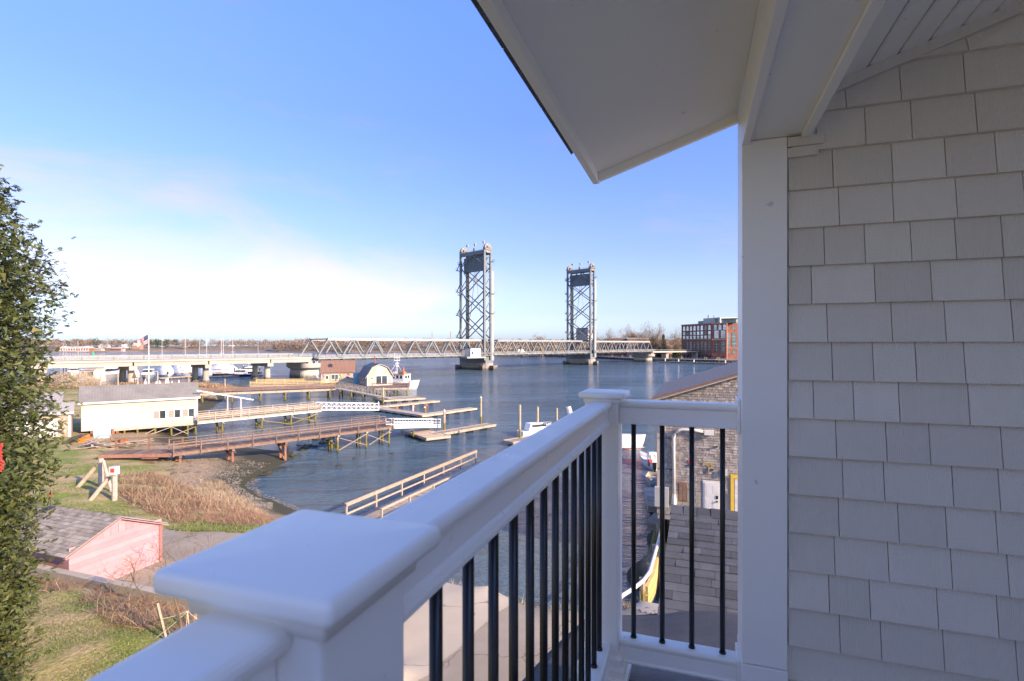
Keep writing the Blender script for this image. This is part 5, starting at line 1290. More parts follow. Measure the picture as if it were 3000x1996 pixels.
# pink shed
bs, a0, a1, ac = -23.3, 13.85, 17.65, 15.75; zg, ze_, zp = -10.1, -8.25, -7.40
sd = thing("pink_shed", HW(bs-3, ac, zg), "pink boarded garden shed with weathered grey shingle roof", "shed")
MB(HF).prism([(a0,zg),(a1,zg),(a1,ze_+.02),(ac,zp-.02),(a0,ze_+.02)], 'x', bs-6.5, bs).build("wall", M['pink'], sd)
zz = zg; i = 0
while zz < ze_ + .1:                                    # horizontal boards, then vertical ones in the gable
    MB(HF).prism([(bs+.003, zz+.004),(bs+.022, zz+.004),(bs+.012, zz+.225),(bs+.003, zz+.225)], 'y', a0+.0, a1) .build("board", M['pink'], sd); zz += .23; i += 1
zg2 = zz + .005
aa = a0 + .95
while aa < a1 - .95:
    zt = zp - abs(aa+.16-ac)*((zp-ze_)/(ac-a0)) - .09
    if zt > zg2 + .05: MB(HF).box(bs+.003, bs+.018, aa+.008, aa+.30, zg2, zt).build("gable_board", M['pink'], sd)
    aa += .31
kk = (zp-ze_)/(ac-a0)
for s, ae in ((-1, a0-.22), (1, a1+.22)):
    ze2 = ze_ - .22*kk
    MB(HF).beam((bs+.13, ae, ze2-.03), (bs+.13, ac, zp-.03), .04, .16, (1,0,0)).build("rake_board", M['pink'], sd)
    MB(HF).prism([(ae, ze2+.03),(ac, zp+.03),(ac, zp+.07),(ae, ze2+.07)], 'x', bs-6.7, bs+.17).build("roof_deck", M['shedsh'], sd)
MB(HF).box(bs+.02, bs+.06, a1-.12, a1+.01, zg, ze_-.02).build("corner_board", M['pinkdark'], sd)
n = 13; cnt = 0
for i in range(n):
    t0, t1 = i/n, (i+1)/n; ae = a0-.24; ze2 = ze_-.24*kk; ya, yb = ae+(ac-ae)*t0, ae+(ac-ae)*t1; za, zb_ = ze2+(zp-ze2)*t0+.07, ze2+(zp-ze2)*t1+.07
    b = bs + .18; j = 0
    while b > bs - 6.6:
        w_ = rng.uniform(.26,.36); c = HF @ Vector((b, ya, za))
        MB(HF).add([(b-.006,ya-.02,za+.02),(b-w_,ya-.02+rng.uniform(-.01,.01),za+.02),(b-w_,yb,zb_+.004),(b-.006,yb,zb_+.004),(b-.006,ya-.02,za-.005),(b-w_,ya-.02,za-.005)],[(0,1,2,3),(0,4,5,1)]).build("roof_shingle", M['shedsh'], sd, origin=c, fix=False)
        b -= w_; j += 1
b = bs + .18
while b > bs - 6.6:
    MB(HF).add([(b,ac-.16,zp+.03),(b-.25,ac-.16,zp+.015),(b-.25,ac,zp+.085),(b,ac,zp+.105),(b,ac+.16,zp+.03),(b-.25,ac+.16,zp+.015)],[(0,1,2,3),(3,2,5,4)]).build("ridge_cap", M['shedsh'], sd, fix=False); b -= .2
o = MB(HF).cyl((-27.4,ac-.2,zp-.1),(-27.4,ac-.2,zp+.62),.02,.02,6).box(-27.6,-27.2,ac-.4,ac-.1,zp+.06,zp+.1).build("finial", M['dark'], sd)
o = MB(HF).cyl((-27.4,ac-.2,zp+.56),(-27.4,ac-.2,zp+.74),.1,.1,8).build("finial_ball", M['rust'], sd)
# braced posts on the lawn
def stake(name, px0, py0, px1, py1, Y0, Y1, r, label, mat, extra=None, cat="post"):
    p, q = at_y(px0, py0, Y0), at_y(px1, py1, Y1); p.z = tz(p.x, p.y) - .1
    o = thing(name, p, label, cat, "grey posts on the lawn"); MB().cyl(p, q, r*1.05, r, 8).build("shaft", mat, o)
    if extra: extra(o, p, q)
    return o
def redcap(o, p, q):
    MB().box(q.x-.24, q.x+.2, q.y-.2, q.y+.2, q.z-.45, q.z+.08).build("white_box", M['whitewood'], o); MB().box(q.x-.12, q.x+.12, q.y-.215, q.y-.202, q.z-.28, q.z-.02).build("red_sign", M['red'], o)
stake("fence_post", 337, 1470, 337, 1370, 35.2, 35.2, .16, "upright grey post with a red sign in a white box at its top", M['greywood'], redcap)
stake("fence_post", 298, 1420, 297, 1343, 38, 38, .17, "tall upright grey post behind the two leaning ones", M['greywood'])
stake("leaning_post", 262, 1478, 322, 1398, 34.4, 35.6, .13, "log leaning to the right beside the red-signed post", M['tanwood'])
stake("leaning_post", 227, 1440, 280, 1370, 37.5, 38, .14, "log leaning to the right at the left of the post group", M['tanwood'])
stake("leaning_post", 330, 1430, 304, 1350, 36.8, 37.6, .10, "thin plank leaning left against the tall grey post", M['greywood'])
# planted sapling tied to stakes
def twigtree(name, base, h, spread, label, cat, seedv, mat, depth=4, nb=4, r0=.03, group=None, ang=.55, lean=(0,0,0), n0=5):
    rr = np.random.default_rng(seedv); V = []; F = []
    mb = MB()
    def br(p, d, L, r, k):
        pts = [p]; dd = d.copy(); q = p.copy(); ns = 3 if k else 4
        for i in range(ns):
            dd = (dd + Vector(rr.normal(size=3)) * .16 + Vector((0,0,.05))).normalized(); q = q + dd * (L/ns); pts.append(q.copy())
        mb.path(pts, [r*(1-.55*i/ns) for i in range(ns+1)], 5 if k == 0 else 3)
        if k >= depth: return
        for j in range(nb if k else nb+1):
            t = .35 + .65*(j+1)/(nb+1); i0 = min(int(t*ns), ns-1); b = pts[i0].lerp(pts[i0+1], t*ns-i0)
            side = Vector(rr.normal(size=3)); nd = (dd + side.normalized()*ang*1.5).normalized(); br(b, nd, L*rr.uniform(.5,.72), max(r*.5, .0035), k+1)
    o = thing(name, base, label, cat, group)
    br(Vector(base), (Vector((0,0,1)) + Vector(lean)).normalized(), h*.55, r0, 0)
    mt = MB(); mb.build("branches", mat, o, fix=False); return o
def gpt(px, py, guess=3.7):
    z = guess
    for _ in range(4): p = at(px, py, z); z = tz(p.x, p.y)
    return Vector((p.x, p.y, z))
s1 = gpt(548, 1880); sp = twigtree("sapling", s1, 3.3, 1, "bare multi-stemmed sapling tied with white cords by the curb", "tree", 5, M['twig'], 4, 3, .035, lean=(-.1,0,0))
s1b = twigtree("bare_shrub", gpt(430, 1760) , 2.6, 1, "dark leafless shrub against the pink shed's lower right", "shrub", 8, M['twig'], 4, 4, .03, lean=(.2,0,0), ang=.8)
twigtree("sapling", gpt(518, 1700, 2.6), 2.6, 1, "thin bare sapling on the asphalt's edge left of the white cap", "tree", 15, M['twig'], 3, 3, .022)
twigtree("sapling", gpt(590, 1700, 2.6), 3.0, 1, "slender bare sapling nearest the foreground cap's left corner", "tree", 16, M['twig'], 3, 3, .022)
p0 = gpt(490, 1880); q0 = at_y(462, 1768, p0.y+.3)
o = tag(MB().beam(p0, q0, .06, .05).build("stake", M['tanwood'], origin=p0), "pale wooden stake leaning left beside the tied sapling", "stake")
p1 = gpt(568, 1850); q1 = at_y(580, 1760, p1.y+.1); o = tag(MB().beam(p1, q1, .06, .05).build("stake", M['tanwood'], origin=p1), "pale wooden stake standing just right of the tied sapling", "stake")
mb = MB(); kn = at_y(551, 1790, s1.y)
for t in ((478,1812,p0.y),(461,1866,p0.y),(575,1780,p1.y),(590,1818,p1.y),(556,1850,s1.y),(545,1852,s1.y)): mb.path([kn, kn.lerp(at_y(*t), .5) - Vector((0,0,.03)), at_y(*t)], .006, 4)
o = tag(mb.build("cord", M['rope'], origin=kn), "white cords tying the sapling to its stakes", "cord")

def strands(name, pts, mat, hgt, wid, nseg=3, lie=0.0, droop=.4, kind="stuff", color=None, seed=1, rad=.006):
    rr = np.random.default_rng(seed); n = len(pts); P = np.array(pts, float)
    az = rr.uniform(0, 2*np.pi, n); el = rr.normal(.9 - lie, .35, n).clip(-.05, 1.5); L = rr.uniform(hgt*.5, hgt*1.3, n)
    d = np.stack([np.cos(az)*np.cos(el), np.sin(az)*np.cos(el), np.sin(el)], 1)
    side = np.stack([-np.sin(az), np.cos(az), rr.normal(0,.3,n)], 1); side /= np.linalg.norm(side, axis=1, keepdims=True)
    V = np.zeros((n, nseg+1, 2, 3)); c = P.copy()
    for k in range(nseg+1):
        w = rad * (1 - .7*k/nseg); V[:, k, 0] = c - side*w; V[:, k, 1] = c + side*w
        d = d + rr.normal(0, .18, (n,3)); d[:,2] -= droop/nseg; d /= np.linalg.norm(d, axis=1, keepdims=True); c = c + d * (L/nseg)[:,None]
        g = P[:,2] + .01; c[:,2] = np.maximum(c[:,2], g)
    i = np.arange(n)[:,None]*(nseg+1)*2; f = []
    for k in range(nseg): f.append(np.stack([i[:,0]+2*k, i[:,0]+2*k+1, i[:,0]+2*k+3, i[:,0]+2*k+2], 1))
    return mesh_np(name, V.reshape(-1,3), np.concatenate(f), mat, kind=kind)
def scatter(n, poly, seed, gmask=None):
    rr = np.random.default_rng(seed); xs = [p[0] for p in poly]; ys = [p[1] for p in poly]
    x = rr.uniform(min(xs), max(xs), n*3); y = rr.uniform(min(ys), max(ys), n*3); k = inpoly(x, y, poly); x, y = x[k][:n], y[k][:n]
    if gmask is not None: k = np.array([mnoise.noise(Vector((a*gmask, b*gmask, seed))) for a, b in zip(x, y)]) > -.12; x, y = x[k], y[k]
    return np.stack([x, y, terr(x, y)], 1)
pxy = lambda L, z: [tuple(at(a, b, z)[:2]) for a, b in L]
strands("lawn_grass", scatter(60000, pxy([(-400,1660),(150,1690),(400,1760),(650,1860),(900,2050),(500,2200),(-600,2200)], 3.7), 21), M['blade'], .07, 1, 1, lie=.1, rad=.007, seed=2)
strands("dead_brush", scatter(15000, pxy([(60,1668),(205,1682),(420,1724),(600,1790),(660,1850),(560,1920),(470,1880),(330,1850),(200,1790),(120,1740)], 3.7), 22, .9), M['deadstem'], .55, 1, 3, lie=.65, droop=.7, rad=.0075, seed=3)
strands("brush_pile", scatter(12000, pxy([(350,1392),(450,1365),(560,1400),(640,1460),(560,1500),(420,1490),(340,1450)], 2.3), 23, .5), M['deadstem'], .9, 1, 3, lie=.5, droop=.6, rad=.014, seed=4)
strands("shore_brush", scatter(16000, pxy([(430,1500),(560,1440),(700,1450),(800,1500),(900,1540),(760,1560),(560,1545),(480,1540)], 1.9), 24, .75), M['redstem'], .5, 1, 3, lie=.4, droop=.5, rad=.008, seed=5)
strands("dry_weeds", scatter(11000, pxy([(560,1400),(650,1370),(730,1430),(790,1500),(640,1500),(520,1450)], 1.6), 25, .9), M['reed'], .35, 1, 2, lie=.3, droop=.4, rad=.012, seed=6)
strands("bank_reeds", scatter(7000, [(-4.6,25.0),(-1.3,23.6),(1.9,21.3),(3.8,20.6),(5.0,22.0),(3.2,22.4),(-.5,24.6),(-4,26.3),(-8,27.5),(-9,26.2)], 26), M['reed'], .7, 1, 3, lie=.1, droop=.3, rad=.011, seed=7)
strands("bulkhead_reeds", scatter(1500, [(3.9,20.4),(5.2,20.6),(6.6,22.6),(7.0,25.0),(6.2,24.6),(4.6,22.4)], 36), M['reed'], .7, 1, 3, lie=.1, droop=.3, rad=.010, seed=17)
strands("bank_grass", scatter(16000, [(-5.0,24.2),(-1.5,22.6),(1.7,20.3),(3.9,19.6),(4.6,20.8),(2.0,21.6),(-1.2,23.7),(-5,25.3)], 27), M['blade'], .16, 1, 1, rad=.009, seed=8)
strands("field_grass", scatter(40000, [(-34,31),(-20,30.5),(-12,28.6),(-12.5,31),(-20,34),(-24,38),(-29,44),(-36,47),(-46,49),(-46,40),(-40,33)], 28, .25), M['blade'], .12, 1, 1, rad=.014, seed=9)
strands("grass_strip", scatter(9000, [(-20,29.2),(-11.5,28.2),(-11.5,29.9),(-19,31.2)], 29), M['blade'], .14, 1, 1, rad=.012, seed=10)
strands("far_reeds", scatter(7000, [(-110,152),(-97,156),(-84,152),(-76,146),(-74,138),(-84,142),(-100,148),(-112,146)], 30), M['deadstem'], .8, 1, 2, lie=.1, droop=.2, rad=.07, seed=11)
strands("marsh_grass", scatter(6000, [(-70,109),(-66,114),(-66,118),(-76,133),(-95,140),(-90,120),(-76,108)], 31), M['reed'], .7, 1, 1, lie=.1, rad=.05, seed=12)

# ================================================================ BIG CEDAR at the left
TX, TY = -13.1, 10.6
ct = thing("cedar_tree", (TX, TY, tz(TX, TY)), "tall dense cedar at the left edge with ragged drooping sprays", "tree")
MB().path([(TX,TY,3.4),(TX+.05,TY,7),(TX,TY+.05,12),(TX,TY,20.2)], [.26,.2,.13,.02], 9).build("trunk", M['bark'], ct)
prof = [(3.7,2.4),(4.4,2.42),(5.2,2.56),(6.8,2.74),(8.0,2.8),(9.0,3.05),(9.5,3.27),(10.1,3.18),(11.2,3.1),(12.6,3.05),(13.4,3.29),(14.6,3.1),(15.6,2.45),(16.7,1.95),(18.5,1.0),(20.3,.1)]
PZ = np.array([p[0] for p in prof]); PR = np.array([p[1] for p in prof]) - .05
rr = np.random.default_rng(31); NB = 5200
mbb = MB(); SP = []
for i in range(NB):
    z = 3.7 + (20.0-3.7) * rr.random() ** 1.15; az = rr.uniform(0, 2*np.pi); Rz = np.interp(z, PZ, PR) * (1 + .03*math.sin(3*az + z*1.7) + .07*mnoise.noise(Vector((math.cos(az)*1.5, math.sin(az)*1.5, z*.8))))
    f = rr.uniform(.66, 1.03) if rr.random() < .85 else rr.uniform(.25, .7)
    tip = Vector((TX + math.cos(az)*Rz*f, TY + math.sin(az)*Rz*f, z)); root = Vector((TX + math.cos(az)*Rz*f*.35, TY + math.sin(az)*Rz*f*.35, z - .7*f))
    if i % 3 == 0: mbb.path([root, root.lerp(tip, .5) - Vector((0,0,.08)), tip], [.018,.012,.004], 3)
    nn = rr.integers(15, 23)
    for j in range(nn):
        t = rr.uniform(.45, 1.0); c = root.lerp(tip, t) + Vector(rr.normal(size=3)) * (.13 + .10*(1-t)); SP.append((c, az + rr.normal(0,.7), rr.uniform(-.9,.8), rr.uniform(.09,.20)))
mbb.build("branches", M['bark'], ct, fix=False)
n = len(SP); C = np.array([s[0] for s in SP]); AZ = np.array([s[1] for s in SP]); EL = np.array([s[2] for s in SP]); LN = np.array([s[3] for s in SP])
d = np.stack([np.cos(AZ)*np.cos(EL), np.sin(AZ)*np.cos(EL), np.sin(EL)], 1)
s_ = np.stack([-np.sin(AZ), np.cos(AZ), rr.normal(0,.5,n)], 1); s_ /= np.linalg.norm(s_, axis=1, keepdims=True)
Vs = []
for k, (off, ang, ln) in enumerate([(0,0,1),(.18,.6,.62),(.18,-.6,.62),(.42,.5,.5),(.42,-.5,.5),(.66,.42,.36),(.66,-.42,.36),(.05,.8,.5),(.05,-.8,.5)]):
    b = C + d * (off*LN)[:,None]; dd = d*math.cos(ang) + s_*math.sin(ang) + rr.normal(0,.12,(n,3)); L = (LN*ln)[:,None]
    q = d*(-math.sin(ang)) + s_*math.cos(ang); w = .011 + .006*rr.random((n,1))
    Vs.append(np.stack([b - q*w*.5, b + dd*L*.45 - q*w, b + dd*L, b + dd*L*.45 + q*w], 1))
Vt = np.stack(Vs, 1).reshape(-1, 3)
cr = mesh_np("crown", Vt, np.arange(len(Vt)).reshape(-1, 4), M['cedarleaf']); cr.parent = ct; cr.location = -ct.location
nc = 95000; zc = 3.6 + 16*rr.random(nc)**1.1; azc = rr.uniform(0, 2*np.pi, nc); fc = rr.uniform(.35, .96, nc); rc = np.interp(zc, PZ, PR)*fc
cc = np.stack([TX+np.cos(azc)*rc, TY+np.sin(azc)*rc, zc], 1); Vc = cc[:,None] + rr.normal(0, .046, (nc,3,3))
cc_ = mesh_np("inner_foliage", Vc.reshape(-1,3), np.arange(nc*3).reshape(-1,3), M['cedarleaf']); cc_.parent = ct; cc_.location = -ct.location; cc_["kind"] = "stuff"
# small red beads caught in it
mb = MB(); 
for i in range(26):
    p = at_y(6 + rng.normal(0,3) , 1300 + i*3.2, 7.6); mb.box(p.x-.009,p.x+.009,p.y-.009,p.y+.009,p.z-.009,p.z+.009)
tag(mb.build("berry_string", M['red'], origin=at_y(8,1340,7.6)), "string of small red berries hanging in the cedar at the photo's left edge", "berries")
# ================================================================ BOATS
def hull(o, FM, L, Bm, H, mat, draft=.35, sheer=.35, bow=.55, tum=0., name="hull", stern=.82, z0=0, deckm=None, open_=False):
    rings = []; N = 12
    for i in range(N+1):
        t = i/N; hb = Bm/2 * (stern + (1-stern)*min(1, t*3)) * (1 - max(0, (t-bow)/(1-bow))**2.1); hb = max(hb, .02)
        x = -L/2 + L*t; sh = H + sheer*max(0, t-.3)**1.6*1.4; k = -draft*(1-max(0,(t-.75)/.25)**2*.6)
        xf = x + (.10*L*max(0,(t-.7)/.3)**2)
        rings.append([(x, 0, z0+k), (x, -hb*.72, z0+k*.35+.02), (x+(xf-x)*.6, -hb*.93, z0+sh*.45), (xf, -hb, z0+sh), (xf, hb, z0+sh), (x+(xf-x)*.6, hb*.93, z0+sh*.45), (x, hb*.72, z0+k*.35+.02)])
    mb = MB(FM); n = 7; vs = [v for r in rings for v in r]; fs = []
    for k in range(N):
        for i in range(n):
            if i == 3: continue
            fs.append((k*n+i, k*n+(i+1)%n, (k+1)*n+(i+1)%n, (k+1)*n+i))
    fs += [tuple(range(n)), tuple(range(N*n+n-1, N*n-1, -1))]
    h = mb.add(vs, fs).build(name, mat, o)
    md = MB(FM); dv = []; dz = .04 if not open_ else .35
    for r in rings: a, b = r[3], r[4]; dv += [(a[0], a[1]*.96, a[2]-dz), (b[0], b[1]*.96, b[2]-dz)]
    md.add(dv, [(2*k, 2*k+1, 2*k+3, 2*k+2) for k in range(N)]).build("deck", deckm or mat, o, fix=False)
    if open_: h.modifiers.new("t", 'SOLIDIFY').thickness = .05
    mr_ = MB(FM)
    for s in (3, 4): mr_.path([r[s] for r in rings], .05 if L > 7 else .03, 4)
    mr_.build("gunwale", M['greywood'] if open_ else M['hullw'], o)
    return rings
def mast(o, FM, x, h, z0=1, spread=None, L=8, th=.07):
    MB(FM).cyl((x,0,z0),(x,0,h), th, th*.7, 6).build("mast", M['galv'], o)
    if spread:
        MB(FM).beam((x,-spread,h*.6),(x,spread,h*.6),.05,.05).build("spreader", M['galv'], o)
        for e in ((L/2,0),(-L/2,0),(x,1.1),(x,-1.1)): MB(FM).cyl((e[0],e[1],.9),(x,0,h*.96),.016,.016,3).build("stay", M['oldalu'], o)
def place(px, pyb, dirdeg): p = at(px, pyb, 0); return p, frame(p, yaw=R(dirdeg))
def wrapped(px, py, L, Bm, H, yaw, label, tilt=.55):
    p, FM = place(px, py, yaw); o = thing("wrapped_boat", p, label, "boat", "shrink-wrapped boats in the marina"); hull(o, FM, L, Bm, .8, M['hullw'], z0=0)
    rings = []
    for i in range(13):
        t = i/12; e = math.sin(math.pi*min(max(t,.004),.996))**.45; x = -L/2*1.0+L*1.02*t; hh = H*(.45+.55*e)*(1-.25*abs(t-.4)) ; r = []
        for j in range(11):
            a = math.pi*j/10; wv = 1+.05*math.sin(i*2.1+j*1.3); r.append((x, -Bm*.52*e*math.cos(a)*wv, .75+(hh-.75)*math.sin(a)**.75*wv))
        rings.append(r)
    MB(FM).loft(rings, closed=False).build("plastic_cover", M['wrap'], o, smooth=True, fix=False); return o
def cruiser(px, py, L, Bm, yaw, label, hm, H=1.3, cab=1.6, fly=True, name="motor_yacht", mastf=None):
    p, FM = place(px, py, yaw); o = thing(name, p, label, "boat", "motor boats in the marina"); hull(o, FM, L, Bm, H, hm, deckm=M['hullw'])
    x0, x1 = -L*.30, L*.14; w = Bm*.36; z = H-.03
    MB(FM).prism([(x0,z),(x1+1.2,z),(x1,z+cab),(x0+.3,z+cab)], 'y', -w, w).build("cabin", M['hullw'], o, bevel=.05)
    MB(FM).prism([(x0+.5,z+cab*.5),(x1+.75,z+cab*.5),(x1+.25,z+cab*.85),(x0+.5,z+cab*.85)], 'y', -w-.02, w+.02).build("side_window", M['glass'], o)
    MB(FM).beam((x1+.88,0,z+cab*.45),(x1+.26,0,z+cab*.9),w*1.75,.05,(1,0,1)).build("windscreen", M['glass'], o)
    if fly:
        MB(FM).box(x0+.2,x0+(x1-x0)*.75,-w*.9,w*.9,z+cab+.002,z+cab+.5).build("flybridge", M['hullw'], o, bevel=.05)
        for a in (x0+.4, x0+(x1-x0)*.7):
            for b in (-w*.8, w*.8): MB(FM).box(a-.03,a+.03,b-.03,b+.03,z+cab+.502,z+cab+1.6).build("canopy_post", M['galv'], o)
        MB(FM).box(x0+.2,x0+(x1-x0)*.8,-w*.95,w*.95,z+cab+1.602,z+cab+1.7).build("canopy", M['canvas'], o)
    mb = MB(FM)
    for k in range(7):
        x = x1+.6+(L*.5-x1-.4)*k/7; y = Bm*.46*(1-(k/7.3)**2.2); 
        for s in (-1,1): mb.box(x-.02,x+.02,s*y-.02,s*y+.02,z,z+.75)
    for s in (-1,1): mb.path([(x1+.6+(L*.5-x1-.4)*k/7, s*Bm*.46*(1-(k/7.3)**2.2), z+.75+.02*k) for k in range(8)], .03, 4)
    mb.build("bow_rail", M['galv'], o)
    if mastf: mast(o, FM, x0+.8, mastf, z+cab)
    return o
# marina beyond the viaduct
cruiser(218, 1100, 10.5, 3.6, -60, "white cabin cruiser half hidden by the tan bush, leftmost boat of the marina", M['hullw'], 1.4, 1.7, False)
p, FM = place(270, 1118, -8); hb_ = thing("houseboat", p, "boxy white houseboat with a wide dark window pair, left of the grey yacht", "boat")
MB(FM).box(-3.4,3.4,-2,2,-.2,1.4).build("hull", M['hullw'], hb_, bevel=.08); MB(FM).box(-3.0,3.1,-1.8,2,1.402,3.9).build("cabin", M['hullw'], hb_, bevel=.05); MB(FM).box(-3.3,3.3,-2.1,2.2,3.902,4.05).build("roof", M['whitewood'], hb_)
window(hb_, FM, .2, 2.5, 1.9, 3.4, -1.8, 2, glass=M['glass_g']); window(hb_, FM, -1.9, -1.0, 2.6, 3.4, -1.8, 2, glass=M['glass'])
MB(FM).box(-1.2,1.6,-2.03,-2.003,.62,.72).build("name_strip", M['blue'], hb_); MB(FM).box(-.5,3.0,-1.4,1.6,4.052,4.6).build("roof_tarp", M['tanwood'], hb_)
cruiser(322, 1113, 13, 4.6, -72, "big grey-hulled motor yacht, bow towards the viewer, right of the houseboat", M['hullg'], 2.1, 2.2, True)
cruiser(352, 1100, 12, 4.2, -60, "tall white yacht with flybridge behind the viaduct column", M['hullw'], 1.6, 2.4, True)
wrapped(388, 1112, 9.5, 4.4, 4.3, -62, "shrink-wrapped boat seen between and beyond the left pair of columns")
cruiser(436, 1109, 10, 3.9, -65, "grey-hulled cruiser with white cabin right behind the flagpole", M['hullg'], 1.5, 2.0, False)
wrapped(487, 1102, 10.5, 5.0, 4.8, -50, "large rounded shrink-wrapped boat, left of the two biggest wrapped domes")
wrapped(538, 1097, 11.5, 5.2, 5.0, -20, "long shrink-wrapped boat behind the biggest dome, right of it")
wrapped(602, 1105, 10.5, 4.6, 4.3, -60, "shrink-wrapped boat behind the middle pair of viaduct columns")
wrapped(657, 1095, 13, 4.8, 4.5, -10, "broad shrink-wrapped boat right of the middle columns, masts around it")
def sailboat(px, py, L, yaw, mh, label, hm, wood=False):
    p, FM = place(px, py, yaw); o = thing("sailboat", p, label, "sailboat", "sailboats in the marina"); hull(o, FM, L, L*.29, 1.0, hm, deckm=M['hullw'])
    MB(FM).prism([(-L*.15,.95),(L*.2,.95),(L*.15,1.4),(-L*.13,1.45)], 'y', -L*.09, L*.09).build("cabin", M['tanwood'] if wood else M['hullw'], o)
    mast(o, FM, L*.06, mh, 1.3, 1.0, L); MB(FM).beam((L*.05,0,2.3),(-L*.38,0,2.25),.22,.25).build("boom_cover", M['blue'] if not wood else M['canvas'], o); return o
zt = lambda py, Y: CAMZ - (py-1010)/1540*Y
sailboat(542, 1104, 10, -40, zt(958,205), "sailboat behind the wrapped domes, mast leaning, leftmost tall mast", M['hullw'], True)
sailboat(604, 1095, 11, -30, zt(930,226), "sailboat whose thin mast is second tallest, behind the middle columns", M['hullw'])
sailboat(651, 1100, 12, -20, zt(905,214), "sailboat with the tallest white mast of the marina", M['hulld'])
sailboat(646, 1102, 9, -15, zt(990,209), "low dark sailboat with a short mast right of the middle columns", M['hulld'], True)
sailboat(680, 1101, 10, -25, zt(985,211), "dark sailboat with a short raked mast beside the green piling", M['hulld'])
sailboat(474, 1096, 9, -30, zt(962,224), "sailboat right of the flagpole with a plain white mast", M['hullw'], True)
cruiser(730, 1097, 9.5, 3.2, 196, "dark-hulled white cabin cruiser by the right pair of viaduct columns", M['hulld'], 1.3, 1.7, True)
cruiser(706, 1103, 8, 2.8, 190, "small dark workboat with open wheelhouse between sailboats and cruiser", M['hulld'], .9, 1.9, False)
p, FM = place(558, 1104, -30); o = thing("skiff_boat", p, "small black centre-console boat below the wrapped domes", "boat"); hull(o, FM, 6.5, 2.3, .8, M['hulld'], open_=True, deckm=M['hullw']); MB(FM).box(-.5,.4,-.4,.4,.5,1.7).build("console", M['dark'], o); MB(FM).box(-1.1,.8,-.8,.8,2.3,2.38).box(-.9,-.85,-.7,-.65,.5,2.3).box(.5,.55,.65,.7,.5,2.3).build("t_top", M['dark'], o)
for i, (px, pyb, pyt, c) in enumerate(((487,1102,1085,'dark'),(532,1098,1076,'rust'),(593,1106,1085,'dark'),(661,1087,1076,'dark'),(688,1098,1078,'dark'),(704,1093,1080,'greenbuoy'),(714,1087,1072,'dark'),(721,1089,1073,'dark'),(762,1098,1076,'dark'),(780,1096,1077,'dark'),(241,1104,1083,'whitewood'),(567,1098,1078,'dark'))):
    lab = ["dark piling in front of the biggest wrapped dome","rusty piling with tall white cap between the wrapped domes","dark piling between the two middle viaduct columns","dark piling beside the sailboat right of the columns","dark piling at the dark sailboat's stern","green channel-marker piling by the dark workboat","slim dark piling right of the green one, left of a pair","slim dark piling right of the green one, right of a pair","dark piling between the right pair of columns","dark piling at the float's end right of the cruiser","white piling left of the houseboat","dark piling behind the black console boat"][i]
    dpile(px, pyb, pyt, lab, r=.26, mat=M[c], name="marina_pile")
float_("long low marina float under the wrapped boats", at(470,1108,.4)[:2], at(600,1100,.4)[:2], 2.0, .4)
float_("marina float at the dark workboat's side ending right of the columns", at(610,1104,.4)[:2], at(795,1097,.4)[:2], 1.8, .4)

# fishing boat at the boathouse
p = at(1196, 1141, 0); p.y += 1.5; FM = frame(p + Vector((-3.1,1.6,0)), yaw=R(-24)); fbt = thing("fishing_boat", p, "white lobster boat with low wheelhouse and bristling antenna mast at the boathouse platform", "boat")
hull(fbt, FM, 11.5, 3.9, 1.9, M['hullw'], .6, .9, .5, deckm=M['hullw'])
MB(FM).box(-1.6,2.7,-1.55,1.55,1.75,4.1).build("wheelhouse", M['hullw'], fbt, bevel=.05); MB(FM).box(-3.4,2.9,-1.7,1.7,4.102,4.25).build("roof", M['tanwood'], fbt)
for k in range(3): window(fbt, FM, -1.2+k*1.25, -.35+k*1.25, 2.95, 3.8, -1.55, 1, fw=.05)
for s in (-1.1, .1): MB(FM).box(2.701,2.75,s,s+.95,2.95,3.8).build("front_window", M['glass'], fbt)
MB(FM).cyl((-.8,0,4.25),(-.8,0,9.4),.09,.05,6).cyl((-.8,-1.2,7.9),(-.8,-1.2,10.2),.04,.03,4).cyl((-.8,1.2,7.9),(-.8,1.2,9.6),.04,.03,4).box(-.86,-.74,-1.3,1.3,7.9,8.0).box(-.86,-.74,-1.3,1.3,8.7,8.78).box(-.9,-.7,-.8,.8,7.1,7.25).cyl((-.8,0,7.5),(-2.4,1.4,4.2),.05,.05,4).cyl((-.8,0,7.5),(-2.4,-1.4,4.2),.05,.05,4).cyl((-.8,0,7.0),(2.3,-1.3,4.3),.05,.05,4).build("mast", M['galv'], fbt)
MB(FM).cyl((-.8,0,6.2),(-.8,0,6.7),.4,.4,8).box(-1.8,-.9,-.9,-.1,4.252,4.75).build("radar", M['whitewood'], fbt)
MB(FM).cyl((2.3,-1.2,4.25),(2.3,-1.2,5.3),.3,.3,8).cyl((2.3,-1.2,5.3),(2.3,-1.2,6.3),.16,.05,6).build("light", M['redfloat'], fbt); MB(FM).box(.2,1.7,-.8,.9,4.252,4.7).build("raft_case", M['orange'], fbt)
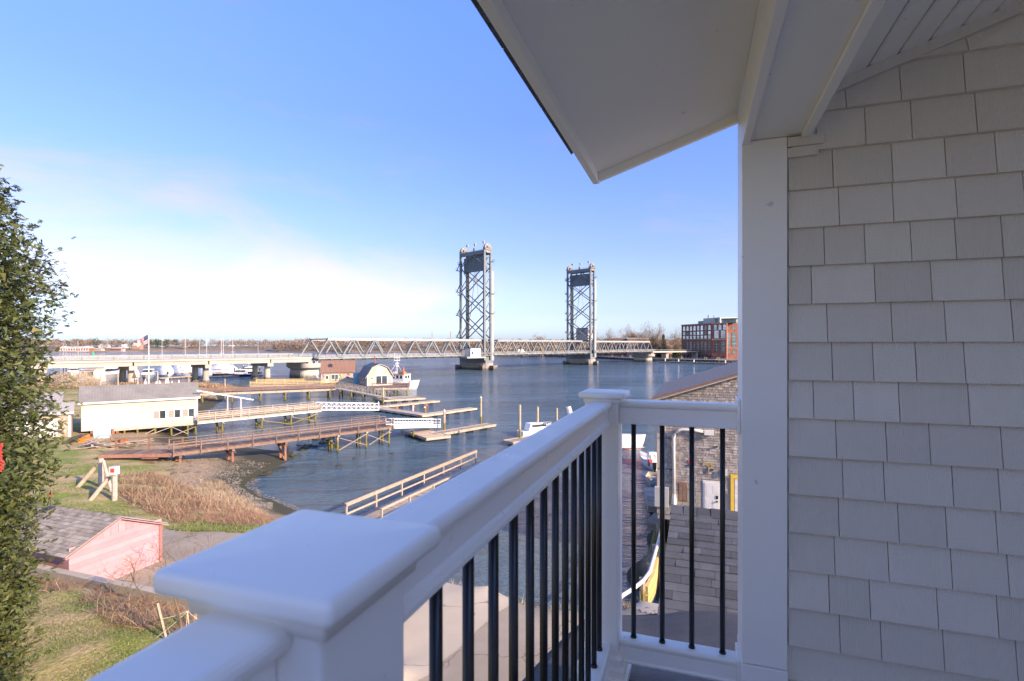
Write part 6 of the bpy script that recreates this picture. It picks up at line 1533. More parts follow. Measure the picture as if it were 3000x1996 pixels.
# boats at the right, by the shingled building
def skiff(px, py, L, yaw, label, hm, motor=True, console=False, H=.55, name="skiff", dk=None):
    p, FM = place(px, py, yaw); o = thing(name, p, label, "boat", "small boats beside the shingled building"); hull(o, FM, L, L*.36, H, hm, .2, .3, .5, open_=True, deckm=dk or M['grey'])
    for x in (-L*.2, L*.12): MB(FM).box(x-.14,x+.14,-L*.155,L*.155,H-.22,H-.17).build("thwart", M['oldalu'], o)
    if motor:
        mo = MB(FM).prism([(-L/2-.35,H+.2),(-L/2+.05,H+.2),(-L/2+.12,H+.75),(-L/2-.1,H+.9),(-L/2-.4,H+.7)], 'y', -.17, .17).build("outboard_motor", M['black'], o, bevel=.05)
        MB(FM).box(-L/2-.25,-L/2-.08,-.07,.07,-.3,H+.195).build("motor_leg", M['black'], mo)
    if console:
        MB(FM).prism([(-.5,.25),(.35,.25),(.2,1.45),(-.35,1.5)], 'y', -.38, .38).build("console", M['hullw'], o, bevel=.03)
        MB(FM).add([], []); rb = []
        mb = MB(FM); 
        pts = [(-.45, .0+math.cos(a)*.27, 1.05+math.sin(a)*.27) for a in np.linspace(0, 2*math.pi, 15)]; mb.path(pts, .055, 6); mb.build("life_ring", M['canvas'], o)
        MB(FM).box(-1.35,-.95,.5,.85,.3,.95).build("fuel_can", M['red'], o)
    return o
skiff(1908, 1366, 4.9, 100, "white open boat with console, life ring and black outboard by the building's left corner", M['hullw'], True, True, .75, dk=M['hullw'])
skiff(1912, 1412, 3.6, -110, "small bare aluminium skiff with dark outboard moored nearest the building", M['oldalu'], True, False, .5, "aluminium_skiff")
p, FM = place(1808, 1312, -12); o = thing("lobster_boat", p, "white boat with orange-red bottom, its bow showing right of the corner post", "boat", None); hull(o, FM, 5.6, 2.1, 1.45, M['hullw'], .1, .35, .5, deckm=M['hullw']); 
rgs = []; hull(o, FM, 5.3, 1.9, .20, M['redfloat'], .3, .0, .5, name="painted_bottom", deckm=M['redfloat'])
MB(FM).box(-2.2,.4,-.8,.8,1.2,2.6).build("cabin", M['hullw'], o, bevel=.05)
cruiser(1568, 1276, 4.8, 1.9, 30, "small white boat with canvas top beside the three green piles", M['hullw'], .8, 1.0, False, name="small_cruiser")
o = thing("lamp_on_pole", at_y(1672,1235,60), "white lamp head on a thin pole behind the corner post's left", "lamp"); q = at_y(1672,1215,60); MB().cyl((q.x,q.y,-.5),(q.x,q.y,q.z),.06,.05,6).build("pole", M['pile'], o); MB().cyl((q.x-.05,q.y,q.z),(q.x-.3,q.y,q.z+.9),.3,.3,8).build("lamp_head", M['whitewood'], o)
pA = at(1903,1486,.5); o = thing("side_float", pA, "sloping grey dock float tied along the building's left wall", "float")
FM = frame((pA.x, pA.y+.2, 0), (pA.x+1.0, pA.y+5.6, 0)); mb = MB(FM); x = 0
while x < 5.4: mb.box(x, x+.135, -2.0, 0, .46, .52); x += .15
mb.build("deck_planks", M['greywood'], o, kind="stuff", fix=False); MB(FM).box(-.06,5.45,0.0,.07,.1,.55).box(-.08,-.0,-2.0,0.0,.1,.54).build("edge_board", M['tanwood'], o); MB(FM).box(.1,5.2,-1.9,-.05,-.3,.1).build("flotation_drum", M['dark'], o)
# timber bulkhead, pipe and logs between water and building
o = thing("bulkhead", (7.4, 26, 2.4), "sunlit yellowish timber bulkhead along the water left of the wing roof", "sea wall")
bpts = [at(1893,1745,1.2), at(1915,1700,1.2), at(1928,1640,1.2), at(1938,1570,1.3), at(1948,1500,1.3)]
for a_, b_ in zip(bpts[:-1], bpts[1:]):
    for k in range(3): MB().beam((a_.x, a_.y, .6+k*.42), (b_.x, b_.y, .6+k*.42), .16, .36).build("timber", M['yellowwood'], o)
for i, q in enumerate(bpts): MB().cyl((q.x-.18,q.y,-1.5),(q.x-.18,q.y,2.0),.15,.14,8).build("post", M['pile'], o)
hp = [at(1780,1790,2.45), at(1822,1745,2.35), at(1858,1722,2.1), at(1885,1700,2.0), at(1903,1675,2.0), at(1916,1630,2.0), at(1930,1580,2.0), at(1938,1540,2.1)]
tag(MB().path(hp, .085, 8).build("white_hose", M['whitewood'], origin=hp[0], smooth=True), "long white pipe curving along the bank and up beside the bulkhead", "pipe")
lg = [at(1906,1650,.3), at(1925,1560,1.1)]; tag(MB().cyl(lg[0], lg[1], .24, .22, 9).build("fallen_pile", M['pile'], origin=lg[0]), "weedy fallen pile leaning in the water against the bulkhead", "log")
pp = at(1925,1525,1.3); tag(MB(frame(pp, yaw=R(60))).box(-1.0,1.0,-.45,.45,0,.16).box(-.9,.9,-.5,.4,-.35,-.02).build("plank_stage", M['greywood'], origin=pp), "grey plank stage jutting over the water by the bulkhead", "dock")
pth = patch("footpath", pxy([(1860,1745),(1890,1712),(1935,1720),(1960,1800),(1940,1850),(1850,1810)], 2.55), M['apron'], .15, .09, .05)

# ================================================================ BEACH, ROCKS, DEBRIS
def rockmesh(seed):
    rr = np.random.default_rng(seed); import bmesh
    b = bmesh.new(); bmesh.ops.create_icosphere(b, subdivisions=2, radius=1)
    for v in b.verts: v.co = Vector((v.co.x*1.2, v.co.y*.9, v.co.z*.62)) * (1 + .3*mnoise.noise(v.co*1.3 + Vector((seed,0,0))))
    me = bpy.data.meshes.new("rock"); b.to_mesh(me); b.free(); me.materials.append(M['rock']); return me
RK = [rockmesh(i) for i in range(5)]
zones = [((905,1322),(80,18),34,"dark weedy rock in the riprap heap at the water's edge under the brown pier","rocks heaped at the water's edge",(.25,.6)),
         ((830,1375),(60,22),26,"flat blackish seaweed-covered rock on the lower beach","seaweed-covered rocks on the lower beach",(.18,.45)),
         ((1040,1390),(130,28),9,"dark rock barely breaking the shallow water below the brown pier","rocks awash in the shallows",(.2,.5)),
         ((520,1365),(60,25),22,"pale broken stone on the slope beside the brown pier's root","pale stones by the pier's root",(.12,.3))]
for zi, ((cx, cy), (sx, sy), n, lab, grp, (r0, r1)) in enumerate(zones):
    for i in range(n):
        q = gpt(cx + rng.uniform(-1,1)*sx, cy + rng.uniform(-1,1)*sy, .3); me = RK[rng.integers(5)]
        if zi == 3: me = me.copy() if i == 0 else me
        o = bpy.data.objects.new("rock", me); COL.objects.link(o); s = rng.uniform(r0, r1); o.location = (q.x, q.y, max(q.z, -.12 if zi == 2 else (-.02 if zi == 0 else -.5)) + s*(.12 if zi != 2 else .0)); o.scale = (s*(1.7 if zi==1 else 1), s, s*(.45 if zi == 1 else .75)); o.rotation_euler = (rng.uniform(-.2,.2), rng.uniform(-.2,.2), rng.uniform(0,6.28))
        tag(o, lab, "rock", grp)
mb = MB()                                            # foam line and floating weed
xs_ = rng.uniform(-26, -13, 60000); ys_ = rng.uniform(38, 49, 60000); zs_ = terr(xs_, ys_); kf = (np.abs(zs_ + .02) < .07)
for x_, y_, z_ in list(zip(xs_[kf], ys_[kf], zs_[kf]))[:380]:
    r = rng.uniform(.02,.10); mb.add([(x_+r*math.cos(a)*rng.uniform(.6,1.6), y_+r*math.sin(a)*rng.uniform(.6,1.4), max(z_,0)+.03+.002*rng.random()) for a in np.linspace(0,2*math.pi,7)[:-1]], [tuple(range(6))])
mb.build("shore_foam", M['drystone'], kind="stuff", fix=False)
pb = []
for i in range(5200):
    px, py = rng.uniform(560,800), rng.uniform(1340,1480); q = at(px, py, .8); z = tz(q.x, q.y) if i % 1 == 0 else 0; pb.append((q.x, q.y, z))
pb = np.array(pb); pb = pb[(pb[:,2] > .15) & (pb[:,2] < 1.7)]; n = len(pb); r = rng.uniform(.025,.085,(n,1)); 
base = np.array([(1,0,0),(-.3,.9,0),(-.9,-.5,0),(0,0,.75),(.2,-.9,0)]); Vp = pb[:,None] + base[None]*r[:,None]*rng.uniform(.6,1.3,(n,5,1)); fp_ = np.array([(0,1,3),(1,2,3),(2,4,3),(4,0,3)]); 
mesh_np("beach_pebbles", Vp.reshape(-1,3), (fp_[None] + (np.arange(n)*5)[:,None,None]).reshape(-1,3), M['drystone'], kind="stuff")
# debris by the white building
def deb(name, px, py, fn, label, cat, g=1.7, yaw=0):
    q = gpt(px, py, g); m = MB(frame(q, yaw=R(yaw))); mt = fn(m); tag(m.build(name, mt, origin=q), label, cat)
deb("white_panel_box", 301, 1283, lambda m: (m.box(-.75,.75,-.4,.4,0,1.5), M['whitewood'])[1], "white tarp-covered box with a blue stripe beside the cream building", "box", yaw=20)
q = gpt(301,1283,1.7); MB(frame(q, yaw=R(20))).box(-.76,.76,-.412,-.402,.2,.42).build("blue_stripe", M['teal'], bpy.data.objects["white_panel_box"])
deb("grey_hatch", 212, 1300, lambda m: (m.prism([(-.9,0),(.5,.9),(.8,.75),(-.5,-.1)], 'y', -.9, .9), M['dark'])[1], "tilted grey wooden hatch lying by the garage", "hatch", yaw=15)
deb("orange_crate", 254, 1296, lambda m: (m.box(-.6,.6,-.35,.35,0,.55).box(-.6,-.5,-.35,.35,.55,.95).box(.1,.2,-.3,.3,.55,.85), M['orange'])[1], "faded orange crate with broken slats on the lawn's edge", "crate", yaw=10)
def planks(m):
    for i in range(14): a = rng.uniform(0,3.14); L = rng.uniform(.5,1.1); x, y = rng.normal(0,.4), rng.normal(0,.35); m.beam((x-L*math.cos(a), y-L*math.sin(a), .06+i*.05),(x+L*math.cos(a), y+L*math.sin(a), .1+i*.05+rng.uniform(-.1,.3)),.2,.06)
    return M['greywood']
deb("plank_heap", 278, 1312, planks, "heap of grey scrap planks in front of the white box", "planks", yaw=0)
def pl2(m):
    for i in range(16): a = rng.normal(.1,.35); L = rng.uniform(1.0,2.4); x, y = rng.normal(0,.8), rng.normal(0,.8); m.beam((x-L*math.cos(a), y-L*math.sin(a), .06+i*.03),(x+L*math.cos(a), y+L*math.sin(a), .1+i*.03),.16,.05)
    return M['tanwood']
deb("timber_heap", 350, 1312, pl2, "low heap of pale timbers beside the brown boarding ramp", "planks", yaw=20)
deb("rusty_barrow", 352, 1308, lambda m: (m.prism([(-.7,.25),(.7,.5),(.8,.9),(-.6,.6)], 'y', -.4, .4).beam((-.5,-.3,.0),(-1.1,-.3,1.2),.06,.06), M['rust'])[1], "rusty tipped cart at the brown ramp's railing", "cart", yaw=-20)
# flagpole with flag, umbrellas
fpY = 100; p = at_y(437, 1100, fpY); p.z = 1.2; fl = thing("flagpole", p, "white flagpole with an American flag flying behind the cream building", "flagpole")
top = zt(979, fpY); MB().cyl(p, (p.x,p.y,top), .11, .07, 8).build("pole", M['whitewood'], fl); MB().cyl((p.x,p.y,top),(p.x,p.y,top+.25),.14,.14,8).build("finial", M['yellow'], fl)
def fpos(u, v):                                       # u along the fly 0..1, v down the hoist 0..1
    x = p.x - .12 - 2.45*u*.82 ; y = p.y + .16*math.sin(u*9+v*2)*u; z = top - .15 - 1.65*v - u*(1.05 - .35*v) + .09*math.sin(u*8+v*3)
    return (x, y, z)
nU = 24; vs = []; fs = []; mi = []; nV = 26
for i in range(nU+1):
    for j in range(nV+1): vs.append(fpos(i/nU, j/nV))
for i in range(nU):
    for j in range(nV): fs.append((i*(nV+1)+j, i*(nV+1)+j+1, (i+1)*(nV+1)+j+1, (i+1)*(nV+1)+j)); mi.append(2 if (i < nU*.4 and j < 14) else (0 if (j//2) % 2 == 0 else 1))
mb = MB(); mb.v = vs; mb.f = fs; mb.mi = mi; fo = mb.build("flag", [M['red'], M['whitewood'], M['blue']], fl, fix=False)
mb = MB()
for a_ in range(5):
    for b_ in range(6 if a_ % 2 == 0 else 5):
        u = (b_ + (.5 if a_ % 2 == 0 else 1))/6*.4; v = (a_+.6)/5*.54; c = fpos(u, v); mb.add([(c[0]+.045*math.sin(k*2*math.pi/10)*(1 if k%2==0 else .4), c[1]-.02, c[2]+.045*math.cos(k*2*math.pi/10)*(1 if k%2==0 else .4)) for k in range(10)], [tuple(range(10))])
mb.build("star", M['whitewood'], fo, fix=False)
for i, (px, s) in enumerate(((427,1),(459,.9),(469,.95),(488,1.1),(493,1.15),(505,.95),(525,1.05))):
    lab = ["folded white umbrella nearest the flagpole's left","folded white umbrella just right of the flagpole","third folded white umbrella counted from the left","folded white umbrella, left of the close pair","folded white umbrella, right of the close pair","folded white umbrella second from the right end","folded white umbrella at the right end of the row"][i]
    p_ = at_y(px, 1100, 112+rng.uniform(-2,2)); zz_ = max(tz(p_.x,p_.y), 1.0); o = thing("patio_umbrella", (p_.x,p_.y,zz_), lab, "umbrella", "folded umbrellas on the shore"); MB().cyl((p_.x,p_.y,zz_),(p_.x,p_.y,zz_+3.4*s),.05,.04,6).build("pole", M['tanwood'], o)
    MB().cyl((p_.x,p_.y,zz_+1.55*s),(p_.x,p_.y,zz_+2.4*s),.36,.30,8).cyl((p_.x,p_.y,zz_+2.4*s),(p_.x,p_.y,zz_+3.5*s),.30,.04,8).build("folded_canopy", M['canvas'], o)
for i, (px, pt, pb_) in enumerate(((296,1092,1125),(405,1094,1125),(463,1090,1120),(554,1093,1130),(660,1110,1131),(347,1092,1122))):
    q = at_y(px, pb_, 118); q.z = max(tz(q.x,q.y),.3); o = MB().cyl((q.x,q.y,q.z-.3),(q.x,q.y,zt(pt,118)),.14,.12,7).build("shore_post", M['tanwood'], origin=q); tag(o, ["thin brown post below the houseboat's right end","post left of the folded umbrellas","post between flagpole and umbrellas","lone post right of the building's ridge end","short white-topped post on the marsh right of the columns","post below the grey yacht's bow"][i], "post", "posts along the far bank")
q = at_y(395, 1118, 116); o = thing("signpost", (q.x,q.y,1), "post with a small sailboat-shaped brown sign behind the roof ridge", "sign"); MB().cyl((q.x,q.y,1),(q.x,q.y,zt(1105,116)),.07,.07,6).build("pole", M['dark'], o); z1_ = zt(1108,116); MB().prism([(q.x-.7,z1_),(q.x+.7,z1_),(q.x+.45,z1_+.25),(q.x,z1_+1.5),(q.x-.5,z1_+.25)], 'y', q.y-.03, q.y+.03).build("sailboat_sign", M['brownwood'], o)
# bushes beyond
bu = thing("tan_bush", at_y(225, 1130, 128), "big round tan leafless bush between cedar and houseboat", "bush"); bu.location.z = 1.5; q = bu.location
ob = crowns("twigs", [(q.x+dx, q.y+dy, 1.0, 4.6*s, 3.4*s) for dx, dy, s in ((0,0,1.1),(3.2,-1,1.0),(-4.5,1,1.0),(-8,2,.8),(6,-1,.75))], M['reed'], kind=None, n=2600)
ob.parent = bu; ob.location = -q
me = ob.data; co = np.empty(len(me.vertices)*3, np.float32); me.vertices.foreach_get("co", co); co = co.reshape(-1,3,3); c = co.mean(1, keepdims=True); co = c + (co-c)*.18; me.vertices.foreach_set("co", co.ravel()); me.update()

# ================================================================ FAR SHORE THINGS
def yfar(px, py): return at(px, py, 0)
nb_ = thing("brick_barracks", (-705, 850, 2), "long low red brick building with white pediments at each end on the far left shore", "building"); FM = frame((-728, 846, 0), yaw=R(4)); L = 46
MB(FM).box(0,L,0,12,1.5,7).build("wall", M['brick'], nb_); MB(FM).prism([(-.6,7),(6,9.6),(12.6,7)], 'x', 0, L).build("roof", M['grey'], nb_); MB(FM).box(0,L,-.3,-.01,6.2,7).box(0,L,-.5,-.3,1.5,2.6).build("white_band", M['whitewood'], nb_)
for x in (7, L-5): MB(FM).prism([(x-4.5,7),(x,9.9),(x+4.5,7)], 'y', -1.2, 6).build("pediment", M['whitewood'], nb_)
for k in range(12): MB(FM).box(1+k*3.9,1.9+k*3.9,-.5,-.02,1.5,6.19).build("pilaster", M['whitewood'], nb_)
def house(px, pyb, w, h, label, wall, roof=None, dist=None, yaw=0, dd=8, rise=None):
    q = at(px, pyb, 3.0); FM = frame((q.x-w/2, q.y, 0), yaw=R(yaw)); o = gable_house("far_house", label, FM, w, dd, 2, 2+h, rise or h*.45, wall, roof or M['grey'], cat="house", over=.4, ridge="y" if w < 11 else "x")
    for k in range(int(w//3)): MB(FM).box(.8+k*3,1.9+k*3,-.08,-.01,3.2,4.8).build("window", M['glass'], o)
    return o
for a in ((303,1025.5,17,8,"white two-storey house on the far shore, left of the crane jib",M['whitewood']),(366,1025.5,22,8,"broad white roofed shed on the far shore under the crane jib",M['whitewood']),(400,1026,14,9,"pale brick house with white gable on the far shore left of the flag",M['brickpale']),(428,1024.5,9,6,"small white cottage on the far shore just right of the flagpole",M['whitewood']),
          (567,1022.5,22,8,"white gabled house among trees, left of the short lamp post",M['whitewood']),(676,1022.5,12,7,"white cottage on the far shore behind the masts",M['whitewood']),(342,1026.5,18,4,"low rust-red shed at the far shipyard",M['brick']),(285,1027,14,3,"low yellow-brown shed at the far waterline",M['tanwood'])):
    house(*a)
cr_ = thing("crane", at(362,1027,2), "thin lattice crane jib rising diagonally from the far left shore", "crane"); q0_, q1_ = at_y(362, 1004, 800), at_y(378, 970, 800)
mb = MB(); dlt = Vector((1.1,0,0))
for s in (-1,1): mb.beam(q0_+dlt*s, q1_+dlt*s*.4, .35, .35)
for k in range(12): a_, b_ = q0_.lerp(q1_, k/12), q0_.lerp(q1_, (k+1)/12); mb.beam(a_-dlt*(1-k*.05), b_+dlt*(1-k*.05), .25, .25)
mb.build("jib", M['grey'], cr_); MB().box(q0_.x-2,q0_.x+2,q0_.y-2,q0_.y+2,2,6).build("cab", M['grey'], cr_)
q = at_y(241, 1016, 1000); o = tag(MB().cyl((q.x,q.y,2),(q.x,q.y,zt(997,1000)),1.6,1.3,8).build("chimney", M['brickpale'], origin=(q.x,q.y,2)), "tall pale chimney stack above the far left shore", "chimney")
q = at(274, 1040.5, 0); o = thing("green_buoy", q, "green channel buoy on the river above the viaduct", "buoy"); MB().cyl((q.x,q.y,0),(q.x,q.y,1.0),1.6,1.6,10).build("float_ring", M['greenbuoy'], o); MB().cyl((q.x,q.y,1.0),(q.x,q.y,4.4),1.1,.4,8).cyl((q.x,q.y,4.4),(q.x,q.y,5.4),.5,.5,8).build("tower", M['greenbuoy'], o)
def antenna(px, pt, label, Y=900): q = at_y(px, 1010, Y); tag(MB().beam((q.x,q.y,8),(q.x,q.y,zt(pt,Y)),1.1,1.1).build("radio_mast", M['brickpale'], origin=(q.x,q.y,8)), label, "radio mast", "radio masts on the skyline")
antenna(1266, 972, "thin red-white radio mast above the truss, left of the first tower, leftmost"); antenna(1320, 971, "thin radio mast right beside the first tower's left leg")
q = at_y(1560, 1016, 600); FMy2 = frame((q.x,q.y,0), yaw=0); yt = thing("river_yacht", (q.x,q.y,0), "white motor yacht passing upriver, seen through the lift span's truss", "boat"); MB(FMy2).prism([(-14,-.5),(12,-.5),(16,3.4),(-14,3.0)], 'y', -3, 3).build("hull", M['hullw'], yt); MB(FMy2).prism([(-10,3.0),(8,3.0),(5,6),(-9,6)], 'y', -2.4, 2.4).prism([(-12,8.4),(6,8.4),(5,8.8),(-12,8.8)], 'y', -2.6, 2.6).box(-8,2,-2,2,6.0,8.4).build("cabin", M['hullw'], yt)

# ================================================================ TOWN SHORE AT THE RIGHT
br = thing("brick_office", at_y(2080, 1050, 398), "big red brick waterfront office block with arched and tall paired windows", "building")
Bc = at_y(2087, 1048, 395); Bc.z = 0; bl0 = at_y(1996, 1048, 432); bl0.z = 0; FL = frame(bl0, Bc); LL = (Bc-bl0).length
H0, H1 = 1.6, 28.6
MB(FL).box(0, LL, 0, 26, H0, H1).build("wall", M['brick'], br)
MB(FL).box(-.3, LL+.3, -.35, -.01, 16.0, 16.6).box(-.3, LL+.3, -.35, -.01, 5.2, 5.6).box(-.3,LL+.3,-.3,-.01,H1-.5,H1+.2).build("cornice", M['brickpale'], br)
nw = 8; st_ = LL/(nw+.6)
def bwin(FM, x0, x1, z0, z1, arch=False, glass=None, o=br, y=0):
    mb = MB(FM); w = (x1-x0)
    if arch: prof = [(x0,z0),(x1,z0)] + [(x0+w/2+math.cos(a)*w/2, z1-w/2+math.sin(a)*w/2*1.25) for a in np.linspace(0, math.pi, 9)]
    else: prof = [(x0,z0),(x1,z0),(x1,z1),(x0,z1)]
    f = mb.prism(prof, 'y', y-.12, y-.015).build("window", glass or M['glass_s'], o)
    mb = MB(FM); n = 3 if (z1-z0) > 4 else 1
    for k in range(1, n+1): mb.box(x0, x1, y-.17, y-.122, z0+(z1-z0)*k/(n+1)-.08, z0+(z1-z0)*k/(n+1)+.08)
    mb.box((x0+x1)/2-.07,(x0+x1)/2+.07,y-.165,y-.1221,z0,z1-(.3 if arch else 0)); mb.build("window_frame", M['grey'], f)
for k in range(nw):
    x0 = st_*(k+.45)+.5; x1 = x0+st_*.55; gl = M['glass_s'] if k not in (6,) else M['glass_g']
    bwin(FL, x0, x1, 23.6, 27.0, True, gl); bwin(FL, x0, x1, 20.2, 22.6, False, M['glass'] if k in (1,6) else M['glass_s']); bwin(FL, x0, x1, 17.0, 19.4, False, M['glass_s']); MB(FL).box(x0, x1, -.12, -.015, 19.42, 20.18).build("spandrel", M['greendark'], br)
    bwin(FL, x0+.1, x1-.1, 6.6, 14.8, False, M['glass_g']); MB(FL).box(x0, x1, -.1, -.01, 1.8, 4.2).build("ground_window", M['glass'], br)
for k in (1, 5, 6): x0 = st_*(k+.45)+.4; MB(FL).prism([(-1.6,3.4),(-.02,3.4),(-.02,4.9),(-.9,4.6)], 'x', x0-.2, x0+st_*.7).build("awning", M['greendark'], br)
Re = at_y(2128, 1048, 390); Re.z = 0; FR_ = frame(Bc, Re); LR = (Re-Bc).length
MB(FR_).box(.01, LR, .01, 24, H0, H1+.02).build("wall", M['brick'], br); MB(FR_).box(0, LR+.3, -.35, -.0, 15.8, 16.8).box(0,LR+.3,-.3,0,H1-.4,H1+.25).build("cornice", M['brickpale'], br)
for k in range(3): bwin(FR_, 1.0+k*3.2, 3.0+k*3.2, 23.6, 27.2, True, M['glass_s'])
for k in range(2): bwin(FR_, 1.3+k*4.6, 4.3+k*4.6, 17.2, 23.0, False, M['glass_s']); bwin(FR_, 1.5+k*4.6, 4.1+k*4.6, 6.6, 14.6, False, M['glass_g']); MB(FR_).box(2.2+k*4.6,3.6+k*4.6,-.1,-.01,2,4).build("ground_window", M['glass'], br)
FR2 = frame(Re + Vector((0,4.5,0)), Re + Vector((22, 3.0, 0)))
MB(FR2).box(.01, 34, .01, 20, H0, H1-.6).build("wall", M['brick'], br); MB(FR2).box(0,34,-.3,0,9.6,10.2).build("cornice", M['brickpale'], br)
for k in range(5): bwin(FR2, 1.0+k*4.6, 4.1+k*4.6, 10.6, 21.5, False, M['glass_g']); bwin(FR2, 1.2+k*4.6, 3.6+k*4.6, 5.2, 8.6, True, M['glass_g']); bwin(FR2, 1.2+k*4.6, 3.4+k*4.6, 23.6, 26, False, M['glass_g'])
MB(FL).box(LL*.55, LL+2, 5, 22, H1+.3, H1+4.4).build("roof_house", M['grey'], br); MB(FR_).box(1, LR+6, 4, 18, H1+.3, H1+3.2).box(0, LR+7, 3, 19, H1+3.2, H1+3.6).build("roof_terrace", M['green'], br)
MB(FL).box(LL*.35, LL*.55, 6, 20, H1+.1, H1+2.6).box(LL*.62,LL*.65,7,8,H1+4.4,H1+7).box(LL*.8,LL*.82,7,8,H1+4.4,H1+6.4).build("roof_plant", M['green'], br)
def tbuild(px, pyt, Y, w, label, wall, name="town_building", z0=2, dd=14, roof=None, win=True):
    q = at_y(px, 1010, Y); h = zt(pyt, Y); o = thing(name, (q.x, q.y, z0), label, "building"); FM = frame((q.x-w/2, q.y, 0), yaw=R(-10))
    MB(FM).box(0,w,0,dd,z0,h).build("wall", wall, o); MB(FM).box(-.4,w+.4,-.4,dd+.4,h+.003,h+.5).build("roof", roof or M['grey'], o)
    if win:
        for k in range(int(w//4)):
            for z in np.arange(z0+2.5, h-2.5, 3.6): MB(FM).box(1.2+k*4,3.0+k*4,-.1,-.01,z,z+1.8).build("window", M['glass_g'], o)
    return o
tbuild(1835, 992, 470, 30, "flat-roofed red brick building behind the last truss span", M['brick'])
tbuild(1868, 993, 455, 18, "pale brick wing right of the flat brick building", M['brickpale'], win=False)
tbuild(1790, 1016, 500, 40, "low brick row behind the truss, left of the town's flat building", M['brick'])
hq = at_y(1958, 1017, 480); o = thing("arched_house", (hq.x,hq.y,4), "small pale house with a rounded gable between the trees", "house"); FM = frame((hq.x-7,hq.y,0), yaw=R(12)); MB(FM).prism([(0,4),(14,4)]+[(7+7*math.cos(a), 8+5*math.sin(a)) for a in np.linspace(0,math.pi,9)], 'y', 0, 10).build("wall", M['brickpale'], o); MB(FM).prism([(-6,8),(0,8),(2,12),(-4,12)], 'y', 0, 10).build("roof", M['grey'], o)
# wharf along the town shore
wp = [at_y(1500,1030,610), at_y(1600,1030,560), at_y(1740,1030,490), at_y(1845,1030,430), at_y(1900,1030,402), at_y(1995,1030,388), at_y(2100,1030,372), at_y(2200,1030,366)]
o = thing("town_wharf", wp[3], "dark timber wharf on close-set piles along the town shore", "wharf")
for a_, b_ in zip(wp[:-1], wp[1:]):
    MB().beam((a_.x,a_.y,1.75),(b_.x,b_.y,1.75),7,.5).build("deck", M['greywood'], o)
    n = max(2, int((b_-a_).length/4))
    mb = MB()
    for k in range(n):
        q = a_.lerp(b_, k/n)
        for dy in (-3.2, 0): mb.cyl((q.x,q.y+dy,-2),(q.x,q.y+dy,1.5 if (k%4) else 3.6),.28,.28,6)
    mb.build("piles", M['pile'], o); MB().beam((a_.x,a_.y-3.4,3.0),(b_.x,b_.y-3.4,3.0),.12,.12).beam((a_.x,a_.y-3.4,2.5),(b_.x,b_.y-3.4,2.5),.1,.1).build("rail", M['grey'], o)
o = float_("thin long float lying before the town wharf and brick block", at(1925,1058.5,.6)[:2], at(2180,1066,.6)[:2], 3, .6)
for i, px in enumerate((1948,1987,2032,2124)): dpile(px, 1060+i*1.6, 1050+i*2, ["white-capped pile at the long town float, leftmost","second white-capped pile on the long town float","white-capped pile before the brick block's corner","white-capped pile at the float's right end"][i], r=.45, mat=M['whitewood'], name="town_pile", cap=False)
# trees of the town shore: three bare tree kinds, copied
def baretree(seed, h, spread):
    rr = np.random.default_rng(seed); mb = MB(); tips = []
    def br(p, d, L, r, k):
        q = p; pts = [p]
        for i in range(3): d = (d + Vector(rr.normal(size=3))*.15 + Vector((0,0,.06))).normalized(); q = q + d*(L/3); pts.append(q)
        mb.path(pts, [r, r*.85, r*.7, r*.55], 4 if k < 2 else 3)
        if k >= 4: tips.append(q); return
        for j in range(4 if k < 2 else 3):
            nd = (d*.8 + Vector(rr.normal(size=3)).normalized()*spread).normalized(); br(pts[rng.integers(1,4)], nd, L*rr.uniform(.6,.8), max(r*.55,.035), k+1)
    br(Vector((0,0,0)), Vector((0,0,1)), h*.34, h*.022, 0)
    t = thing("bare_tree", (0,0,0), "x", "tree", "bare trees on the town shore"); mb.build("trunk", M['twig'], t, fix=False)
    V = []
    for c in tips:
        for k in range(10): a = c + Vector(rr.normal(size=3))*.7; d_ = Vector(rr.normal(size=3)) + Vector((0,0,.6)); d_.normalize(); s2 = Vector((d_.y,-d_.x,0)); V += [a - s2*.085, a + s2*.085, a + d_*rr.uniform(.8,1.8)]
    cr = mesh_np("crown", np.array(V), np.arange(len(V)).reshape(-1,3), M['fartree2']); cr.parent = t; return t
protos = [baretree(3, 15, .8), baretree(4, 15, .95), baretree(9, 15, .7)]
tl = [(1562,985,560),(1580,985,540),(1740,988,520),(1755,986,500),(1772,990,515),(1790,985,500),(1808,984,505),(1826,974,500),(1846,978,505),(1861,976,495),(1880,972,480),(1893,974,470),(1905,975,460),(1918,980,455),(1928,978,470),(1948,992,480),(1972,990,470),(1985,985,500),(1990,988,460)]
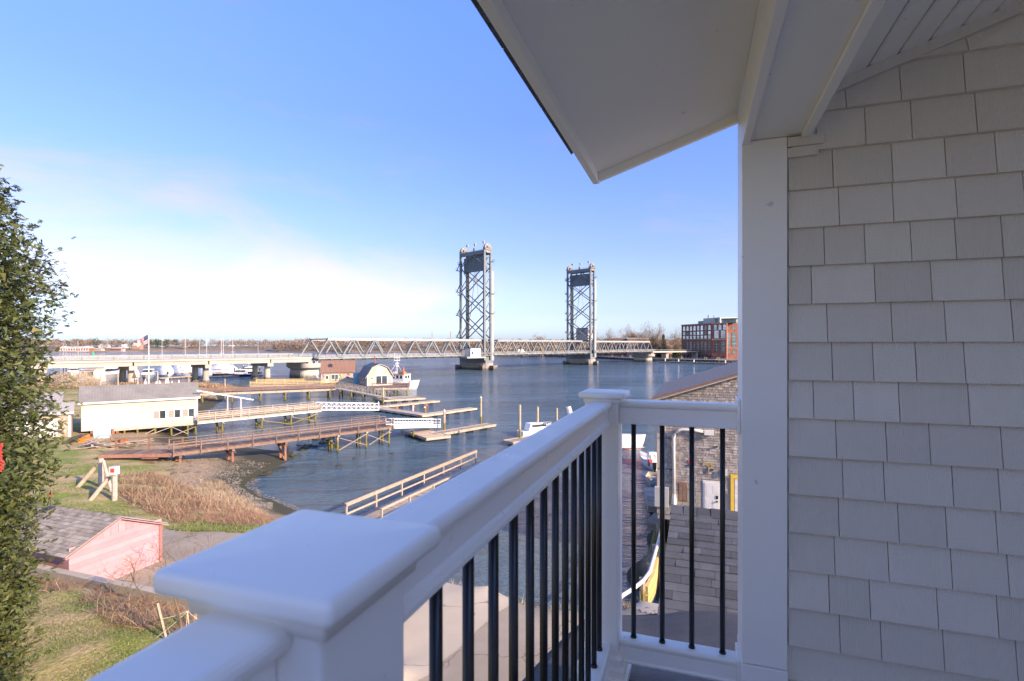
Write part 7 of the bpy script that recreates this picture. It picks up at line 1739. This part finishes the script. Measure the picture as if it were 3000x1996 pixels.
lbl = ["leftmost bare tree left of the farther tower","bare tree just left of the farther tower's leg","bare tree just right of the farther tower's foot","second bare tree right of the farther tower","low bare tree above the truss right of the tower","bare tree over the truss, left of the tall rounded one","bare tree beside the flat brick building's left","tall rounded bare tree behind the flat brick building","bare tree rising behind the flat brick building's middle","bare tree behind the flat brick building's right edge","tallest bare tree, above the last truss's end","tall bare tree right of the last truss's curved end","bare tree right of the truss over the town viaduct","thin bare tree left of the evergreen","bare tree just left of the pointed evergreen","bare tree right of the pointed evergreen","bare tree left of the brick block, behind the arched house","tall bare tree touching the brick block's left edge","lower bare tree before the brick block's left edge"]
for i, (px, pt, Y) in enumerate(tl):
    q = at_y(px, 1010, Y); z0 = 3.5; h = zt(pt, Y) - z0; pr = protos[i % 3]; s = h/15*1.5
    if i < 3: pr.location = (q.x,q.y,z0); pr.scale = (s,s,s); pr["label"] = lbl[i]
    else: c = inst(pr, (q.x,q.y,z0), rng.uniform(0,6.28), s, lbl[i])
def evergreen(px, pt, Y, w, label, z0=3, dark=True):
    q = at_y(px, 1010, Y); h = zt(pt, Y)-z0; o = thing("evergreen_tree", (q.x,q.y,z0), label, "tree"); MB().cyl((q.x,q.y,z0-1),(q.x,q.y,z0+h*.9),h*.02+.1,.05,6).build("trunk", M['bark'], o)
    rr = np.random.default_rng(int(px)); n = 2600; t = rr.random(n)**.8; a = rr.uniform(0,6.28,n); r = w*(1-t)**.8*rr.uniform(.3,1.05,n)*(1+.25*np.sin(t*40)); c = np.stack([q.x+np.cos(a)*r, q.y+np.sin(a)*r, z0+h*(.06+.94*t)], 1)
    V = c[:,None] + rr.normal(0, .42, (n,3,3)); cr = mesh_np("crown", V.reshape(-1,3) - np.array([q.x,q.y,z0]), np.arange(n*3).reshape(-1,3), M['pineleaf']); cr.parent = o
evergreen(1943, 981, 470, 3.6, "pointed dark evergreen standing between the bare trees"); evergreen(1935, 1020, 415, 4.2, "dark rounded evergreen in front of the town viaduct", 2); evergreen(1983, 1026, 405, 4.6, "dark evergreen at the brick block's left foot", 2)
# scrub wood behind the town trees
its = []
for i in range(520):
    px = rng.uniform(1450, 1998); Y = rng.uniform(520, 640); q = at_y(px, 1010, Y); its.append((q.x, q.y, 3, rng.uniform(9,15.5) if px > 1740 else rng.uniform(6,9), rng.uniform(3,5)))
crowns("town_wood", its, M['fartree2'], n=150)
its = []
for i in range(260): px = rng.uniform(1470,1760); q = at_y(px, 1010, rng.uniform(600,760)); its.append((q.x,q.y,2,rng.uniform(7,10.5),4.5))
crowns("island_wood", its, M['fartree'], n=120)
